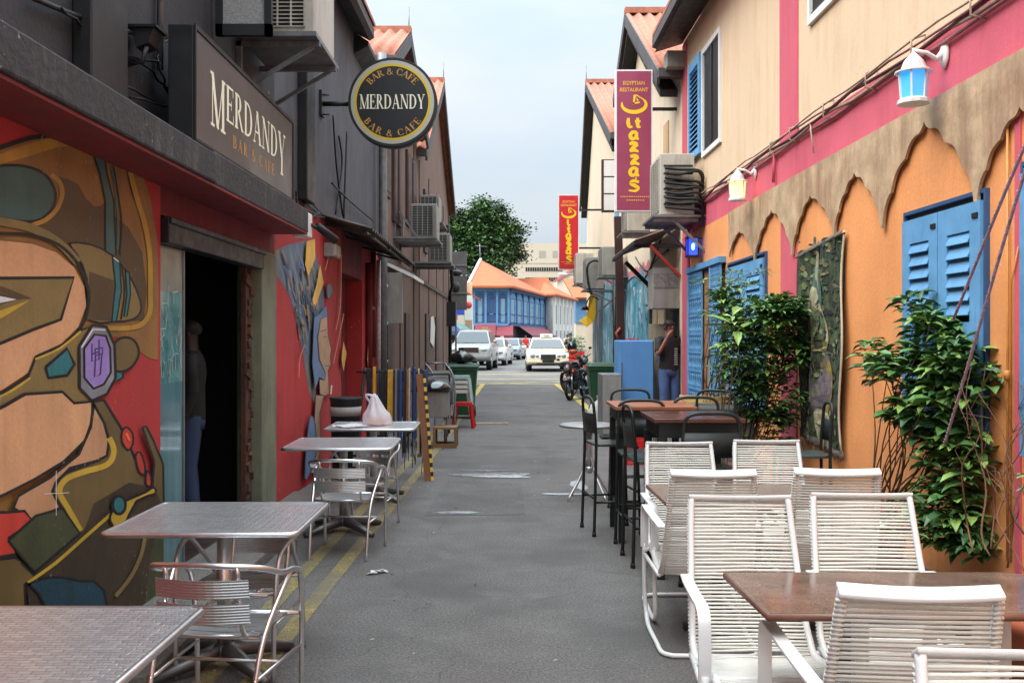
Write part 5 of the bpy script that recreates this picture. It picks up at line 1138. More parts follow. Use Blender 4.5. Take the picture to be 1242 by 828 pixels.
def make_alu_chair():
    t = thing('aluminium_chair', '', 'chair')
    mb = MB()
    loop = bez([(-.25, .24, .0), (-.255, .235, .35), (-.265, .2, .60), (-.275, .08, .665), (-.275, -.08, .69), (-.24, -.2, .735), (-.13, -.265, .755), (0, -.28, .76), (.13, -.265, .755), (.24, -.2, .735), (.275, -.08, .69), (.275, .08, .665), (.265, .2, .60), (.255, .235, .35), (.25, .24, 0)], 5)
    mb.tube(loop, .0125, 8); mb.build('arm_loop', alu, t)
    for s_ in (-1, 1):
        mb = MB(); mb.tube(bez([(s_ * .22, -.30, 0), (s_ * .225, -.25, .25), (s_ * .235, -.16, .45), (s_ * .262, .0, .62), (s_ * .272, .05, .665)], 4), .0115, 8); mb.build('rear_leg', alu, t)
    mb = MB()
    for s_ in (-1, 1): mb.tube(bez([(s_ * .155, .2, .435), (s_ * .155, -.05, .43), (s_ * .155, -.18, .45), (s_ * .155, -.225, .56), (s_ * .155, -.258, .75)], 4), .0105, 8)
    mb.tube([(-.25, .21, .43), (.25, .21, .43)], .01, 7); mb.tube([(-.235, -.15, .43), (.235, -.15, .43)], .01, 7)
    mb.tube([(-.25, .235, .28), (-.225, -.25, .28)], .008, 6); mb.tube([(.25, .235, .28), (.225, -.25, .28)], .008, 6); mb.tube([(-.24, 0, .28), (.24, 0, .28)], .008, 6)
    mb.build('frame', alu, t)
    mb = MB(); n = 12
    for k in range(6):
        y0 = -.17 + k * .068; rows = []
        for i in range(n + 1):
            x = -.215 + .43 * i / n; dz = -.012 * math.cos(x / .215 * PI / 2) - (.012 if k == 5 else 0) - .004 * k * 0
            rows.append((x, dz))
        vv = []
        for x, dz in rows: vv += [(x, y0, .448 + dz), (x, y0 + .056, .448 + dz - (.014 if k == 5 else 0)), (x, y0, .442 + dz), (x, y0 + .056, .442 + dz - (.014 if k == 5 else 0))]
        fs = []
        for i in range(n): a = 4 * i; b = a + 4; fs += [(a, a + 1, b + 1, b), (a + 2, b + 2, b + 3, a + 3), (a, b, b + 2, a + 2), (a + 1, a + 3, b + 3, b + 1)]
        mb.add(vv, fs, False)
    mb.build('seat', steel, t)
    mb = MB()
    for z0, z1 in ((.515, .6), (.622, .7)):
        vv = []
        for i in range(n + 1):
            x = -.2 + .4 * i / n; y = -.235 - .045 * math.cos(x / .2 * PI / 2) * .9; vv += [(x, y - (z0 - .5) * .1, z0), (x, y - (z1 - .5) * .1, z1), (x, y + .006 - (z0 - .5) * .1, z0), (x, y + .006 - (z1 - .5) * .1, z1)]
        fs = []
        for i in range(n): a = 4 * i; b = a + 4; fs += [(a, a + 1, b + 1, b), (a + 2, b + 2, b + 3, a + 3), (a, b, b + 2, a + 2), (a + 1, a + 3, b + 3, b + 1)]
        mb.add(vv, fs, False)
    mb.build('backrest_slats', ribsteel, t)
    for ch in C.objects:
        if ch.parent == t:
            for v in ch.data.vertices: v.co.z *= .94; v.co.x *= .93
    return t
ac0 = make_alu_chair(); ac0['label'] = 'nearest slatted aluminium chair with its back to the camera'; ac0['group'] = 'aluminium bistro chairs'
ac0.location = (-1.17, 4.0, 0); ac0.rotation_euler = (0, 0, R(-6))
# ---------------- white cord chairs ----------------
cord = mat('white_cord', (226, 224, 214), .5, var=.06, scale=8); wmet = mat('white_metal', (232, 232, 230), .35, var=.04, scale=6)
def make_cord_chair():
    t = thing('cord_chair', '', 'chair')
    prof = bez([(-.235, .93), (-.195, .80), (-.13, .62), (-.06, .47), (.0, .395), (.07, .375), (.25, .40), (.44, .43), (.49, .42)], 5)  # (y, z): top of back -> front of seat
    def hwid(i): return .196 + .03 * min(1, i / 18)
    for s_ in (-1, 1):
        mb = MB(); mb.tube([(s_ * hwid(i), y, z) for i, (y, z) in enumerate(prof)], .0125, 8); mb.build('side_rail', wmet, t)
    # cords wrapped across
    dist = [0]
    for a, b in zip(prof[:-1], prof[1:]): dist.append(dist[-1] + math.hypot(a[0] - b[0], a[1] - b[1]))
    def pt(d_):
        for i in range(len(dist) - 1):
            if d_ <= dist[i + 1]: u = (d_ - dist[i]) / (dist[i + 1] - dist[i]); return prof[i][0] + (prof[i + 1][0] - prof[i][0]) * u, prof[i][1] + (prof[i + 1][1] - prof[i][1]) * u, i
        return prof[-1][0], prof[-1][1], len(prof) - 1
    tot = dist[-1]; mbs = {'backrest_cords': MB(), 'seat_cords': MB()}; d_ = .03; rnd = random.Random(1)
    while d_ < tot - .01:
        y, z, i = pt(d_); w_ = hwid(i) + .013; back = d_ < .62
        bow = -.012 if back else 0; dz = 0 if back else -.012; j = rnd.uniform(-.0015, .0015)
        mb = mbs['backrest_cords' if back else 'seat_cords']
        mb.tube([(-w_, y - .008, z + j), (-w_ * .55, y + bow, z + dz * .8 + j), (0, y + bow * 1.3, z + dz + j), (w_ * .55, y + bow, z + dz * .8 - j), (w_, y - .008, z - j)], .0053, 5)
        for s_ in (-1, 1): mb.tube([(s_ * (w_ - .027), y - .014 if back else y, z if back else z - .014), (s_ * (w_ + .002), y - .006, z)], .0053, 5)
        d_ += .0145
    for k, mb in mbs.items(): mb.build(k, cord, t)
    mb = MB(); n = 12; vv = []
    for i in range(n + 1):
        x = -.208 + .416 * i / n; y = -.235 - .014 * math.cos(x / .208 * PI / 2); h_ = .006 * math.cos(x / .208 * PI / 2); vv += [(x, y - .024, .925 - h_), (x, y + .014, .948 - h_), (x, y - .022, .912 - h_), (x, y + .016, .936 - h_)]
    fs = [(0, 1, 3, 2), (4 * n, 4 * n + 2, 4 * n + 3, 4 * n + 1)]
    for i in range(n): a = 4 * i; b = a + 4; fs += [(a, a + 1, b + 1, b), (a + 2, b + 2, b + 3, a + 3), (a, b, b + 2, a + 2), (a + 1, a + 3, b + 3, b + 1)]
    mb.add(vv, fs, True); mb.build('top_rail', wmet, t, bevel=.003)
    for s_ in (-1, 1):
        mb = MB(); path = [(-.13, .64), (.0, .648), (.2, .656), (.37, .662), (.40, .66), (.425, .651), (.442, .633), (.45, .61), (.453, .57), (.455, .5), (.455, .42)]; x0 = s_ * .265; vv = []
        for i, (y, z) in enumerate(path):
            a = path[max(0, i - 1)]; b = path[min(len(path) - 1, i + 1)]; l_ = math.hypot(b[0] - a[0], b[1] - a[1]); ny, nz = -(b[1] - a[1]) / l_ * .006, (b[0] - a[0]) / l_ * .006
            xc = x0 - s_ * (.03 if i == 0 else .018 if i == 1 else .006 if i == 2 else 0)
            vv += [(xc - .022, y + ny, z + nz), (xc + .022, y + ny, z + nz), (xc - .022, y - ny, z - nz), (xc + .022, y - ny, z - nz)]
        N = len(path) - 1; fs = [(0, 1, 3, 2), (4 * N, 4 * N + 2, 4 * N + 3, 4 * N + 1)]
        for i in range(N): a = 4 * i; b = a + 4; fs += [(a, a + 1, b + 1, b), (a + 2, b + 2, b + 3, a + 3), (a, b, b + 2, a + 2), (a + 1, a + 3, b + 3, b + 1)]
        mb.add(vv, fs, True); mb.build('armrest', wmet, t, bevel=.002)
    mb = MB()
    x0 = .265
    base = [(-x0, .46, .44), (-x0, .455, .25), (-x0 + .005, .45, .10), (-x0 + .01, .40, .03), (-x0 + .01, .30, .014), (-x0 + .02, .05, .014), (-x0 + .03, -.12, .014), (-x0 + .08, -.17, .014)]
    base = bez(base, 4); full = base + [(-x, y, z) for x, y, z in base[::-1]]
    mb.tube(full, .0125, 8); mb.tube([(-x0, .44, .40), (-.22, .44, .425), (.22, .44, .425), (x0, .44, .40)], .011, 7); mb.tube([(-.23, .1, .36), (.23, .1, .36)], .01, 7)
    mb.tube([(-x0, .455, .38), (-.235, .0, .37)], .011, 7); mb.tube([(x0, .455, .38), (.235, .0, .37)], .011, 7)
    mb.build('sled_base', wmet, t)
    return t
cc0 = make_cord_chair(); cc0['group'] = 'white cord chairs'
# ---------------- bar chairs ----------------
bk = mat('bottle_green_metal', (30, 36, 34), .45, .2, var=.2, scale=9); bseat = mat('grey_green_seat', (74, 84, 80), .35, .4, var=.15, scale=6)
def make_bar_chair():
    t = thing('bar_chair', '', 'chair')
    mb = MB(); mb.tube(bez([(-.2, -.2, 0), (-.19, -.185, .5), (-.185, -.18, .80), (-.18, -.195, 1.0), (-.165, -.20, 1.07), (-.11, -.205, 1.10), (0, -.205, 1.105), (.11, -.205, 1.10), (.165, -.20, 1.07), (.18, -.195, 1.0), (.185, -.18, .8), (.19, -.185, .5), (.2, -.2, 0)], 4), .0125, 8); mb.build('back_loop', bk, t)
    for s_ in (-1, 1):
        mb = MB(); mb.tube([(s_ * .19, .19, 0), (s_ * .175, .165, .71)], .0125, 8); mb.build('leg', bk, t)
    mb = MB(); n = 10; vv = []
    for i in range(n + 1):
        x = -.178 + .356 * i / n; y = -.19 - .022 * math.cos(x / .178 * PI / 2); vv += [(x, y, .82), (x, y - .012, .98), (x, y + .004, .82), (x, y - .008, .98)]
    fs = []
    for i in range(n): a = 4 * i; b = a + 4; fs += [(a, a + 1, b + 1, b), (a + 2, b + 2, b + 3, a + 3), (a, b, b + 2, a + 2), (a + 1, a + 3, b + 3, b + 1)]
    mb.add(vv, fs, True); mb.build('back_panel', bk, t)
    mb = MB(); mb.prism(rrect(.19, .18, .05), .715, .735, ax=2); mb.build('seat', bseat, t, bevel=.004)
    mb = MB()
    for z in (.27,): mb.tube([(-.193, -.19, z), (-.187, .18, z)], .01, 6); mb.tube([(.193, -.19, z), (.187, .18, z)], .01, 6)
    mb.tube([(-.187, .18, .34), (.187, .18, .34)], .01, 6); mb.tube([(-.19, -.187, .3), (.19, -.187, .3)], .01, 6); mb.build('foot_rail', bk, t)
    mb = MB()
    for x, y in ((-.2, -.2), (.2, -.2), (-.19, .19), (.19, .19)): mb.cyl((x, y, 0), (x, y, .035), .018, .016, 8)
    mb.build('feet', black, t)
    return t
bc0 = make_bar_chair(); bc0['group'] = 'dark green bar chairs'
index_kids()
# placements
G = at0['group']
for loc, rz, lab in (((-1.385, 4.68, 0), .6, 'second embossed steel table from the camera, in front of the bar doorway'), ((-1.385, 8.0, 0), 1.5, 'third steel table from the camera, empty, by the painted figure'), ((-1.37, 9.62, 0), 1.5, 'steel table farthest away, holding a plastic bag and papers')):
    o = dup(at0, loc, R(rz), lab)
G = ac0['group']
for loc, rz, lab in (((-1.30, 4.72, 0), 174, 'aluminium chair pushed right under the second table'), ((-1.22, 7.22, 0), -4, 'aluminium chair with its back to us at the third table'), ((-1.22, 8.12, 0), 172, 'aluminium chair pushed under the third steel table'), ((-1.5, 3.42, 0), 178, 'aluminium chair half hidden behind the nearest steel table')):
    if 'half hidden' in lab: continue
    dup(ac0, loc, R(rz), lab)
# white chairs: facing camera = rz 180
wc = [((.925, 3.74, 0), 179, 'white cord chair facing us at the left of the near stone table'), ((1.44, 3.80, 0), 178, 'white cord chair facing us behind the middle of the near stone table'),
      ((1.07, 2.75, 0), -4, 'nearest white cord chair seen from behind with a flat top rail'), ((1.03, 1.77, 0), 177, 'white cord chair cut off by the bottom right corner'),
      ((.99, 4.98, 0), -2, 'white cord chair seen from behind at the left of the far stone table'), ((1.62, 5.02, 0), -5, 'white cord chair seen from behind at the right of the far stone table'),
      ((1.04, 5.80, 0), 181, 'farthest left white cord chair, facing us beside the bar chairs'), ((1.60, 5.92, 0), 178, 'farthest right white cord chair, facing us near the tapestry')]
for i, (loc, rz, lab) in enumerate(wc):
    if i == 0: cc0.location = loc; cc0.rotation_euler = (0, 0, R(rz)); cc0['label'] = lab
    else: dup(cc0, loc, R(rz), lab)
bcs = [((.82, 8.02, 0), -80, 'bar chair at the left end of the orange-topped bar table'), ((1.02, 6.93, 0), -86, 'bar chair at the left side of the dark red bar table'),
       ((1.11, 8.92, 0), 180, 'bar chair behind the orange-topped bar table, in front of the blue fridge'), ((1.00, 7.32, 0), 180, 'bar chair squeezed between the two bar tables'),
       ((1.49, 7.72, 0), 178, 'bar chair behind the dark red table, on its right side'), ((1.27, 6.42, 0), 2, 'bar chair with its back to us in front of the dark red bar table'),
       ((2.15, 7.25, 0), 82, 'bar chair standing against the orange wall beside the tapestry'), ((1.78, 8.8, 0), 150, 'bar chair farthest to the back beside the bush')]
for i, (loc, rz, lab) in enumerate(bcs):
    if i == 0: bc0.location = loc; bc0.rotation_euler = (0, 0, R(rz)); bc0['label'] = lab
    else: dup(bc0, loc, R(rz), lab)
# bar tables
def bar_table(x0, x1, y0, y1, lab, m):
    cx, cy = (x0 + x1) / 2, (y0 + y1) / 2; t = thing('bar_table', lab, 'table', (cx, cy, 0), group='bar height tables')
    mb = MB(); mb.box(x0, y0, 1.03, x1, y1, 1.058); mb.build('tabletop', m, t, bevel=.004)
    mb = MB(); q = .04; mb.box(x0 + q, y0 + q, .93, x1 - q, y0 + q + .03, 1.029); mb.box(x0 + q, y1 - q - .03, .93, x1 - q, y1 - q, 1.029); mb.box(x0 + q, y0 + q + .03, .93, x0 + q + .03, y1 - q - .03, 1.029); mb.box(x1 - q - .03, y0 + q + .03, .93, x1 - q, y1 - q - .03, 1.029); mb.build('apron', bk, t)
    for a in (x0 + .05, x1 - .05):
        for b in (y0 + .05, y1 - .05): mb = MB(); mb.box(a - .024, b - .024, 0, a + .024, b + .024, .929); mb.build('leg', bk, t)
    mb = MB(); mb.box(x0 + .075, y0 + .04, .28, x1 - .075, y0 + .06, .31); mb.box(x0 + .04, y0 + .075, .24, x0 + .06, y1 - .075, .27); mb.box(x1 - .06, y0 + .075, .24, x1 - .04, y1 - .075, .27); mb.build('foot_rail', bk, t)
bar_table(.80, 1.43, 7.50, 8.26, 'bar table with a plain orange-brown top', mat('orange_wood', (150, 92, 62), .35, var=.15, scale=6, streak=.3, dirt=(110, 60, 40)))
bar_table(.93, 1.53, 6.36, 7.08, 'bar table with a glossy dark red top nearer the camera', mat('red_wood', (88, 52, 44), .18, var=.2, scale=6, streak=.3, dirt=(70, 34, 32)))
# stone tables
granite = mat('red_granite', (112, 90, 78), .06, var=.3, scale=5, grain=.35, bscale=180, streak=.35, dirt=(96, 70, 62))
granite_edge = mat('granite_edge', (118, 80, 64), .4, var=.2, scale=20)
def stone_table(x0, x1, y0, y1, lab):
    cx, cy = (x0 + x1) / 2, (y0 + y1) / 2; t = thing('stone_table', lab, 'table', (cx, cy, 0), group='red granite tables'); c_ = .14
    poly = [(x0 + .02, y0), (x1 - c_, y0), (x1, y0 + c_), (x1, y1 - c_), (x1 - c_, y1), (x0, y1)]
    mb = MB(); mb.prism(poly, .715, .742, ax=2); mb.build('tabletop', [granite], t, bevel=.004)
    mb = MB(); pl = [(x, y, .7285) for x, y in poly]; mb.tube(pl, .0125, 6, closed=True); mb.build('edge_moulding', granite_edge, t)
    for x in (cx - .25, cx + .15):
        mb = MB(); mb.cyl((x, cy, .04), (x, cy, .71), .03, .03, 10); mb.build('column', blackpaint, t)
        mb = MB(); mb.box(x - .03, cy - .2, 0, x + .03, cy + .2, .04); mb.box(x - .18, cy - .03, 0, x - .03, cy + .03, .035); mb.box(x + .03, cy - .03, 0, x + .18, cy + .03, .035); mb.build('foot', blackpaint, t)
stone_table(.765, 1.93, 2.98, 3.50, 'near red stone table with a chamfered corner among the white chairs')
stone_table(.78, 1.95, 4.98, 5.62, 'far red stone table behind the white chairs')
# round silver table
t = thing('round_table', 'small round silver pedestal table with splayed tubular legs', 'table', (.76, 9.6, 0))
mb = MB(); mb.lathe([(.0, .715), (.28, .715), (.295, .722), (.295, .735), (.28, .742), (0, .742)], (.76, 9.6, 0), 32); mb.build('tabletop', mat('dull_steel', (150, 150, 148), .5, .7, var=.15, scale=8), t)
mb = MB(); mb.cyl((.76, 9.6, .3), (.76, 9.6, .714), .035, .035, 12); mb.lathe([(.05, .33), (.055, .3), (.03, .26)], (.76, 9.6, 0), 12); mb.build('column', alu, t)
for k in range(4):
    a = R(35 + 90 * k); mb = MB(); mb.tube(bez([(.76 + .03 * math.cos(a), 9.6 + .03 * math.sin(a), .42), (.76 + .1 * math.cos(a), 9.6 + .1 * math.sin(a), .25), (.76 + .27 * math.cos(a), 9.6 + .27 * math.sin(a), .012)], 5), .011, 7); mb.build('leg', alu, t)
# dark counter with yellow edges behind the bar chairs
t = thing('serving_counter', 'grey topped serving counter with a yellow printed edge by the grille gate', 'counter', (1.95, 9.7, 0))
mb = MB(); mb.box(1.62, 9.3, .88, 2.35, 10.0, .92); mb.build('top', mat('counter_grey', (92, 98, 104), .4, var=.15, scale=6), t)
mb = MB(); mb.box(1.65, 9.33, 0, 2.32, 9.97, .879); mb.build('body', mat('grey_cloth', (150, 150, 150), .7, var=.15, scale=5, streak=.4), t)
t = thing('fruit_crate', 'pale yellow wooden crate on the serving counter', 'crate', (1.9, 9.75, .92))
mb = MB()
for z in (.925, .975): mb.box(1.70, 9.6, z, 2.2, 9.62, z + .035); mb.box(1.70, 9.88, z, 2.2, 9.9, z + .035); mb.box(1.70, 9.62, z, 1.715, 9.88, z + .035); mb.box(2.185, 9.62, z, 2.2, 9.88, z + .035)
mb.box(1.715, 9.62, .921, 2.185, 9.88, .93); mb.build('crate', mat('pale_wood', (204, 176, 120), .7, var=.2, scale=8, streak=.4), t)
# ---------------- things on and around the left tables ----------------
def cloth_bag():
    t = thing('plastic_bag', 'white translucent plastic bag of takeaway food on the farthest steel table', 'bag', (-1.32, 9.62, .73))
    pl = bpy.data.materials.new('thin_plastic'); pl.use_nodes = True; b = pl.node_tree.nodes['Principled BSDF']
    b.inputs['Base Color'].default_value = S(244, 240, 248); b.inputs['Roughness'].default_value = .25; b.inputs['Alpha'].default_value = .55
    mb = MB(); n = 28; prof = [(.10, 0), (.125, .02), (.13, .06), (.12, .11), (.085, .15), (.06, .20), (.04, .25), (.025, .29)]
    rnd = random.Random(4); vv = []; ph = [rnd.uniform(0, 6) for _ in range(5)]
    for j, (r, z) in enumerate(prof):
        for k in range(n):
            a = 2 * PI * k / n; q = 1 + (.05 + .02 * j) * math.sin(7 * a + ph[0] + j * .3) + .04 * math.sin(11 * a + ph[1] - j * .5)
            vv.append((-1.32 + r * 1.05 * q * math.cos(a) - .006 * j, 9.62 + r * q * math.sin(a), .735 + z))
    fs = [(j * n + k, j * n + (k + 1) % n, (j + 1) * n + (k + 1) % n, (j + 1) * n + k) for j in range(len(prof) - 1) for k in range(n)]
    mb.add(vv, fs, True)
    for s_, dx in ((-1, -.05), (1, .02)): mb.tube(bez([(-1.40, 9.62, .95), (-1.39 + dx, 9.62 + s_ * .03, 1.03), (-1.35, 9.62 + s_ * .02, 1.01), (-1.345, 9.62, .97)], 4), .012, 5)
    mb.build('bag_film', pl, t)
    mb = MB(); mb.box(-1.40, 9.56, .737, -1.25, 9.69, .80); mb.build('food_box', mat('orange_food', (226, 140, 70), .6, var=.3, scale=20), t)
cloth_bag()
t = thing('newspaper', 'loose printed paper sheets lying on the farthest steel table', 'paper', (-1.55, 9.55, .732))
mb = MB(); paper = mat('newsprint', (206, 204, 206), .8, var=.15, scale=30, grain=.2)
for i, (x, y, a) in enumerate(((-1.62, 9.5, .2), (-1.52, 9.6, -.3), (-1.56, 9.45, .6))): mb.obox((x, y, .7345 + .003 * i), (.26, .2, .002), (R(1.2 * i), 0, a))
mb.build('sheet', paper, t)
t = thing('black_bucket', 'black bucket with a white band on the wall side behind the steel tables', 'bucket', (-1.83, 10.7, 0))
mb = MB(); mb.lathe([(.14, 0), (.17, .9), (.18, .92), (.18, .94), (.15, .94)], (-1.83, 10.7, 0), 18); mb.build('bin', blackpaint, t)
mb = MB(); mb.lathe([(.170, .74), (.1735, .84)], (-1.83, 10.7, 0), 18); mb.build('band', mat('grey_band', (150, 146, 144), .6), t)
# keg-like pot near painted figure? dark umbrella base
# belt rack
def belt_rack():
    t = thing('belt_rack', 'rack hung with many coloured belts and straps beside the red wall', 'rack', (-1.3, 11.2, 0))
    mb = MB(); mb.tube([(-1.85, 11.3, 0), (-1.7, 11.25, 1.25)], .02, 6); mb.tube([(-.98, 11.1, 0), (-1.02, 11.15, 1.22)], .02, 6); mb.tube([(-1.8, 11.25, 1.2), (-1.0, 11.15, 1.2)], .014, 6); mb.build('rail', brownwood, t)
    cols = {'black': (22, 22, 26), 'yellow': (190, 142, 36), 'orange': (150, 88, 48), 'blue': (40, 66, 120), 'white': (170, 168, 166), 'navy': (30, 36, 66), 'red': (150, 36, 36), 'grey': (110, 110, 116), 'striped': (200, 180, 120)}
    order = ['black', 'black', 'red', 'yellow', 'navy', 'black', 'black', 'black', 'yellow', 'yellow', 'black', 'grey', 'navy', 'blue', 'black', 'orange', 'white', 'black', 'blue', 'striped', 'navy', 'black', 'blue']
    rnd = random.Random(12)
    for i, c_ in enumerate(order):
        x = -1.66 + i * .031; m_ = mat('belt_' + c_, cols[c_], .6, var=.2, scale=12); zt = 1.215 + rnd.uniform(-.02, .02); l1 = rnd.uniform(.5, .95) if i > 3 else .8; y = 11.2 - .004 * i
        x += rnd.uniform(-.012, .012); mb = MB(); wd = rnd.uniform(.016, .032); pts = [(y + .06, zt - l1 * rnd.uniform(.6, .9)), (y + .03, zt - .05), (y, zt + .012), (y - .03, zt - .05), (y - .05 - rnd.uniform(0, .04), zt - l1)]
        pts = bez(pts, 4); vv = []
        for (yy, zz) in pts: vv += [(x - wd / 2, yy, zz), (x + wd / 2, yy, zz)]
        mb.add(vv, [(2 * k, 2 * k + 1, 2 * k + 3, 2 * k + 2) for k in range(len(pts) - 1)]); o = mb.build('belt', m_, t)
        q = o.modifiers.new('thickness', 'SOLIDIFY'); q.thickness = .004
        mb = MB(); yy, zz = pts[-1]; mb.box(x - .016, yy - .006, zz - .04, x + .016, yy, zz); mb.build('buckle', galv, t)
    # clutter of hanging ends near the ground
    mb = MB()
    for k in range(60):
        x = rnd.uniform(-1.7, -1.0); z = rnd.uniform(.03, .5); y = rnd.uniform(11.05, 11.3); mb.beam((x, y, z), (x + rnd.uniform(-.02, .02), y, z + rnd.uniform(.08, .3)), .025, .006)
    mb.build('hanging_ends', mat('dark_straps', (40, 38, 40), .6, var=.6, scale=14), t)
belt_rack()
t = thing('striped_board', 'brown plank edged with black and yellow striped tape leaning by the belts', 'board', (-.98, 10.9, 0))
mb = MB(); mb.beam((-.93, 10.85, 0), (-1.05, 11.1, 1.18), .09, .02, (0, 1, 0)); mb.build('plank', mat('tan_plank', (128, 84, 54), .7, var=.2, scale=6), t)
m1, m2 = mat('tape_yellow', (220, 176, 60), .5), black
mb = MB(); n = 24
for k in range(n):
    a, b = k / n, (k + 1) / n; p0 = Vector((-.885, 10.84, 0)).lerp(Vector((-1.0, 11.09, 1.18)), a); p1 = Vector((-.885, 10.84, 0)).lerp(Vector((-1.0, 11.09, 1.18)), b); mb.cm = k % 2; mb.beam(p0, p1, .03, .03, (0, 1, 0))
mb.build('striped_tape', [m1, m2], t)
# trolley, box, umbrella dome, crate
t = thing('wire_trolley', 'grey wire shopping trolley standing by the brown wall', 'trolley', (-1.35, 16, 0))
mb = MB(); X0, X1, Y0, Y1 = -1.75, -1.0, 15.6, 16.3
def wirebox(mb, x0, y0, x1, y1, z0, z1, n=9, r=.006):
    for k in range(n + 1):
        u = k / n
        for y in (y0, y1): mb.tube([(x0 + (x1 - x0) * u, y, z0), (x0 + (x1 - x0) * u, y, z1)], r, 4)
        for x in (x0, x1): mb.tube([(x, y0 + (y1 - y0) * u, z0), (x, y0 + (y1 - y0) * u, z1)], r, 4)
    for k in range(5):
        z = z0 + (z1 - z0) * k / 4; mb.tube([(x0, y0, z), (x1, y0, z), (x1, y1, z), (x0, y1, z)], r * 1.3, 4, closed=True)
wirebox(mb, X0, Y0, X1, Y1, .5, .95); mb.build('basket', galv, t)
mb = MB(); mb.tube([(X0, 15.5, 1.02), (X1, 15.5, 1.02)], .018, 6); mb.tube([(X0, 15.5, 1.02), (X0, 15.6, .9)], .014, 6); mb.tube([(X1, 15.5, 1.02), (X1, 15.6, .9)], .014, 6); mb.build('handle', blackpaint, t)
mb = MB()
for x in (X0 + .05, X1 - .05):
    mb.tube([(x, 15.65, .5), (x, 15.7, .12), (x, 16.3, .12), (x, 16.25, .5)], .014, 6)
mb.build('frame', galv, t)
for x in (X0 + .05, X1 - .05):
    for y in (15.75, 16.25): mb = MB(); mb.cyl((x - .015, y, .06), (x + .015, y, .06), .055, .055, 12); mb.build('wheel', rubber, t)
t = thing('metal_box', 'grey sheet metal box on the kerb in front of the trolley', 'box', (-1.3, 14.6, .55))
mb = MB(); mb.box(-1.62, 14.4, .42, -.95, 14.9, .8); mb.build('box', acgrey, t, bevel=.01)
mb = MB(); mb.box(-1.64, 14.38, .8, -.93, 14.92, .83); mb.build('lid', darkmetal, t)
for x in (-1.58, -1.0):
    for y in (14.45, 14.85): mb = MB(); mb.tube([(x, y, 0), (x, y, .42)], .014, 6); mb.build('leg', galv, t)
t = thing('black_dome', 'shiny black plastic dome lid lying on the grey metal box', 'lid', (-1.15, 14.55, .83))
mb = MB(); mb.lathe([(.27, 0), (.26, .03), (.2, .09), (.1, .12), (0.01, .125)], (-1.18, 14.6, .832), 24); mb.build('dome', glassy('black_gloss', (20, 22, 24), .15), t)
t = thing('wooden_stool', 'small box-shaped wooden stool standing on the yellow lines', 'stool', (-.98, 14.4, 0))
wd_ = mat('stool_wood', (134, 104, 74), .8, var=.2, scale=6, streak=.5, dirt=(90, 66, 46))
mb = MB(); mb.box(-1.15, 14.1, .27, -.80, 14.5, .3); mb.build('seat', wd_, t)
for x in (-1.15, -.84):
    for y in (14.1, 14.46): mb = MB(); mb.box(x, y, 0, x + .04, y + .04, .269); mb.build('leg', wd_, t)
mb = MB(); mb.box(-1.11, 14.105, .0, -.84, 14.13, .06); mb.box(-1.11, 14.47, 0, -.84, 14.495, .06); mb.build('stretcher', wd_, t)
# plastic stools
pw = mat('white_plastic', (206, 206, 200), .4, var=.06); pr = mat('red_plastic', (186, 34, 30), .4, var=.1); pg = mat('mint_plastic', (168, 190, 186), .4, var=.08)
def plastic_stool(x, y, z, h, m, lab, grp=None):
    t = thing('plastic_stool', lab, 'stool', (x, y, z), group=grp)
    mb = MB(); mb.prism([(x + a, y + b) for a, b in rrect(.15, .15, .04)], z + h - .03, z + h, ax=2); mb.prism([(x + a, y + b) for a, b in rrect(.155, .155, .04)], z + h - .06, z + h - .031, ax=2); mb.build('seat', m, t)
    for a in (-1, 1):
        for b in (-1, 1): mb = MB(); mb.beam((x + a * .13, y + b * .13, z + h - .06), (x + a * .18, y + b * .18, z), .05, .05); mb.build('leg', m, t)
plastic_stool(-.86, 17.3, 0, .46, pr, 'red plastic stool at the bottom in front of the left green bin')
for k, mm in enumerate((pw, pw, pw, pg)):
    plastic_stool(-.92, 17.75, .0 + .085 * k + .2, .46, mm, ['white stool lowest in the leaning stack by the left green bin', 'white stool second from below in the stack by the left green bin', 'white stool third from below in the stack by the left green bin', 'mint green stool on top of the stack by the left green bin'][k], 'stacked plastic stools')
t = thing('stacked_chairs_frame', 'grey tubular folding chair leaning over the stacked stools', 'chair', (-1.15, 17.2, 0))
mb = MB()
for x in (-1.35, -1.0): mb.tube(bez([(x, 17.0, 0), (x, 17.1, .5), (x - .05, 17.2, .95), (x - .2, 17.3, 1.15)], 4), .018, 6)
mb.tube([(-1.55, 17.3, 1.15), (-1.2, 17.3, 1.15)], .018, 6); mb.tube([(-1.35, 17.05, .45), (-1.0, 17.05, .45)], .015, 6); mb.build('frame', galv, t)
mb = MB(); mb.obox((-1.25, 17.2, .85), (.36, .02, .35), (R(-12), 0, 0)); mb.build('backrest', acgrey, t)
t = thing('scrap_plank', 'short pale plank lying flat on the road beside the stools', 'plank', (-.35, 18, 0))
mb = MB(); mb.obox((-.38, 17.9, .025), (.62, .12, .03), (0, 0, R(4))); mb.build('plank', mat('pale_board', (178, 160, 132)), t)
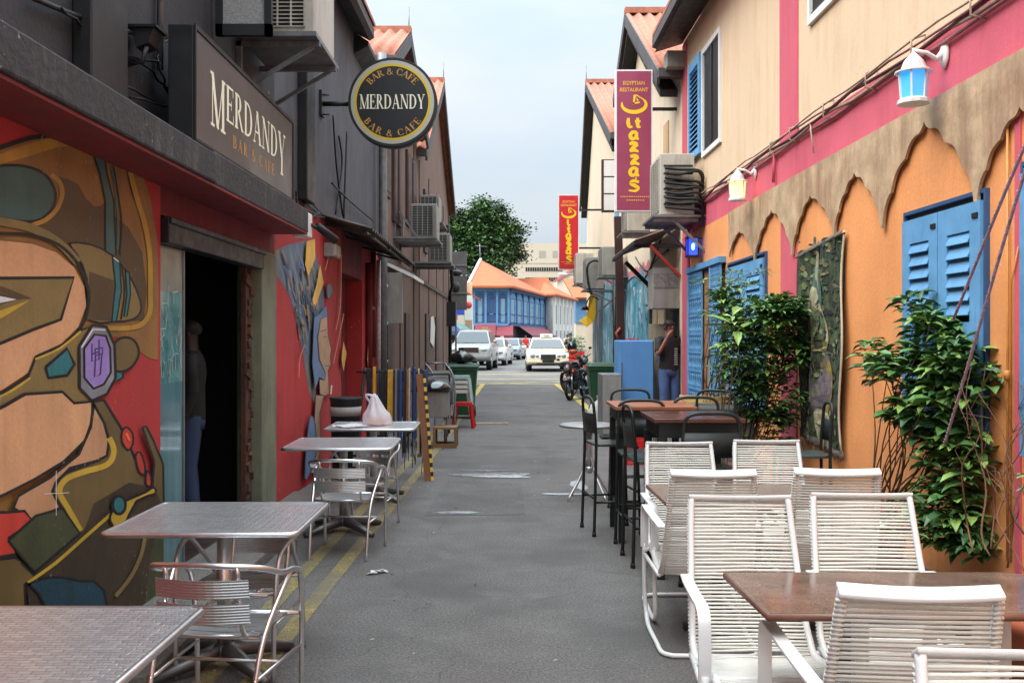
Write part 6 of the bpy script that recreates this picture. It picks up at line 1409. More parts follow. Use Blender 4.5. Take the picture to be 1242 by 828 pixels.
# wheelie bins
bing = mat('bin_green', (34, 74, 48), .45, var=.15, scale=5, streak=.3, dirt=(60, 76, 60))
def bin_(x, y, lab, yaw=0, h=1.07, z=0):
    t = thing('wheelie_bin', lab, 'bin', (x, y, z), group='green wheelie bins')
    def ring(hx, hy, z_): return [(a, b, z_) for a, b in rrect(hx, hy, .05)]
    mb = MB(); r = [ring(.22, .26, .06), ring(.24, .29, .3), ring(.29, .34, .93), ring(.31, .36, .94), ring(.31, .36, .98)]; n = len(r[0]); vv = [(x + a, y + b, z + c) for q in r for a, b, c in q]
    mb.add(vv, [tuple(range(n))[::-1]] + [(j * n + k, j * n + (k + 1) % n, (j + 1) * n + (k + 1) % n, (j + 1) * n + k) for j in range(4) for k in range(n)] + [tuple(4 * n + k for k in range(n))]); mb.build('body', bing, t)
    mb = MB(); r = [ring(.32, .37, .985), ring(.325, .375, 1.01), ring(.29, .34, 1.06), ring(.15, .2, 1.075)]; vv = [(x + a, y + b, z + c) for q in r for a, b, c in q]
    mb.add(vv, [tuple(range(n))[::-1]] + [(j * n + k, j * n + (k + 1) % n, (j + 1) * n + (k + 1) % n, (j + 1) * n + k) for j in range(3) for k in range(n)] + [tuple(3 * n + k for k in range(n))]); mb.build('lid', bing, t)
    mb = MB(); mb.tube([(x - .28, y + .4, z + .98), (x + .28, y + .4, z + .98)], .018, 6); mb.build('handle', bing, t)
    for s_ in (-1, 1): mb = MB(); mb.cyl((x + s_ * .2, y + .27, z + .1), (x + s_ * .25, y + .27, z + .1), .1, .1, 14); mb.build('wheel', rubber, t)
bin_(-.98, 19.3, 'green wheelie bin on the left with a black bag on its lid', z=.03)
bin_(1.82, 19.6, 'green wheelie bin on the right beside the motorcycles', z=.03)
t = thing('rubbish_bag', 'knotted black rubbish bag lying on the left green bin', 'bag', (-1.0, 19.2, 1.11))
mb = MB(); rnd = random.Random(8); n = 16; vv = []; prof = [(.05, 0), (.2, .02), (.25, .09), (.2, .17), (.1, .22), (.04, .26), (.07, .29)]
for j, (r, z) in enumerate(prof):
    for k in range(n): a = 2 * PI * k / n; q = 1 + .16 * math.sin(5 * a + j) + rnd.uniform(-.06, .06); vv.append((-1.0 + r * q * math.cos(a), 19.2 + r * q * math.sin(a), 1.105 + z))
mb.add(vv, [(j * n + k, j * n + (k + 1) % n, (j + 1) * n + (k + 1) % n, (j + 1) * n + k) for j in range(len(prof) - 1) for k in range(n)] + [tuple(range(n))[::-1]], True); mb.build('bag', glassy('bin_bag', (18, 18, 20), .3), t)
# right side clutter
t = thing('blue_fridge', 'tall light blue metal fridge standing side-on in front of the graffiti wall', 'fridge', (1.98, 16.2, 0))
fb = mat('fridge_blue', (86, 142, 196), .5, var=.06, scale=2, streak=.35, dirt=(66, 110, 156))
mb = MB(); mb.box(1.74, 15.9, .05, 2.32, 16.6, 1.56); mb.build('cabinet', fb, t, bevel=.02)
mb = MB(); mb.box(1.755, 15.86, .1, 2.305, 15.9, 1.55); mb.build('door', fb, t, bevel=.012)
mb = MB(); mb.box(1.78, 15.85, .9, 1.80, 15.862, 1.2); mb.build('handle', galv, t)
t = thing('fridge_clutter', 'small heap of red and white wrappers on top of the blue fridge', 'wrapper', (2.0, 16.1, 1.56))
mb = MB(); mb.obox((1.95, 16.0, 1.575), (.12, .08, .03), (0, 0, .4)); mb.obox((2.05, 16.1, 1.573), (.08, .06, .025), (0, 0, -.5)); mb.build('wrapper', mat('wrapper_red', (196, 70, 80), .5), t)
t = thing('steel_cabinet', 'scuffed grey steel cabinet between the right green bin and the blue fridge', 'cabinet', (1.62, 15.3, 0))
mb = MB(); mb.box(1.40, 15.2, .04, 1.72, 15.9, 1.03); mb.build('cabinet', galv, t, bevel=.01)
mb = MB(); mb.box(1.42, 15.18, .1, 1.70, 15.2, 1.0); mb.build('door', acgrey, t)
t = thing('white_sack', 'white sack slumped against the right green bin', 'sack', (1.35, 16.6, 0))
mb = MB(); n = 16; vv = []; prof = [(.13, 0), (.17, .05), (.175, .2), (.15, .36), (.12, .46), (.05, .52), (.035, .56), (.07, .62)]
for j, (r, z) in enumerate(prof):
    for k in range(n): a = 2 * PI * k / n; q = 1 + .12 * math.sin(4 * a + j * .8) + .06 * math.sin(7 * a - j); vv.append((1.42 + r * q * math.cos(a) + .01 * j, 16.5 + r * q * math.sin(a), z))
mb.add(vv, [(j * n + k, j * n + (k + 1) % n, (j + 1) * n + (k + 1) % n, (j + 1) * n + k) for j in range(len(prof) - 1) for k in range(n)] + [tuple(range(n))[::-1]], True); mb.build('sack', mat('sack_cloth', (190, 188, 180), .8, var=.15, scale=8), t)
t = thing('red_crate', 'red plastic crate beneath the bar tables beside the fridge', 'crate', (1.5, 12.5, 0))
mb = MB(); mb.box(1.3, 12.2, 0, 1.75, 12.6, .02)
for z in (.04, .14, .24): mb.box(1.3, 12.2, z, 1.75, 12.22, z + .07); mb.box(1.3, 12.58, z, 1.75, 12.6, z + .07); mb.box(1.3, 12.22, z, 1.32, 12.58, z + .07); mb.box(1.73, 12.22, z, 1.75, 12.58, z + .07)
for x in (1.31, 1.72):
    for y in (12.21, 12.57): mb.box(x, y, 0, x + .02, y + .02, .33)
mb.build('crate', pr, t)
t = thing('paper_scrap', 'crumpled white paper scrap lying on the road near the yellow lines', 'litter', (-.93, 6.55, 0))
mb = MB(); rnd = random.Random(3)
for k in range(5): mb.obox((-.95 + k * .022, 6.53 + .015 * k, .012 + .004 * (k % 2)), (.045, .04, .006), (rnd.uniform(-.5, .5), rnd.uniform(-.5, .5), rnd.uniform(0, 3)))
mb.build('scrap', whitepaint, t)
# pots
def pot(x, y, r, h, nm, lab, m):
    t = thing('terracotta_pot', lab, 'pot', (x, y, 0))
    mb = MB(); mb.lathe([(r * .65, 0), (r * .92, h * .82), (r * .95, h * .83), (r * 1.05, h * .84), (r * 1.06, h), (r * .95, h), (r * .9, h * .9)], (x, y, 0), 24); mb.build('pot', m, t)
    mb = MB(); mb.lathe([(.01, h * .88), (r * .9, h * .9), (r * .9, h * .86)], (x, y, 0), 16); mb.build('soil', mat('soil', (52, 38, 28), .95, var=.4, scale=20, bump=.5), t)
terr = mat('terracotta', (170, 92, 62), .75, var=.2, scale=5, streak=.5, dirt=(196, 160, 140))
pot(2.27, 4.15, .23, .43, 0, 'terracotta pot at the right edge behind the near stone table', terr)
pot(2.45, 6.5, .2, .4, 0, 'terracotta pot holding the leafy plant under the blue window', terr)
pot(2.2, 9.3, .22, .42, 0, 'terracotta pot of the far bush in front of the grille gate', terr)
# ---------------- plants ----------------
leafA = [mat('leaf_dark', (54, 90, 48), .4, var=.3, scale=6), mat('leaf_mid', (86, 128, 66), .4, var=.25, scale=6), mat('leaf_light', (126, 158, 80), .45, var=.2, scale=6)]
bark = mat('bark', (78, 58, 42), .85, var=.3, scale=9, bump=.4)
def leaf(mb, p, d_, up, L_, W_, curl=.15):
    d_ = d_.normalized(); s_ = d_.cross(up)
    if s_.length < .05: s_ = d_.cross(Vector((1, 0, 0)))
    s_.normalize(); n_ = s_.cross(d_).normalized()
    a = p; b = p + d_ * L_ * .35; c = p + d_ * L_ * .72 - n_ * L_ * curl * .5; e = p + d_ * L_ - n_ * L_ * curl * 1.4
    f_ = W_ * .5; lift = n_ * W_ * .18
    mb.add([a, b + s_ * f_ + lift, b, b - s_ * f_ + lift, c + s_ * f_ * .8 + lift, c, c - s_ * f_ * .8 + lift, e], [(0, 2, 1), (0, 3, 2), (1, 2, 5, 4), (2, 3, 6, 5), (4, 5, 7), (5, 6, 7)])
def bush(name, label, base, blobs, n, L_, mats_, seed, stems, per=5, cat='plant', wr=.48, tall=()):
    """blobs: (centre, radii, weight)"""
    rnd = random.Random(seed); t = thing(name, label, cat, base); mb = MB(); st = MB(); base = Vector(base)
    W = sum(b[2] for b in blobs); ends = []
    for c_, r_, w_ in blobs:
        for k in range(int(n * w_ / W)):
            while True:
                q = Vector((rnd.uniform(-1, 1), rnd.uniform(-1, 1), rnd.uniform(-1, 1)))
                if q.length <= 1 and q.length > .25: break
            p = Vector(c_) + Vector((q.x * r_[0], q.y * r_[1], q.z * r_[2])); ends.append((p, q, r_))
    for p, q, r_ in ends:
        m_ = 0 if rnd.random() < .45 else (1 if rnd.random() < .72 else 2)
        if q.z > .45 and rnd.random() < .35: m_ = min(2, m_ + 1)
        out = Vector((q.x * .8, q.y * .8, .25 + q.z * .3))
        for k in range(per):
            a = 2 * PI * k / per + rnd.random(); d_ = Vector((math.cos(a), math.sin(a), rnd.uniform(-.35, .35))) + out * .6
            mb.cm = m_ if rnd.random() < .8 else rnd.randint(0, 2); l_ = L_ * rnd.uniform(.42, 1.25)
            leaf(mb, p + d_.normalized() * .012, d_, Vector((rnd.uniform(-.3, .3), rnd.uniform(-.3, .3), 1)), l_, l_ * wr, rnd.uniform(.05, .3))
    picks = rnd.sample(ends, min(stems, len(ends)))
    for p, q, r_ in picks:
        root = base + Vector((rnd.uniform(-.05, .05), rnd.uniform(-.05, .05), .3)); mid = root.lerp(p, .5) + Vector((rnd.uniform(-.12, .12), rnd.uniform(-.1, .1), rnd.uniform(0, .12)))
        pp = bez([tuple(root), tuple(root.lerp(mid, .5) + Vector((rnd.uniform(-.05, .05), 0, 0))), tuple(mid), tuple(p)], 4); N = len(pp)
        st.tube(pp, [.008 - .0055 * i / (N - 1) for i in range(N)], 5)
    mb.build('leaves', mats_, t); st.build('stem', bark, t)
    return t
def rblob(x, y, s_off, rs, rz, w_, dd=.35):
    """blob on the right wall: centred on photo pixel x,y"""
    s_ = sR(x) * (1 - .12 * dd / .35); p = at(x, y, s_); return (p, (rs[0], rs[1], rz), w_)
def RB(x, y, Y, rx, ry, rz, w_): return (at(x, y, Y), (rx, ry, rz), w_)
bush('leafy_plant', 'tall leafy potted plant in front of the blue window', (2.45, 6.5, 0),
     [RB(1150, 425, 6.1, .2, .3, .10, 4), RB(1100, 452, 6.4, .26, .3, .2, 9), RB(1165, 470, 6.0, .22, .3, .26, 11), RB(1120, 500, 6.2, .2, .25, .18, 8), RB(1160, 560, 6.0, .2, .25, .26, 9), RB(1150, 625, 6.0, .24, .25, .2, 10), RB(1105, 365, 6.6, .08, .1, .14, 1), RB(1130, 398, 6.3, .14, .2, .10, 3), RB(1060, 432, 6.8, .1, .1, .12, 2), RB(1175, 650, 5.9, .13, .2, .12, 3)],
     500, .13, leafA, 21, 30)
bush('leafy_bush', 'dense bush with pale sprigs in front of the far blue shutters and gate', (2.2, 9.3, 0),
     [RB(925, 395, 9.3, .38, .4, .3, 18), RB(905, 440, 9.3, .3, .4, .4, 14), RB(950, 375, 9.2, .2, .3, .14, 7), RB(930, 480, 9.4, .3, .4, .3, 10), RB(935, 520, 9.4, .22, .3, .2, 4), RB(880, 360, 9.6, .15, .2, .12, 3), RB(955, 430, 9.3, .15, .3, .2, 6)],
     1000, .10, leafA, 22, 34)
lg2 = [mat('frond_green', (84, 124, 56), .5, var=.2), mat('frond_light', (140, 166, 84), .5, var=.2), leafA[1]]
bush('fern_plant', 'wispy light green fern sprigs above the bush beside the gate', (2.0, 9.9, .4), [RB(880, 345, 9.8, .3, .2, .1, 4), RB(900, 335, 9.8, .3, .2, .08, 3), RB(870, 385, 9.8, .1, .2, .2, 3)], 40, .13, lg2, 5, 12, per=6, wr=.14)
bush('broadleaf_plant', 'single stem of broad pointed leaves in front of the bush', (1.9, 8.8, .5), [RB(890, 395, 8.8, .05, .05, .1, 3)], 4, .26, [leafA[2], leafA[2], leafA[1]], 15, 3, per=3, wr=.28)
bush('small_plant', 'low plant with red flowers between the white chairs and the orange wall', (2.2, 5.9, 0), [RB(1080, 640, 5.6, .14, .14, .1, 3), RB(1062, 660, 5.6, .1, .1, .1, 2)], 26, .08, [leafA[0], leafA[1], mat('red_flower', (190, 50, 50), .5)], 8, 6)
bush('pot_sprout', 'tiny sprouts in the terracotta pot at the right edge', (2.34, 4.15, .2), [((2.25, 4.1, .5), (.1, .1, .04), 1), ((2.42, 4.5, .95), (.06, .06, .08), 1)], 14, .06, [leafA[1], leafA[2], leafA[2]], 9, 8)
# bare twigs at the right edge
t = thing('bare_twigs', 'bare brown twigs growing up the orange wall at the right edge', 'plant', (2.5, 5.2, .3))
mb = MB(); rnd = random.Random(31)
for k in range(10):
    s_ = 5.1 + rnd.uniform(-.2, .45); pts = [(s_, .15 + rnd.random() * .2, .4)]
    for q in range(6): pts.append((pts[-1][0] + rnd.uniform(-.16, .16), max(.04, pts[-1][1] + rnd.uniform(-.08, .06)), pts[-1][2] + rnd.uniform(.08, .24)))
    pp = bez(pts, 3); mb.tube(pp, [.006 - .0045 * i / (len(pp) - 1) for i in range(len(pp))], 4)
    for q in range(3):
        b0 = pts[rnd.randint(1, 5)]; mb.tube([b0, (b0[0] + rnd.uniform(-.15, .15), b0[1], b0[2] + rnd.uniform(.02, .15)), (b0[0] + rnd.uniform(-.25, .25), b0[1], b0[2] + rnd.uniform(.05, .25))], [.003, .002, .0012], 4)
mb.tf = WR; mb.build('twig', mat('twig_brown', (120, 84, 60), .8), t)

# ---------------- big tree ----------------
def tree(label, base, blobs, n, L_, seed, h_tr):
    rnd = random.Random(seed); t = thing('leafy_tree', label, 'tree', base); base = Vector(base)
    mb = MB()
    ms = [mat('tree_leaf_dark', (34, 60, 30), .6, var=.3, scale=.4), mat('tree_leaf_mid', (48, 82, 36), .6, var=.3, scale=.4), mat('tree_leaf_light', (78, 112, 48), .6, var=.25, scale=.4)]
    W = sum(b[2] for b in blobs)
    tr = MB(); tr.tube([base, base + Vector((0, 0, h_tr * .5)), base + Vector((.3, 0, h_tr))], [.5, .38, .28], 9)
    for c_, r_, w_ in blobs:
        c_ = Vector(c_); tr.tube(bez([tuple(base + Vector((.3, 0, h_tr * .8))), tuple((base + Vector((0, 0, h_tr))).lerp(c_, .5) + Vector((0, 0, .4))), tuple(c_)], 4), [.22 - .16 * i / 8 for i in range(9)], 6)
        for k in range(int(n * w_ / W / 26) + 1):
            while True:
                q = Vector((rnd.uniform(-1, 1), rnd.uniform(-1, 1), rnd.uniform(-1, 1)))
                if .35 < q.length <= 1: break
            cc = c_ + Vector((q.x * r_[0], q.y * r_[1], q.z * r_[2])); mm = rnd.choice([0, 0, 1, 1, 2]); rr = L_ * rnd.uniform(1.6, 3.2)
            for j in range(26):
                a = Vector((rnd.gauss(0, 1), rnd.gauss(0, 1), rnd.gauss(0, .55))) * rr * .5; p = cc + a
                d_ = Vector((rnd.uniform(-1, 1), rnd.uniform(-1, 1), rnd.uniform(-.6, .4))).normalized(); s_ = d_.cross(Vector((rnd.uniform(-1, 1), rnd.uniform(-1, 1), 1))).normalized()
                l_ = L_ * rnd.uniform(.6, 1.2); mb.cm = mm if rnd.random() < .75 else rnd.randint(0, 2)
                mb.add([p - d_ * l_ * .5, p + s_ * l_ * .28, p + d_ * l_ * .5, p - s_ * l_ * .28], [(0, 1, 2, 3)])
    mb.build('crown', ms, t); tr.build('trunk', bark, t)
def TB(x, y, Y, r, w_=1): return (at(x, y, Y), (r, r * .9, r * .72), w_)
tree('big leafy green tree behind the blue shophouse', (-3.0, 116, .2), [TB(590, 262, 116, 2.6, 3), TB(612, 282, 116, 2.4, 3), TB(568, 275, 116, 2.6, 3), TB(598, 305, 115, 3.0, 3), TB(570, 310, 115, 2.8, 3), TB(622, 305, 116, 1.6, 1.4), TB(552, 268, 117, 2.2, 1.6), TB(585, 247, 117, 1.2, .7), TB(545, 300, 117, 2.5, 2), TB(600, 325, 114, 2.4, 1.6), TB(590, 285, 116, 3.2, 4), TB(575, 330, 115, 2.6, 1.6)], 26000, .46, 3, 7)

# ---------------- vehicles ----------------
def loft_side(mb, prof, hw, taper=.0, inset=.06, round_=.06):
    """prof: side outline (y,z) polygon; extruded over x with softened sides"""
    cy = sum(p[0] for p in prof) / len(prof); cz = sum(p[1] for p in prof) / len(prof)
    secs = [(-hw, 1 - inset * 1.6), (-hw * .965, 1 - inset * .4), (-hw * .85, 1), (hw * .85, 1), (hw * .965, 1 - inset * .4), (hw, 1 - inset * 1.6)]
    n = len(prof); vv = []
    for x, k in secs:
        for y, z in prof: xx = x * (1 - taper * max(0, (z - cz))); vv.append((xx, cy + (y - cy) * (1 - (1 - k) * .35), cz + (z - cz) * k))
    fs = [(j * n + i, j * n + (i + 1) % n, (j + 1) * n + (i + 1) % n, (j + 1) * n + i) for j in range(len(secs) - 1) for i in range(n)]
    tr = tessellate_polygon([[Vector((p[0], p[1], 0)) for p in prof]]); fs += [tuple(t_) for t_ in tr] + [tuple(5 * n + i for i in t_) for t_ in tr]
    mb.add(vv, fs, True)
chrome = mat('chrome', (200, 200, 202), .12, 1.0, var=.03); lampg = glassy('headlight_glass', (112, 118, 122), .1); platem = mat('plate_black', (22, 22, 24), .4); tailm = mat('tail_red', (150, 20, 24), .2)
def car(label, x, y, z, yaw, kind, col, grp=None, taxi=False):
    suv = kind == 'suv'; hw = .92 if suv else .9; t = thing('parked_car' if not taxi else 'taxi', label, 'car' if not taxi else 'taxi', (0, 0, 0), 0, grp)
    pm = mat('car_paint_%d_%d' % (col[0], col[2]), col, .22, var=.03, scale=1); pm.node_tree.nodes['Principled BSDF'].inputs['Coat Weight'].default_value = .6
    if suv:
        body = bez([(-2.3, .45), (-2.34, .75), (-2.25, 1.0), (-1.9, 1.1), (-1.15, 1.2), (0, 1.22), (2.2, 1.2), (2.33, .9), (2.3, .45), (1, .38), (-1.2, .38)], 3, True); roofp = [(-1.2, 1.14), (-.45, 1.74), (0, 1.80), (1.9, 1.76), (2.15, 1.66), (2.25, 1.14)]; zt, zr, ye, yr = 1.2, 1.74, -1.2, -.45
    else:
        body = bez([(-2.25, .32), (-2.32, .5), (-2.25, .72), (-1.9, .82), (-1.05, .95), (0, .98), (1.6, .98), (2.2, .9), (2.32, .6), (2.25, .32), (1, .22), (-1.2, .22)], 3, True); roofp = [(-1.1, .92), (-.3, 1.38), (.1, 1.45), (.75, 1.44), (1.2, 1.34), (1.8, .92)]; zt, zr, ye, yr = .95, 1.38, -1.1, -.3
    mb = MB(); loft_side(mb, body, hw); mb.build('body', pm, t)
    mb = MB(); rp = roofp
    hb_, ht_ = hw * .93, hw * .72
    def hx(z): return hb_ + (ht_ - hb_) * (z - zt + .06) / (zr - zt + .06)
    vv = [(-hx(z), yy, z) for yy, z in rp] + [(hx(z), yy, z) for yy, z in rp]; n = len(rp)
    fs = [(i, i + 1, n + i + 1, n + i) for i in range(n - 1)] + [tuple(range(n)), tuple(range(n, 2 * n))]
    mb.add(vv, fs); cb = mb.build('cabin', pm, t, bevel=.03)
    # glass: windscreen, side windows
    def lerp(a, b, u): return a + (b - a) * u
    mb = MB()
    zs0, zs1 = lerp(rp[0][1], rp[1][1], .12), lerp(rp[0][1], rp[1][1], .93); ys0, ys1 = lerp(rp[0][0], rp[1][0], .12), lerp(rp[0][0], rp[1][0], .93)
    mb.add([(-hx(zs0) * .93, ys0 - .016, zs0 + .014), (hx(zs0) * .93, ys0 - .016, zs0 + .014), (hx(zs1) * .9, ys1 - .016, zs1 + .014), (-hx(zs1) * .9, ys1 - .016, zs1 + .014)], [(0, 1, 2, 3)]); mb.build('windscreen', glass_sky, t)
    for s_ in (-1, 1):
        mb = MB(); za, zb = zt + .03, zr - .05
        pts = [(rp[0][0] + .35, za), (rp[1][0] + .12, zb), (rp[-3][0] - .05, zb), (rp[-1][0] - .25, za)]
        mb.flat([(s_ * (hx(zz) + .008), yy, zz) for yy, zz in pts]); mb.build('side_window', glass_dark, t)
        mb = MB(); mb.ell((s_ * (hw + .1), rp[0][0] + .35, zt + .07), (.1, .06, .08)); mb.build('mirror', pm, t)
        mb = MB(); zl = .68 if not suv else .9; yl = -2.2
        if taxi:
            for xx, rr in ((.66, .12), (.46, .09)): mb.ell((s_ * xx, yl - .06, zl - .02), (rr, .09, rr * .95))
        else: mb.ell((s_ * .66, yl - .04, zl), (.2, .12, .10))
        mb.build('headlight', lampg, t)
        mb = MB(); mb.ell((s_ * .62, -2.28, .36 if not suv else .55), (.08, .04, .045)); mb.build('fog_lamp', lampg, t)
        for yw in (-1.42, 1.4):
            rw = .33 if not suv else .38; w_ = MB(); w_.cyl((s_ * (hw - .22), yw, rw), (s_ * (hw + .005), yw, rw), rw, rw, 20); wh = w_.build('wheel', rubber, t)
            w_ = MB(); w_.cyl((s_ * (hw + .004), yw, rw), (s_ * (hw + .014), yw, rw), rw * .62, rw * .55, 14); w_.build('rim', chrome, wh)
        mb = MB(); mb.ell((s_ * .75, 2.28, .8), (.12, .05, .1)); mb.build('tail_lamp', tailm, t)
    zg = .62 if not suv else .9; gw = .3 if taxi else .42
    mb = MB(); mb.box(-gw, -2.345, zg - .09, gw, -2.31, zg + .09); g_ = mb.build('grille', black, t)
    mb = MB()
    for k in range(4): mb.box(-gw, -2.355, zg - .075 + k * .045, gw, -2.345, zg - .06 + k * .045)
    mb.box(-gw - .02, -2.35, zg + .09, gw + .02, -2.31, zg + .115); mb.box(-gw - .02, -2.35, zg - .105, gw + .02, -2.31, zg - .09)
    if taxi: mb.box(-gw - .02, -2.35, zg - .09, -gw, -2.31, zg + .09); mb.box(gw, -2.35, zg - .09, gw + .02, -2.31, zg + .09)
    mb.build('grille_bars', chrome, g_)
    mb = MB(); zi = .36 if not suv else .58; mb.box(-.5, -2.345, zi - .05, .5, -2.3, zi + .06); mb.build('air_intake', black, t)
    mb = MB(); mb.box(-.25, -2.365, zi + .03 if taxi else zi, .25, -2.345, (zi + .14) if taxi else zi + .11); mb.build('number_plate', platem, t)
    mb = MB(); rnd = random.Random(int(x * 10))
    mb.box(-hw * .75, rp[0][0] - .02, zt - .02, hw * .75, rp[0][0] + .06, zt + .0); mb.build('wiper_cowl', black, t)
    if taxi:
        mb = MB(); mb.box(-.28, -.05, 1.455, .28, .12, 1.6); mb.build('roof_sign', whitepaint, t, bevel=.02)
        tt = ftext('TAXI', .09, bold=.003); mb = MB(); put(mb, tt, lambda a, b, dd: (a, -.052 - dd, 1.485 + b)); mb.build('roof_sign_lettering', black, t)
    if suv:
        mb = MB()
        for s_ in (-1, 1): mb.tube([(s_ * .6, -.1, 1.83), (s_ * .6, 1.8, 1.83)], .02, 6)
        mb.build('roof_rails', galv, t)
    t.location = (x, y, z); t.rotation_euler = (0, 0, yaw)
    return t
silver = (126, 127, 124); white_ = (186, 184, 176)
car('white taxi with a roof sign driving towards us at the junction', 1.53, 43.4, gz(44), R(0), 'sedan', (196, 188, 160), taxi=True)
GC = 'cars parked along the side street'
car('silver four wheel drive parked nearest on the left of the junction', -1.72, 44.8, .2, R(-4), 'suv', silver, GC)
car('white car parked behind the silver four wheel drive', -1.05, 52.5, .2, R(-6), 'sedan', white_, GC)
car('silver saloon waiting behind the white taxi lane', -.15, 66, .2, R(-8), 'sedan', (130, 136, 140), GC)
car('farthest silver car partly hidden behind the saloon', .75, 74, .2, R(-10), 'sedan', (112, 116, 122), GC)
# motorcycles
def motorcycle(label, x, y, z, yaw, col, scale=1.0):
    t = thing('motorcycle', label, 'motorcycle', (0, 0, 0), 0, 'motorcycles parked at the right corner'); pm = mat('bike_paint_%d' % col[0], col, .25, var=.1)
    for yy, nm in ((-.62, 0), (.62, 1)):
        mb = MB(); mb.tube([(0, yy + .26 * math.cos(a), .31 + .26 * math.sin(a)) for a in [2 * PI * k / 20 for k in range(20)]], .05, 8, closed=True); wh = mb.build('wheel', rubber, t)
        mb = MB(); mb.cyl((-.03, yy, .31), (.03, yy, .31), .1, .1, 12)
        for k in range(8): a = 2 * PI * k / 8; mb.tube([(0, yy, .31), (0, yy + .22 * math.cos(a), .31 + .22 * math.sin(a))], .008, 4)
        mb.build('rim', galv, wh)
    mb = MB()
    for s_ in (-1, 1): mb.tube([(s_ * .09, -.62, .31), (s_ * .09, -.45, .85)], .022, 7)
    mb.build('fork', chrome, t)
    mb = MB(); mb.tube([(-.36, -.3, 1.05), (-.15, -.4, .98), (.15, -.4, .98), (.36, -.3, 1.05)], .014, 7); mb.build('handlebar', black, t)
    mb = MB(); mb.ell((0, -.52, .93), (.14, .12, .13)); mb.build('front_fairing', pm, t)
    mb = MB(); mb.ell((0, -.62, .93), (.085, .04, .075)); mb.build('headlight', lampg, t)
    for s_ in (-1, 1):
        mb = MB(); mb.tube([(s_ * .2, -.36, 1.0), (s_ * .3, -.38, 1.2)], .007, 5); mb.ell((s_ * .32, -.38, 1.22), (.055, .015, .035)); mb.build('mirror', black, t)
        mb = MB(); mb.ell((s_ * .16, -.56, .84), (.04, .03, .025)); mb.build('indicator', mat('amber_lens', (220, 120, 30), .3), t)
    mb = MB(); mb.ell((0, -.1, .78), (.15, .28, .14)); mb.build('tank', pm, t)
    mb = MB(); mb.ell((0, .4, .82), (.14, .36, .07)); mb.build('saddle', black, t)
    mb = MB(); mb.prism([(-.5, .66), (-.8, .55), (-.82, .6), (-.5, .7)], -.07, .07, ax=0); mb.build('mudguard', pm, t)
    mb = MB(); mb.ell((0, -.05, .45), (.16, .22, .17)); mb.box(-.14, -.2, .3, .14, .2, .5); mb.build('engine', darkmetal, t)
    mb = MB(); mb.tube([(.15, -.1, .35), (.18, .3, .3), (.19, .75, .4)], [.03, .04, .05], 8); mb.build('exhaust', chrome, t)
    mb = MB(); mb.tube([(0, -.42, .9), (0, -.1, .6), (0, .4, .65), (0, .62, .31)], .025, 6); mb.tube([(0, .1, .3), (-.28, .15, .0)], .015, 5); mb.build('frame', black, t)
    t.location = (x, y, z); t.rotation_euler = (0, R(-7), yaw); t.scale = (scale,) * 3; return t
motorcycle('dark red motorcycle nearest the right green bin', 1.66, 24.6, .05, R(-24), (84, 22, 24), .86)
motorcycle('black motorcycle farther back behind the dark red one', 1.84, 27.2, .06, R(25), (26, 26, 28), 1.02)
t = thing('helmet', 'black and orange helmet hung on the far motorcycle handlebar', 'helmet', (1.66, 26.8, 1.25))
mb = MB(); mb.ell((1.64, 26.65, 1.36), (.14, .16, .15)); mb.build('shell', glassy('black_gloss', (20, 22, 24)), t); mb = MB(); mb.ell((1.66, 26.6, 1.24), (.13, .14, .08)); mb.build('band', mat('orange_band', (200, 100, 60), .4), t)

# ---------------- background street ----------------
def windows_row(mb, P, u0, u1, n, z0, z1, wf=.5):
    for k in range(n):
        a = u0 + (u1 - u0) * (k + (1 - wf) / 2) / n; b = a + (u1 - u0) * wf / n; mb.box(a, .0, z0, b, .06, z1)
def frame_on(p0, p1):
    """facade frame: u along p0->p1, depth outwards to the right-hand side, z"""
    p0 = Vector((*p0, 0)); p1 = Vector((*p1, 0)); dd = (p1 - p0).normalized(); nn = Vector((dd.y, -dd.x, 0))
    return lambda u, v, z: tuple(p0 + dd * u + nn * v + Vector((0, 0, z)))
bl1 = mat('facade_blue', (92, 136, 176), .7, var=.12, scale=1, streak=.4, dirt=(66, 98, 130)); bl2 = mat('facade_deep_blue', (50, 78, 118), .7, var=.12); palew = mat('pale_blue_glass', (112, 146, 164), .3, var=.15, scale=1.5)
awn = mat('crimson_awning', (122, 50, 60), .7, var=.1, scale=1); shopdark = mat('shop_interior', (38, 32, 34), .8, var=.5, scale=1.2)
A, B, C2, D = (-3.3, 85), (-.3, 85), (3.4, 103), (-4.2, 106)
t = thing('blue_shophouse', 'blue corner shophouse with an orange hipped roof and crimson awnings', 'house', (-.3, 88, .2)); ze = 6.1
mb = MB(); mb.prism([A, B, C2, D], .1, ze, ax=2); mb.build('wall', bl1, t)
P1 = frame_on(A, B); P2 = frame_on(B, C2); l1 = 3.0; l2 = math.hypot(3.7, 18)
mb = MB(P1); mb.box(0, .0, .2, l1, .05, 2.7); mb.build('shopfront', shopdark, t)
mb = MB(P2); mb.box(0, .0, .2, l2, .05, 2.7); mb.build('shopfront', shopdark, t)
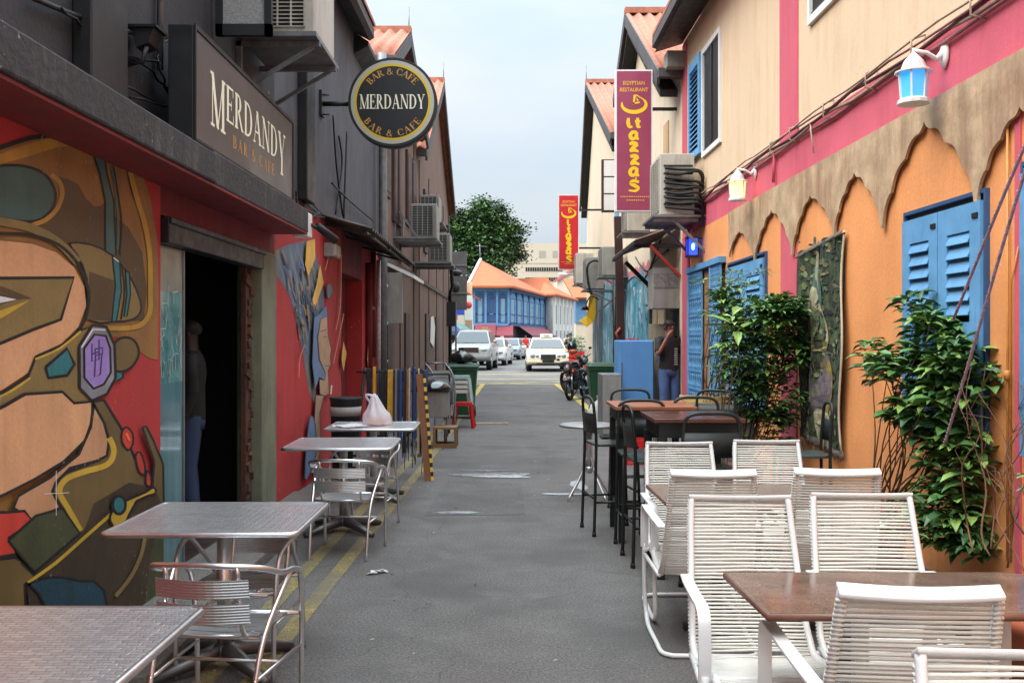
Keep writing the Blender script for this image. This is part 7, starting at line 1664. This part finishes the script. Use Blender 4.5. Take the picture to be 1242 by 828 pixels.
for P, ln, n in ((P1, l1, 3), (P2, l2, 6)):
    mb = MB(P); w_ = ln / n
    for k in range(n + 1): mb.box(k * w_ - .1, .0, 2.9, k * w_ + .1, .16, ze)
    mb.box(0, .0, 2.72, ln, .3, 2.95); mb.box(0, .16, 5.75, ln, .25, ze); mb.box(0, .0, 3.7, ln, .1, 3.78); mb.build('pilaster', bl2 if P is P2 else bl1, t)
    for k in range(n):
        mb = MB(P); a, b = k * w_ + .16, (k + 1) * w_ - .16; m_ = (a + b) / 2; mb.box(a, .02, 3.05, b, .06, 5.1)
        o = mb.build('window', palew if (k % 2 == 0 and P is P1) else (bl2 if P is P1 else palew), t)
        mb = MB(P); mb.box(a - .04, .06, 3.05, a + (b - a) * .22, .1, 5.1); mb.box(b - (b - a) * .22, .06, 3.05, b + .04, .1, 5.1)
        mb.prism([(a, 5.15)] + [(m_ + (b - a) / 2 * math.cos(x), 5.15 + .45 * math.sin(x)) for x in [PI - i * PI / 8 for i in range(9)]], .02, .08, ax=1); mb.build('window_shutter', bl2 if P is P1 else bl1, o)
def hip(par, foot, apexes, ze, over, m, nm='roof'):
    mb = MB(); mb.add([(x, y, ze) for x, y in foot] + [apexes] + [(x, y, ze - .18) for x, y in foot], [(i, (i + 1) % 4, 4) for i in range(4)] + [(i, (i + 1) % 4, 5 + (i + 1) % 4, 5 + i) for i in range(4)] + [(5, 6, 7, 8)]); mb.build(nm, m, par)
hip(t, [(-3.9, 84.3), (.1, 84.3), (4.0, 104), (-4.8, 107)], (-2.9, 90, 8.9), ze + .1, .5, tile_or)
mb = MB(); mb.beam((-3.85, 84.3, ze + .15), (-2.9, 90, 8.95), .2, .2); mb.build('hip_ridge', whitepaint, t)
t2 = t
def awning_(par, P, u0, u1, z0, z1, out, m=awn):
    mb = MB(P); mb.add([(u0, .06, z1), (u1, .06, z1), (u1, out, z0), (u0, out, z0), (u0, out, z0 - .22), (u1, out, z0 - .22), (u0, .06, z1 - .05), (u1, .06, z1 - .05)], [(0, 1, 2, 3), (3, 2, 5, 4), (6, 7, 2, 3), (0, 3, 6), (1, 7, 2)]); mb.build('awning', m, par)
awning_(t, P1, .1, 1.9, 1.9, 3.0, 1.6); awning_(t, P1, 1.95, 3.4, 1.9, 2.8, 1.6); awning_(t, P2, 3.2, 17, 1.9, 2.9, 1.5)
mb = MB(P1); mb.box(.7, 1.62, 1.95, 1.25, 1.66, 2.6); mb.build('awning_badge', mat('badge_ochre', (176, 140, 70), .6, var=.3, scale=4), t)
mb = MB(P1)
for u in (1.4, 2.3): mb.box(u, 1.61, 1.73, u + .3, 1.62, 1.83)
mb.build('awning_print', whitepaint, t)
# white shophouses beyond
t = thing('white_shophouse', 'white shophouse with orange roofs next to the blue corner house', 'house', (5.5, 112, .2))
ft = [(3.45, 103.2), (4.3, 102.2), (7.3, 116), (3, 121)]
mb = MB(); mb.prism(ft, .1, 6.2, ax=2); mb.build('wall', mat('white_wall', (214, 210, 202), .8, var=.06, scale=1, streak=.4, dirt=(150, 150, 150)), t)
hip(t, [(2.9, 103), (4.6, 101.4), (8.0, 117), (2.6, 122)], (3.6, 109, 8.0), 6.3, .5, tile_or)
P3 = frame_on(ft[1], ft[2])
for k in range(5): mb = MB(P3); mb.box(1 + k * 2.6, 0, 3.2, 2.0 + k * 2.6, .08, 5.2); mb.box(.9 + k * 2.6, 0, .4, 2.4 + k * 2.6, .05, 2.5); mb.build('window', mat('grey_shutter', (120, 124, 128), .7), t)
mb = MB(P3)
for k in range(6): mb.box(.3 + k * 2.6, .0, .1, .6 + k * 2.6, .2, 6.1)
mb.build('pilaster', whitepaint, t)
t = thing('gabled_roof_house', 'house with a steep orange gable rising behind the blue shophouse', 'house', (3, 112, .2))
mb = MB(); mb.prism([(.8, 6.4), (2.8, 7.2), (5.0, 6.2), (4.4, .1), (.8, .1)], 118, 126, ax=1); mb.build('wall', mat('grey_gable', (110, 100, 96), .8), t)
mb = MB(); mb.add([(-1.5, 116, 8.6), (4.2, 116.5, 9.0), (5.8, 113, 6.2), (-2, 112, 6.4), (4.2, 116.5, 9.0), (6.4, 124, 6.2)], [(0, 1, 2, 3), (1, 2, 5)]); rf = mb.build('roof', tile_or, t); q = rf.modifiers.new('thickness', 'SOLIDIFY'); q.thickness = .2
t = thing('light_blue_house', 'pale blue and cream house with an orange roof at the far right', 'house', (9.5, 130, .2))
mb = MB(); mb.box(8.4, 128, .1, 16, 140, 3.6); mb.build('lower_wall', creampale, t); mb = MB(); mb.box(8.4, 127.9, 3.6, 16, 140, 7.0); mb.build('upper_wall', bl1, t)
mb = MB(); mb.add([(8, 127, 7.0), (17, 127, 7.0), (17, 133, 10.0), (7, 133, 9.8)], [(0, 1, 2, 3)]); rf = mb.build('roof', tile_or, t); q = rf.modifiers.new('thickness', 'SOLIDIFY'); q.thickness = .25
t = thing('roof_frame_house', 'cream house with a shallow pink-edged gable at the far right', 'house', (9, 150, .2))
mb = MB(); mb.prism([(7, .1), (18, .1), (18, 8), (11, 13.2), (7, 11)], 150, 162, ax=1); mb.build('wall', creampale, t)
mb = MB(); mb.beam((6.5, 149.8, 10.4), (11, 149.8, 13.4), .3, .4); mb.beam((11, 149.8, 13.4), (18.5, 149.8, 8.2), .3, .4); mb.build('bargeboard', mat('pink_board', (190, 110, 100), .7), t)
# large cream block
t = thing('cream_block', 'large plain cream building with rows of small windows on the skyline', 'building', (12, 230, .2))
cb_ = mat('block_cream', (196, 182, 160), .85, var=.03, scale=.1)
mb = MB(); mb.box(-3, 230, .1, 45, 260, 24.2); mb.build('wall', cb_, t)
mb = MB(); mb.box(14, 229, .1, 45, 230, 22.0); mb.build('wall', mat('block_cream_two', (188, 172, 150), .85, var=.03, scale=.1), t)
for zz in (17.6, 15.2):
    mb = MB()
    for k in range(16): mb.box(3.2 + k * .55, 229.9, zz, 3.6 + k * .55, 230, zz + .9)
    mb.build('window_band', shopdark, t)
mb = MB(); mb.box(6.4, 229.95, 20.8, 8, 229.99, 22.4); mb.box(9.6, 229.95, 20.8, 12.4, 229.99, 22.4); mb.build('vent_panel', mat('block_grey', (160, 152, 140), .8), t)
mb = MB()
for k in range(5): mb.box(-3, 229.93, 5 + k * 3.6, 14, 229.97, 5.1 + k * 3.6)
mb.build('panel_joint', mat('block_grey', (160, 152, 140)), t)
# left row beyond the junction
t = thing('corner_shophouse', 'cream shophouse row beyond the junction on the left with blue awnings', 'house', (-4, 60, .2))
PL = frame_on((-4.3, 46), (-3.75, 80)); 
mb = MB(); mb.prism([(-4.3, 46), (-3.75, 80), (-10, 80), (-10, 46)], .1, 6.5, ax=2); mb.build('wall', creampale, t)
mb = MB(PL); mb.box(1, 0, .2, 33, .05, 2.6); mb.build('shopfront', shopdark, t)
awning_(t, PL, 2, 14, 2.0, 2.9, 1.1, mat('blue_awning', (44, 62, 110), .7, var=.1)); awning_(t, PL, 15, 32, 1.9, 2.7, .9, mat('green_awning', (110, 150, 146), .7, var=.1))
mb = MB(PL); mb.add([(31, 0, 5.3), (34, 0, 5.3), (34, 1.2, 4.7), (31, 1.2, 4.7)], [(0, 1, 2, 3)]); rf = mb.build('awning_roof', tile_or, t); q = rf.modifiers.new('thickness', 'SOLIDIFY'); q.thickness = .1
mb = MB(); mb.box(-3.75, 79.0, .1, -3.25, 79.5, 6.2); mb.build('pillar', creamwall, t)
t = thing('hanging_shop_sign', 'white hanging sign with a large red disc beyond the junction', 'sign', (-3.5, 72, 2.6))
def atb(x, y, Z): return at(x, y, Z)
p0, p1 = atb(564, 388, 72), atb(573, 358, 72)
mb = MB(); mb.box(p0[0], 72, p0[2], p1[0], 72.1, p1[2]); mb.build('panel', whitepaint, t)
mb = MB(); mb.tube([((p0[0] + p1[0]) / 2, 71.99, p0[2] + 1.1), ((p0[0] + p1[0]) / 2, 71.96, p0[2] + 1.1)], .24, 20); mb.build('disc', mat('sign_red', (206, 50, 56), .5), t)
mb = MB(); mb.box(p0[0] - .3, 72.02, p1[2] - .1, p0[0], 72.07, p1[2]); mb.build('bracket', darkmetal, t)
t = thing('red_shop_sign', 'bright red sign board with a blue panel behind the traffic sign pole', 'sign', (-3.8, 55, 3))
p0, p1 = at(545, 388, 56), at(558, 372, 56)
mb = MB(); mb.box(p0[0], 56, p0[2], p1[0] - .15, 56.1, p1[2]); mb.build('panel', mat('sign_red', (206, 50, 56)), t)
p0, p1 = at(551, 382, 50), at(563, 375, 50); mb = MB(); mb.box(p0[0], 50, p0[2], p1[0], 50.06, p1[2]); mb.build('blue_panel', mat('sign_blue', (36, 80, 180), .5), t)
mb = MB(); mb.beam((-4.2, 56.05, 3.0), (-3.3, 56.05, 3.0), .05, .05); mb.build('bracket', darkmetal, t)
# traffic sign seen from the back
t = thing('traffic_sign', 'back of tall grey traffic signs on a thin pole at the left corner', 'sign', (-2.0, 35, .15))
sg = mat('sign_back', (84, 82, 82), .5, .2, var=.08)
mb = MB(); mb.tube([(-2.02, 35, .1), (-2.02, 35, 4.75)], .035, 8); mb.build('pole', galv, t)
for z0, z1 in ((3.88, 4.72), (2.62, 3.85)): mb = MB(); mb.prism([(-2.28, z0), (-1.62, z0), (-1.62, z1), (-2.28, z1)], 34.93, 34.95, ax=1); mb.build('sign_plate', sg, t)
mb = MB(); mb.box(-2.28, 34.90, 4.2, -1.62, 34.93, 4.24); mb.box(-2.28, 34.9, 3.2, -1.62, 34.93, 3.24); mb.build('rail', galv, t)
t = thing('dark_lamp_bracket', 'black curved lamps sticking out from the far left corner', 'lamp', (-2.1, 33.5, 3.2))
mb = MB(); mb.tube(bez([(-2.15, 33.5, 3.9), (-1.95, 33.5, 4.0), (-1.8, 33.5, 3.75)], 4), .04, 6); mb.ell((-1.92, 33.5, 3.85), (.22, .15, .12)); mb.ell((-1.95, 33.5, 3.35), (.18, .15, .2)); mb.build('lamp_head', blackpaint, t)
t = thing('street_lamp', 'street lamp arm reaching in from the right over the far street', 'lamp', (8.5, 90, .2))
mb = MB(); mb.tube(bez([(8.0, 90, .2), (8.0, 90, 5.5), (7.2, 90, 7.2), (5.0, 90, 7.6)], 6), .07, 6); mb.build('pole', galv, t); mb = MB(); mb.ell((4.7, 90, 7.55), (.45, .2, .12)); mb.build('lamp_head', whitepaint, t)
t = thing('roof_aerial', 'thin television aerial standing on the blue shophouse roof', 'aerial', (-3, 92, 8))
mb = MB(); mb.tube([(-3.0, 92, 8.3), (-3.05, 92, 10.6)], .04, 5); mb.tube([(-3.5, 92, 10.4), (-2.4, 92, 10.3)], .03, 5)
for k in range(5): mb.tube([(-3.4 + k * .22, 91.7, 10.35), (-3.4 + k * .22, 92.3, 10.35)], .015, 4)
mb.build('mast', galv, t)
for lab, p in (('lightning rod on the ridge of the nearer brown shophouse', (-1.95, 18.4, 7.3)), ('lightning rod on the farther brown shophouse ridge', (-1.95, 27.7, 8.9)), ('lightning rod on the far right tiled gable', (2.33, 30.5, 9.6))):
    t = thing('lightning_rod', lab, 'rod', p); mb = MB(); mb.tube([p, (p[0], p[1], p[2] + .55)], .012, 5); mb.build('rod', galv, t)
# market clutter by the far right corner
bush('potted_shrub', 'small green shrub on a stand at the far right corner', (2.6, 36, .2), [((2.35, 36, 1.3), (.4, .4, .45), 1)], 60, .14, [mat('pale_green', (96, 130, 92), .5), leafA[1], leafA[0]], 6, 10)
for i, (x, y, c_, l_) in enumerate(((2.45, 38, (190, 40, 36), 'red plastic chair beyond the far right corner, nearer one'), (2.75, 39.5, (190, 40, 36), 'red plastic chair beyond the far right corner, farther one'))):
    t = thing('plastic_chair', l_, 'chair', (x, y, .2)); m_ = mat('chair_red', c_, .4)
    mb = MB(); mb.box(x - .22, y - .22, .62, x + .22, y + .22, .66); mb.build('seat', m_, t); mb = MB(); mb.box(x - .22, y + .2, .66, x + .22, y + .24, 1.08); mb.build('backrest', m_, t)
    for a in (-1, 1):
        for b in (-1, 1): mb = MB(); mb.beam((x + a * .19, y + b * .19, .62), (x + a * .22, y + b * .22, .19), .04, .04); mb.build('leg', m_, t)

# ---------------- people ----------------
def skinmesh(name, vs_, es, rad, m, par, sub=1, smooth=True):
    me = bpy.data.meshes.new(name); me.from_pydata([tuple(v) for v in vs_], es, [])
    o = bpy.data.objects.new(name, me); C.objects.link(o)
    sk = o.modifiers.new('s', 'SKIN'); sk.use_smooth_shade = True; sk.branch_smoothing = .6
    for i, v in enumerate(me.skin_vertices[0].data):
        r = rad[i]; v.radius = r if isinstance(r, tuple) else (r, r); v.use_root = (i == 0)
    ss = o.modifiers.new('u', 'SUBSURF'); ss.levels = sub; ss.render_levels = sub
    dg = bpy.context.evaluated_depsgraph_get(); nm = bpy.data.meshes.new_from_object(o.evaluated_get(dg)); bpy.data.objects.remove(o)
    nm.materials.clear(); nm.materials.append(m); nm.polygons.foreach_set('material_index', [0] * len(nm.polygons)); nm.polygons.foreach_set('use_smooth', [True] * len(nm.polygons))
    o = bpy.data.objects.new(name, nm); C.objects.link(o); o.parent = par; return o
def person(label, loc, rz, h=1.7, top=(150, 40, 40), legs=(50, 60, 90), skin=(150, 104, 78), hair=(24, 20, 18), pose='stand', shorts=False, group=None, sleeves=.5):
    t = thing('person', label, 'person', (0, 0, 0), 0, group); k = h / 1.7
    sm_ = mat('skin_%d' % skin[0], skin, .5, var=.06, scale=8); tm = mat('top_%d_%d' % (top[0], top[2]), top, .8, var=.12, scale=7, bump=.2, bscale=18); lm = mat('legs_%d_%d' % (legs[0], legs[2]), legs, .8, var=.2, scale=9); hm = mat('hair_%d' % hair[0], hair, .7, var=.2)
    V = lambda x, y, z: Vector((x, y, z)) * k
    # local: faces -y
    J = dict(pel=V(0, 0, .93), bel=V(0, -.01, 1.08), che=V(0, 0, 1.28), nek=V(0, .005, 1.43), hb=V(0, -.01, 1.50), hm=V(0, -.02, 1.585), ht=V(0, -.01, 1.655))
    L_ = []; 
    sh = {s_: V(s_ * .175, .0, 1.375) for s_ in (-1, 1)}; hip = {s_: V(s_ * .09, 0, .90) for s_ in (-1, 1)}
    el = {s_: V(s_ * .23, .02, 1.10) for s_ in (-1, 1)}; wr_ = {s_: V(s_ * .235, -.06, .86) for s_ in (-1, 1)}
    kn = {s_: V(s_ * .10, -.02, .49) for s_ in (-1, 1)}; an = {s_: V(s_ * .105, .02, .08) for s_ in (-1, 1)}; to = {s_: V(s_ * .12, -.13, .03) for s_ in (-1, 1)}
    if pose == 'phone':
        s_ = -1; el[s_] = V(-.27, -.12, 1.13); wr_[s_] = V(-.125, -.17, 1.42)
    if pose == 'walk':
        kn[-1] = V(-.1, -.14, .5); an[-1] = V(-.1, -.2, .09); to[-1] = V(-.11, -.35, .04); kn[1] = V(.1, .03, .48); an[1] = V(.1, .25, .12); to[1] = V(.11, .13, .03); wr_[1] = V(.24, -.16, .9); wr_[-1] = V(-.24, .1, .88)
    vs_ = [J['pel'], J['bel'], J['che'], J['nek'], J['hb'], J['hm'], J['ht']]; rd = [(.135 * k, .10 * k), (.12 * k, .095 * k), (.15 * k, .10 * k), .055 * k, (.06 * k, .075 * k), (.075 * k, .09 * k), (.06 * k, .075 * k)]; es = [(i, i + 1) for i in range(6)]
    # body: torso, neck, head, arms with fingers, legs in one skin
    for s_ in (-1, 1):
        i = len(vs_); vs_ += [sh[s_], el[s_], wr_[s_]]; rd += [.052 * k, .038 * k, .026 * k]; es += [(2, i), (i, i + 1), (i + 1, i + 2)]
        d_ = (wr_[s_] - el[s_]).normalized(); side = Vector((0, 1, 0)).cross(d_); side = side if side.length > .1 else Vector((1, 0, 0)); side.normalize()
        fw = d_.cross(side).normalized() if pose != 'phone' or s_ == 1 else Vector((.8, .1, .3)).normalized()
        acr = d_.cross(fw).normalized(); pc = wr_[s_] + d_ * .05 * k; j = len(vs_); vs_ += [pc]; rd += [(.034 * k, .018 * k)]; es += [(i + 2, j)]
        for q in range(4):
            f0 = pc + d_ * .035 * k + acr * (q - 1.5) * .018 * k; ln = (.062, .07, .066, .052)[q] * k; m0 = len(vs_); vs_ += [f0, f0 + (d_ * .75 + fw * .45).normalized() * ln * .55, f0 + (d_ * .75 + fw * .45).normalized() * ln * .55 + (d_ * .3 + fw * .9).normalized() * ln * .45]; rd += [.0095 * k, .0085 * k, .007 * k]; es += [(j, m0), (m0, m0 + 1), (m0 + 1, m0 + 2)]
        th0 = wr_[s_] + d_ * .03 * k + acr * .03 * k; m0 = len(vs_); vs_ += [th0 + acr * .012 * k + fw * .012 * k, th0 + acr * .02 * k + fw * .03 * k + d_ * .03 * k]; rd += [.011 * k, .008 * k]; es += [(j, m0), (m0, m0 + 1)]
        i = len(vs_); vs_ += [hip[s_], kn[s_], an[s_], to[s_]]; rd += [.083 * k, .055 * k, .036 * k, .034 * k]; es += [(0, i), (i, i + 1), (i + 1, i + 2), (i + 2, i + 3)]
    body = skinmesh('body', vs_, es, rd, sm_, t)
    hm_ = J['hm']
    # face
    mb = MB(); mb.ell(tuple(hm_ + V(0, -.098, -.012)), (.013 * k, .02 * k, .02 * k), 8, 6); mb.ell(tuple(hm_ + V(-.078, .005, -.01)), (.01 * k, .018 * k, .028 * k), 8, 6); mb.ell(tuple(hm_ + V(.078, .005, -.01)), (.01 * k, .018 * k, .028 * k), 8, 6); mb.build('nose_and_ears', sm_, t)
    mb = MB()
    for s_ in (-1, 1): mb.ell(tuple(hm_ + V(s_ * .031, -.083, .008)), (.012 * k, .008 * k, .006 * k), 8, 6); mb.ell(tuple(hm_ + V(s_ * .033, -.084, .028)), (.02 * k, .006 * k, .004 * k), 8, 4)
    mb.ell(tuple(hm_ + V(0, -.083, -.052)), (.024 * k, .007 * k, .005 * k), 8, 4); mb.build('eyes_and_mouth', mat('dark_face_detail', (56, 28, 26), .5), t)
    mb = MB(); n, m_ = 14, 8; c_ = hm_ + V(0, .012, .03); vv = []; 
    for i in range(m_):
        th = PI / 2 * (1 - i / (m_ - 1) * 1.35)
        for q in range(n):
            a = 2 * PI * q / n; fr = max(0, -math.sin(a)); low = th + (.55 * fr if i > 3 else 0) * (i - 3) / 4
            vv.append((c_.x + .088 * k * math.cos(low) * math.cos(a), c_.y + .1 * k * math.cos(low) * math.sin(a), c_.z + .078 * k * math.sin(low)))
    mb.add(vv, [(i * n + q, i * n + (q + 1) % n, (i + 1) * n + (q + 1) % n, (i + 1) * n + q) for i in range(m_ - 1) for q in range(n)] + [tuple(range(n))], True); mb.build('hair', hm, t)
    # clothes a little larger than the body
    mb = MB(); n = 18; vv = []
    rings = [(.88, .165, .118, 0), (.93, .168, .12, 0), (1.04, .158, .118, 0), (1.14, .158, .118, -.005), (1.25, .176, .124, 0), (1.33, .182, .118, 0), (1.39, .165, .098, .003), (1.425, .10, .075, .005), (1.445, .068, .066, .006)]
    for z, a_, b_, yo in rings:
        for q in range(n): an_ = 2 * PI * q / n; w1 = 1 + .025 * math.sin(5 * an_ + z * 9); vv.append((a_ * w1 * k * math.cos(an_), (yo + b_ * w1 * math.sin(an_)) * k, z * k))
    mb.add(vv, [(i * n + q, i * n + (q + 1) % n, (i + 1) * n + (q + 1) % n, (i + 1) * n + q) for i in range(len(rings) - 1) for q in range(n)], True)
    for s_ in (-1, 1):
        e_ = sh[s_].lerp(el[s_], min(1, sleeves * 1.5)); p0 = sh[s_] - V(s_ * .05, 0, 0)
        if sleeves >= 1: mb.tube([el[s_].lerp(sh[s_], .1), el[s_], wr_[s_]], [.05 * k, .052 * k, .04 * k], 10, cap=False)
        mb.tube([p0, sh[s_] + V(s_ * .005, 0, .0), sh[s_].lerp(e_, .5), e_], [.066 * k, .07 * k, .062 * k, .058 * k], 12, cap=False)
    mb.build('shirt', tm, t)
    mb = MB(); vv = []; rings = [(.80, .168, .112), (.88, .172, .118), (.95, .160, .114), (.985, .155, .110)]
    for z, a_, b_ in rings:
        for q in range(n): an_ = 2 * PI * q / n; vv.append((a_ * k * math.cos(an_), b_ * k * math.sin(an_), z * k))
    mb.add(vv, [(i * n + q, i * n + (q + 1) % n, (i + 1) * n + (q + 1) % n, (i + 1) * n + q) for i in range(3) for q in range(n)] + [tuple(range(n))[::-1]], True)
    for s_ in (-1, 1):
        h0 = hip[s_] + V(-s_ * .005, 0, .0); kk_ = kn[s_]; aa = an[s_] + V(0, 0, .02)
        pts = [h0, h0.lerp(kk_, .35), kk_] + ([] if shorts else [kk_.lerp(aa, .35), aa]); rr = [.092 * k, .09 * k, .068 * k] + ([] if shorts else [.066 * k, .055 * k]); mb.tube(pts, rr, 14, cap=False)
    mb.build('shorts' if shorts else 'trousers', lm, t)
    for s_ in (-1, 1):
        mb = MB(); c_ = an[s_].lerp(to[s_], .55); c_.z = .04 * k + min(an[s_].z, to[s_].z) - .03 * k; mb.ell(tuple(c_), (.05 * k, .13 * k, .045 * k)); mb.build('shoe', black, t)
    t.location = loc; t.rotation_euler = (0, 0, rz); return t
pt = person('man in a dark printed t-shirt and jeans talking on a phone in the doorway', (2.56, 15.9, .16), R(22), 1.74, (36, 34, 38), (70, 96, 140), (128, 84, 62), pose='phone')
ph = MB(); ph.obox((-.115, -.115, 1.62), (.02, .06, .12), (R(15), R(10), 0)); ph.build('phone', black, None).parent = pt
mb = MB()
for k in range(8): mb.box(.03 + .004 * (k % 2), -.128, 1.0 + k * .036, .09, -.124, 1.02 + k * .036)
mb.build('shirt_print', mat('print_grey', (170, 170, 172), .7), None).parent = pt
person('person in a dark top and blue jeans standing inside the bar doorway', (-2.56, 7.75, .08), R(-75), 1.66, (8, 8, 9), (44, 60, 90), (34, 26, 22), (8, 8, 8), sleeves=1.0)  # top, hair and skin blackened: the doorway's darkness is put into their colours
person('person in a bright red shirt behind the taxi in the side street', (1.0, 71, .2), R(10), 1.66, (214, 44, 36), (40, 40, 50), pose='walk')
person('person in a pale pink shirt walking to the right behind the taxi', (3.75, 66, .2), R(-15), 1.7, (222, 196, 180), (90, 84, 80), pose='walk')
person('person in a black top standing at the far right corner by the red chairs', (2.55, 42.5, .2), R(0), 1.66, (30, 28, 30), (150, 40, 40))

# scattered fallen leaves and bits of dirt along the foot of the walls
rnd = random.Random(91); mb = MB()
for k in range(420):
    if rnd.random() < .5: x = rnd.choice([rnd.gauss(-1.72, .12), rnd.gauss(-1.3, .25)]); y = rnd.uniform(2.5, 24)
    else: x = min(2.8, rnd.gauss(2.2, .5)); y = rnd.uniform(3, 22)
    if rnd.random() < .2: x = rnd.uniform(-1, 1.6)
    a = rnd.uniform(0, 6.28); q = rnd.uniform(.008, .024); z = gz(y) + (.006 if x > -1.72 else .09); mb.cm = rnd.randint(0, 2)
    c_, s_ = math.cos(a), math.sin(a); mb.add([(x - c_ * q, y - s_ * q, z), (x + s_ * q * .4, y - c_ * q * .4, z + .004), (x + c_ * q, y + s_ * q, z + .002), (x - s_ * q * .4, y + c_ * q * .4, z + .005)], [(0, 1, 2, 3)])
o = mb.build('fallen_leaves', [mat('dry_leaf', (112, 86, 50), .8), mat('grit', (58, 54, 50), .9), mat('pale_bit', (170, 166, 156), .8)]); tag(o, 'dry leaves and grit scattered along the edges of the lane', 'leaf litter'); o['kind'] = 'stuff'
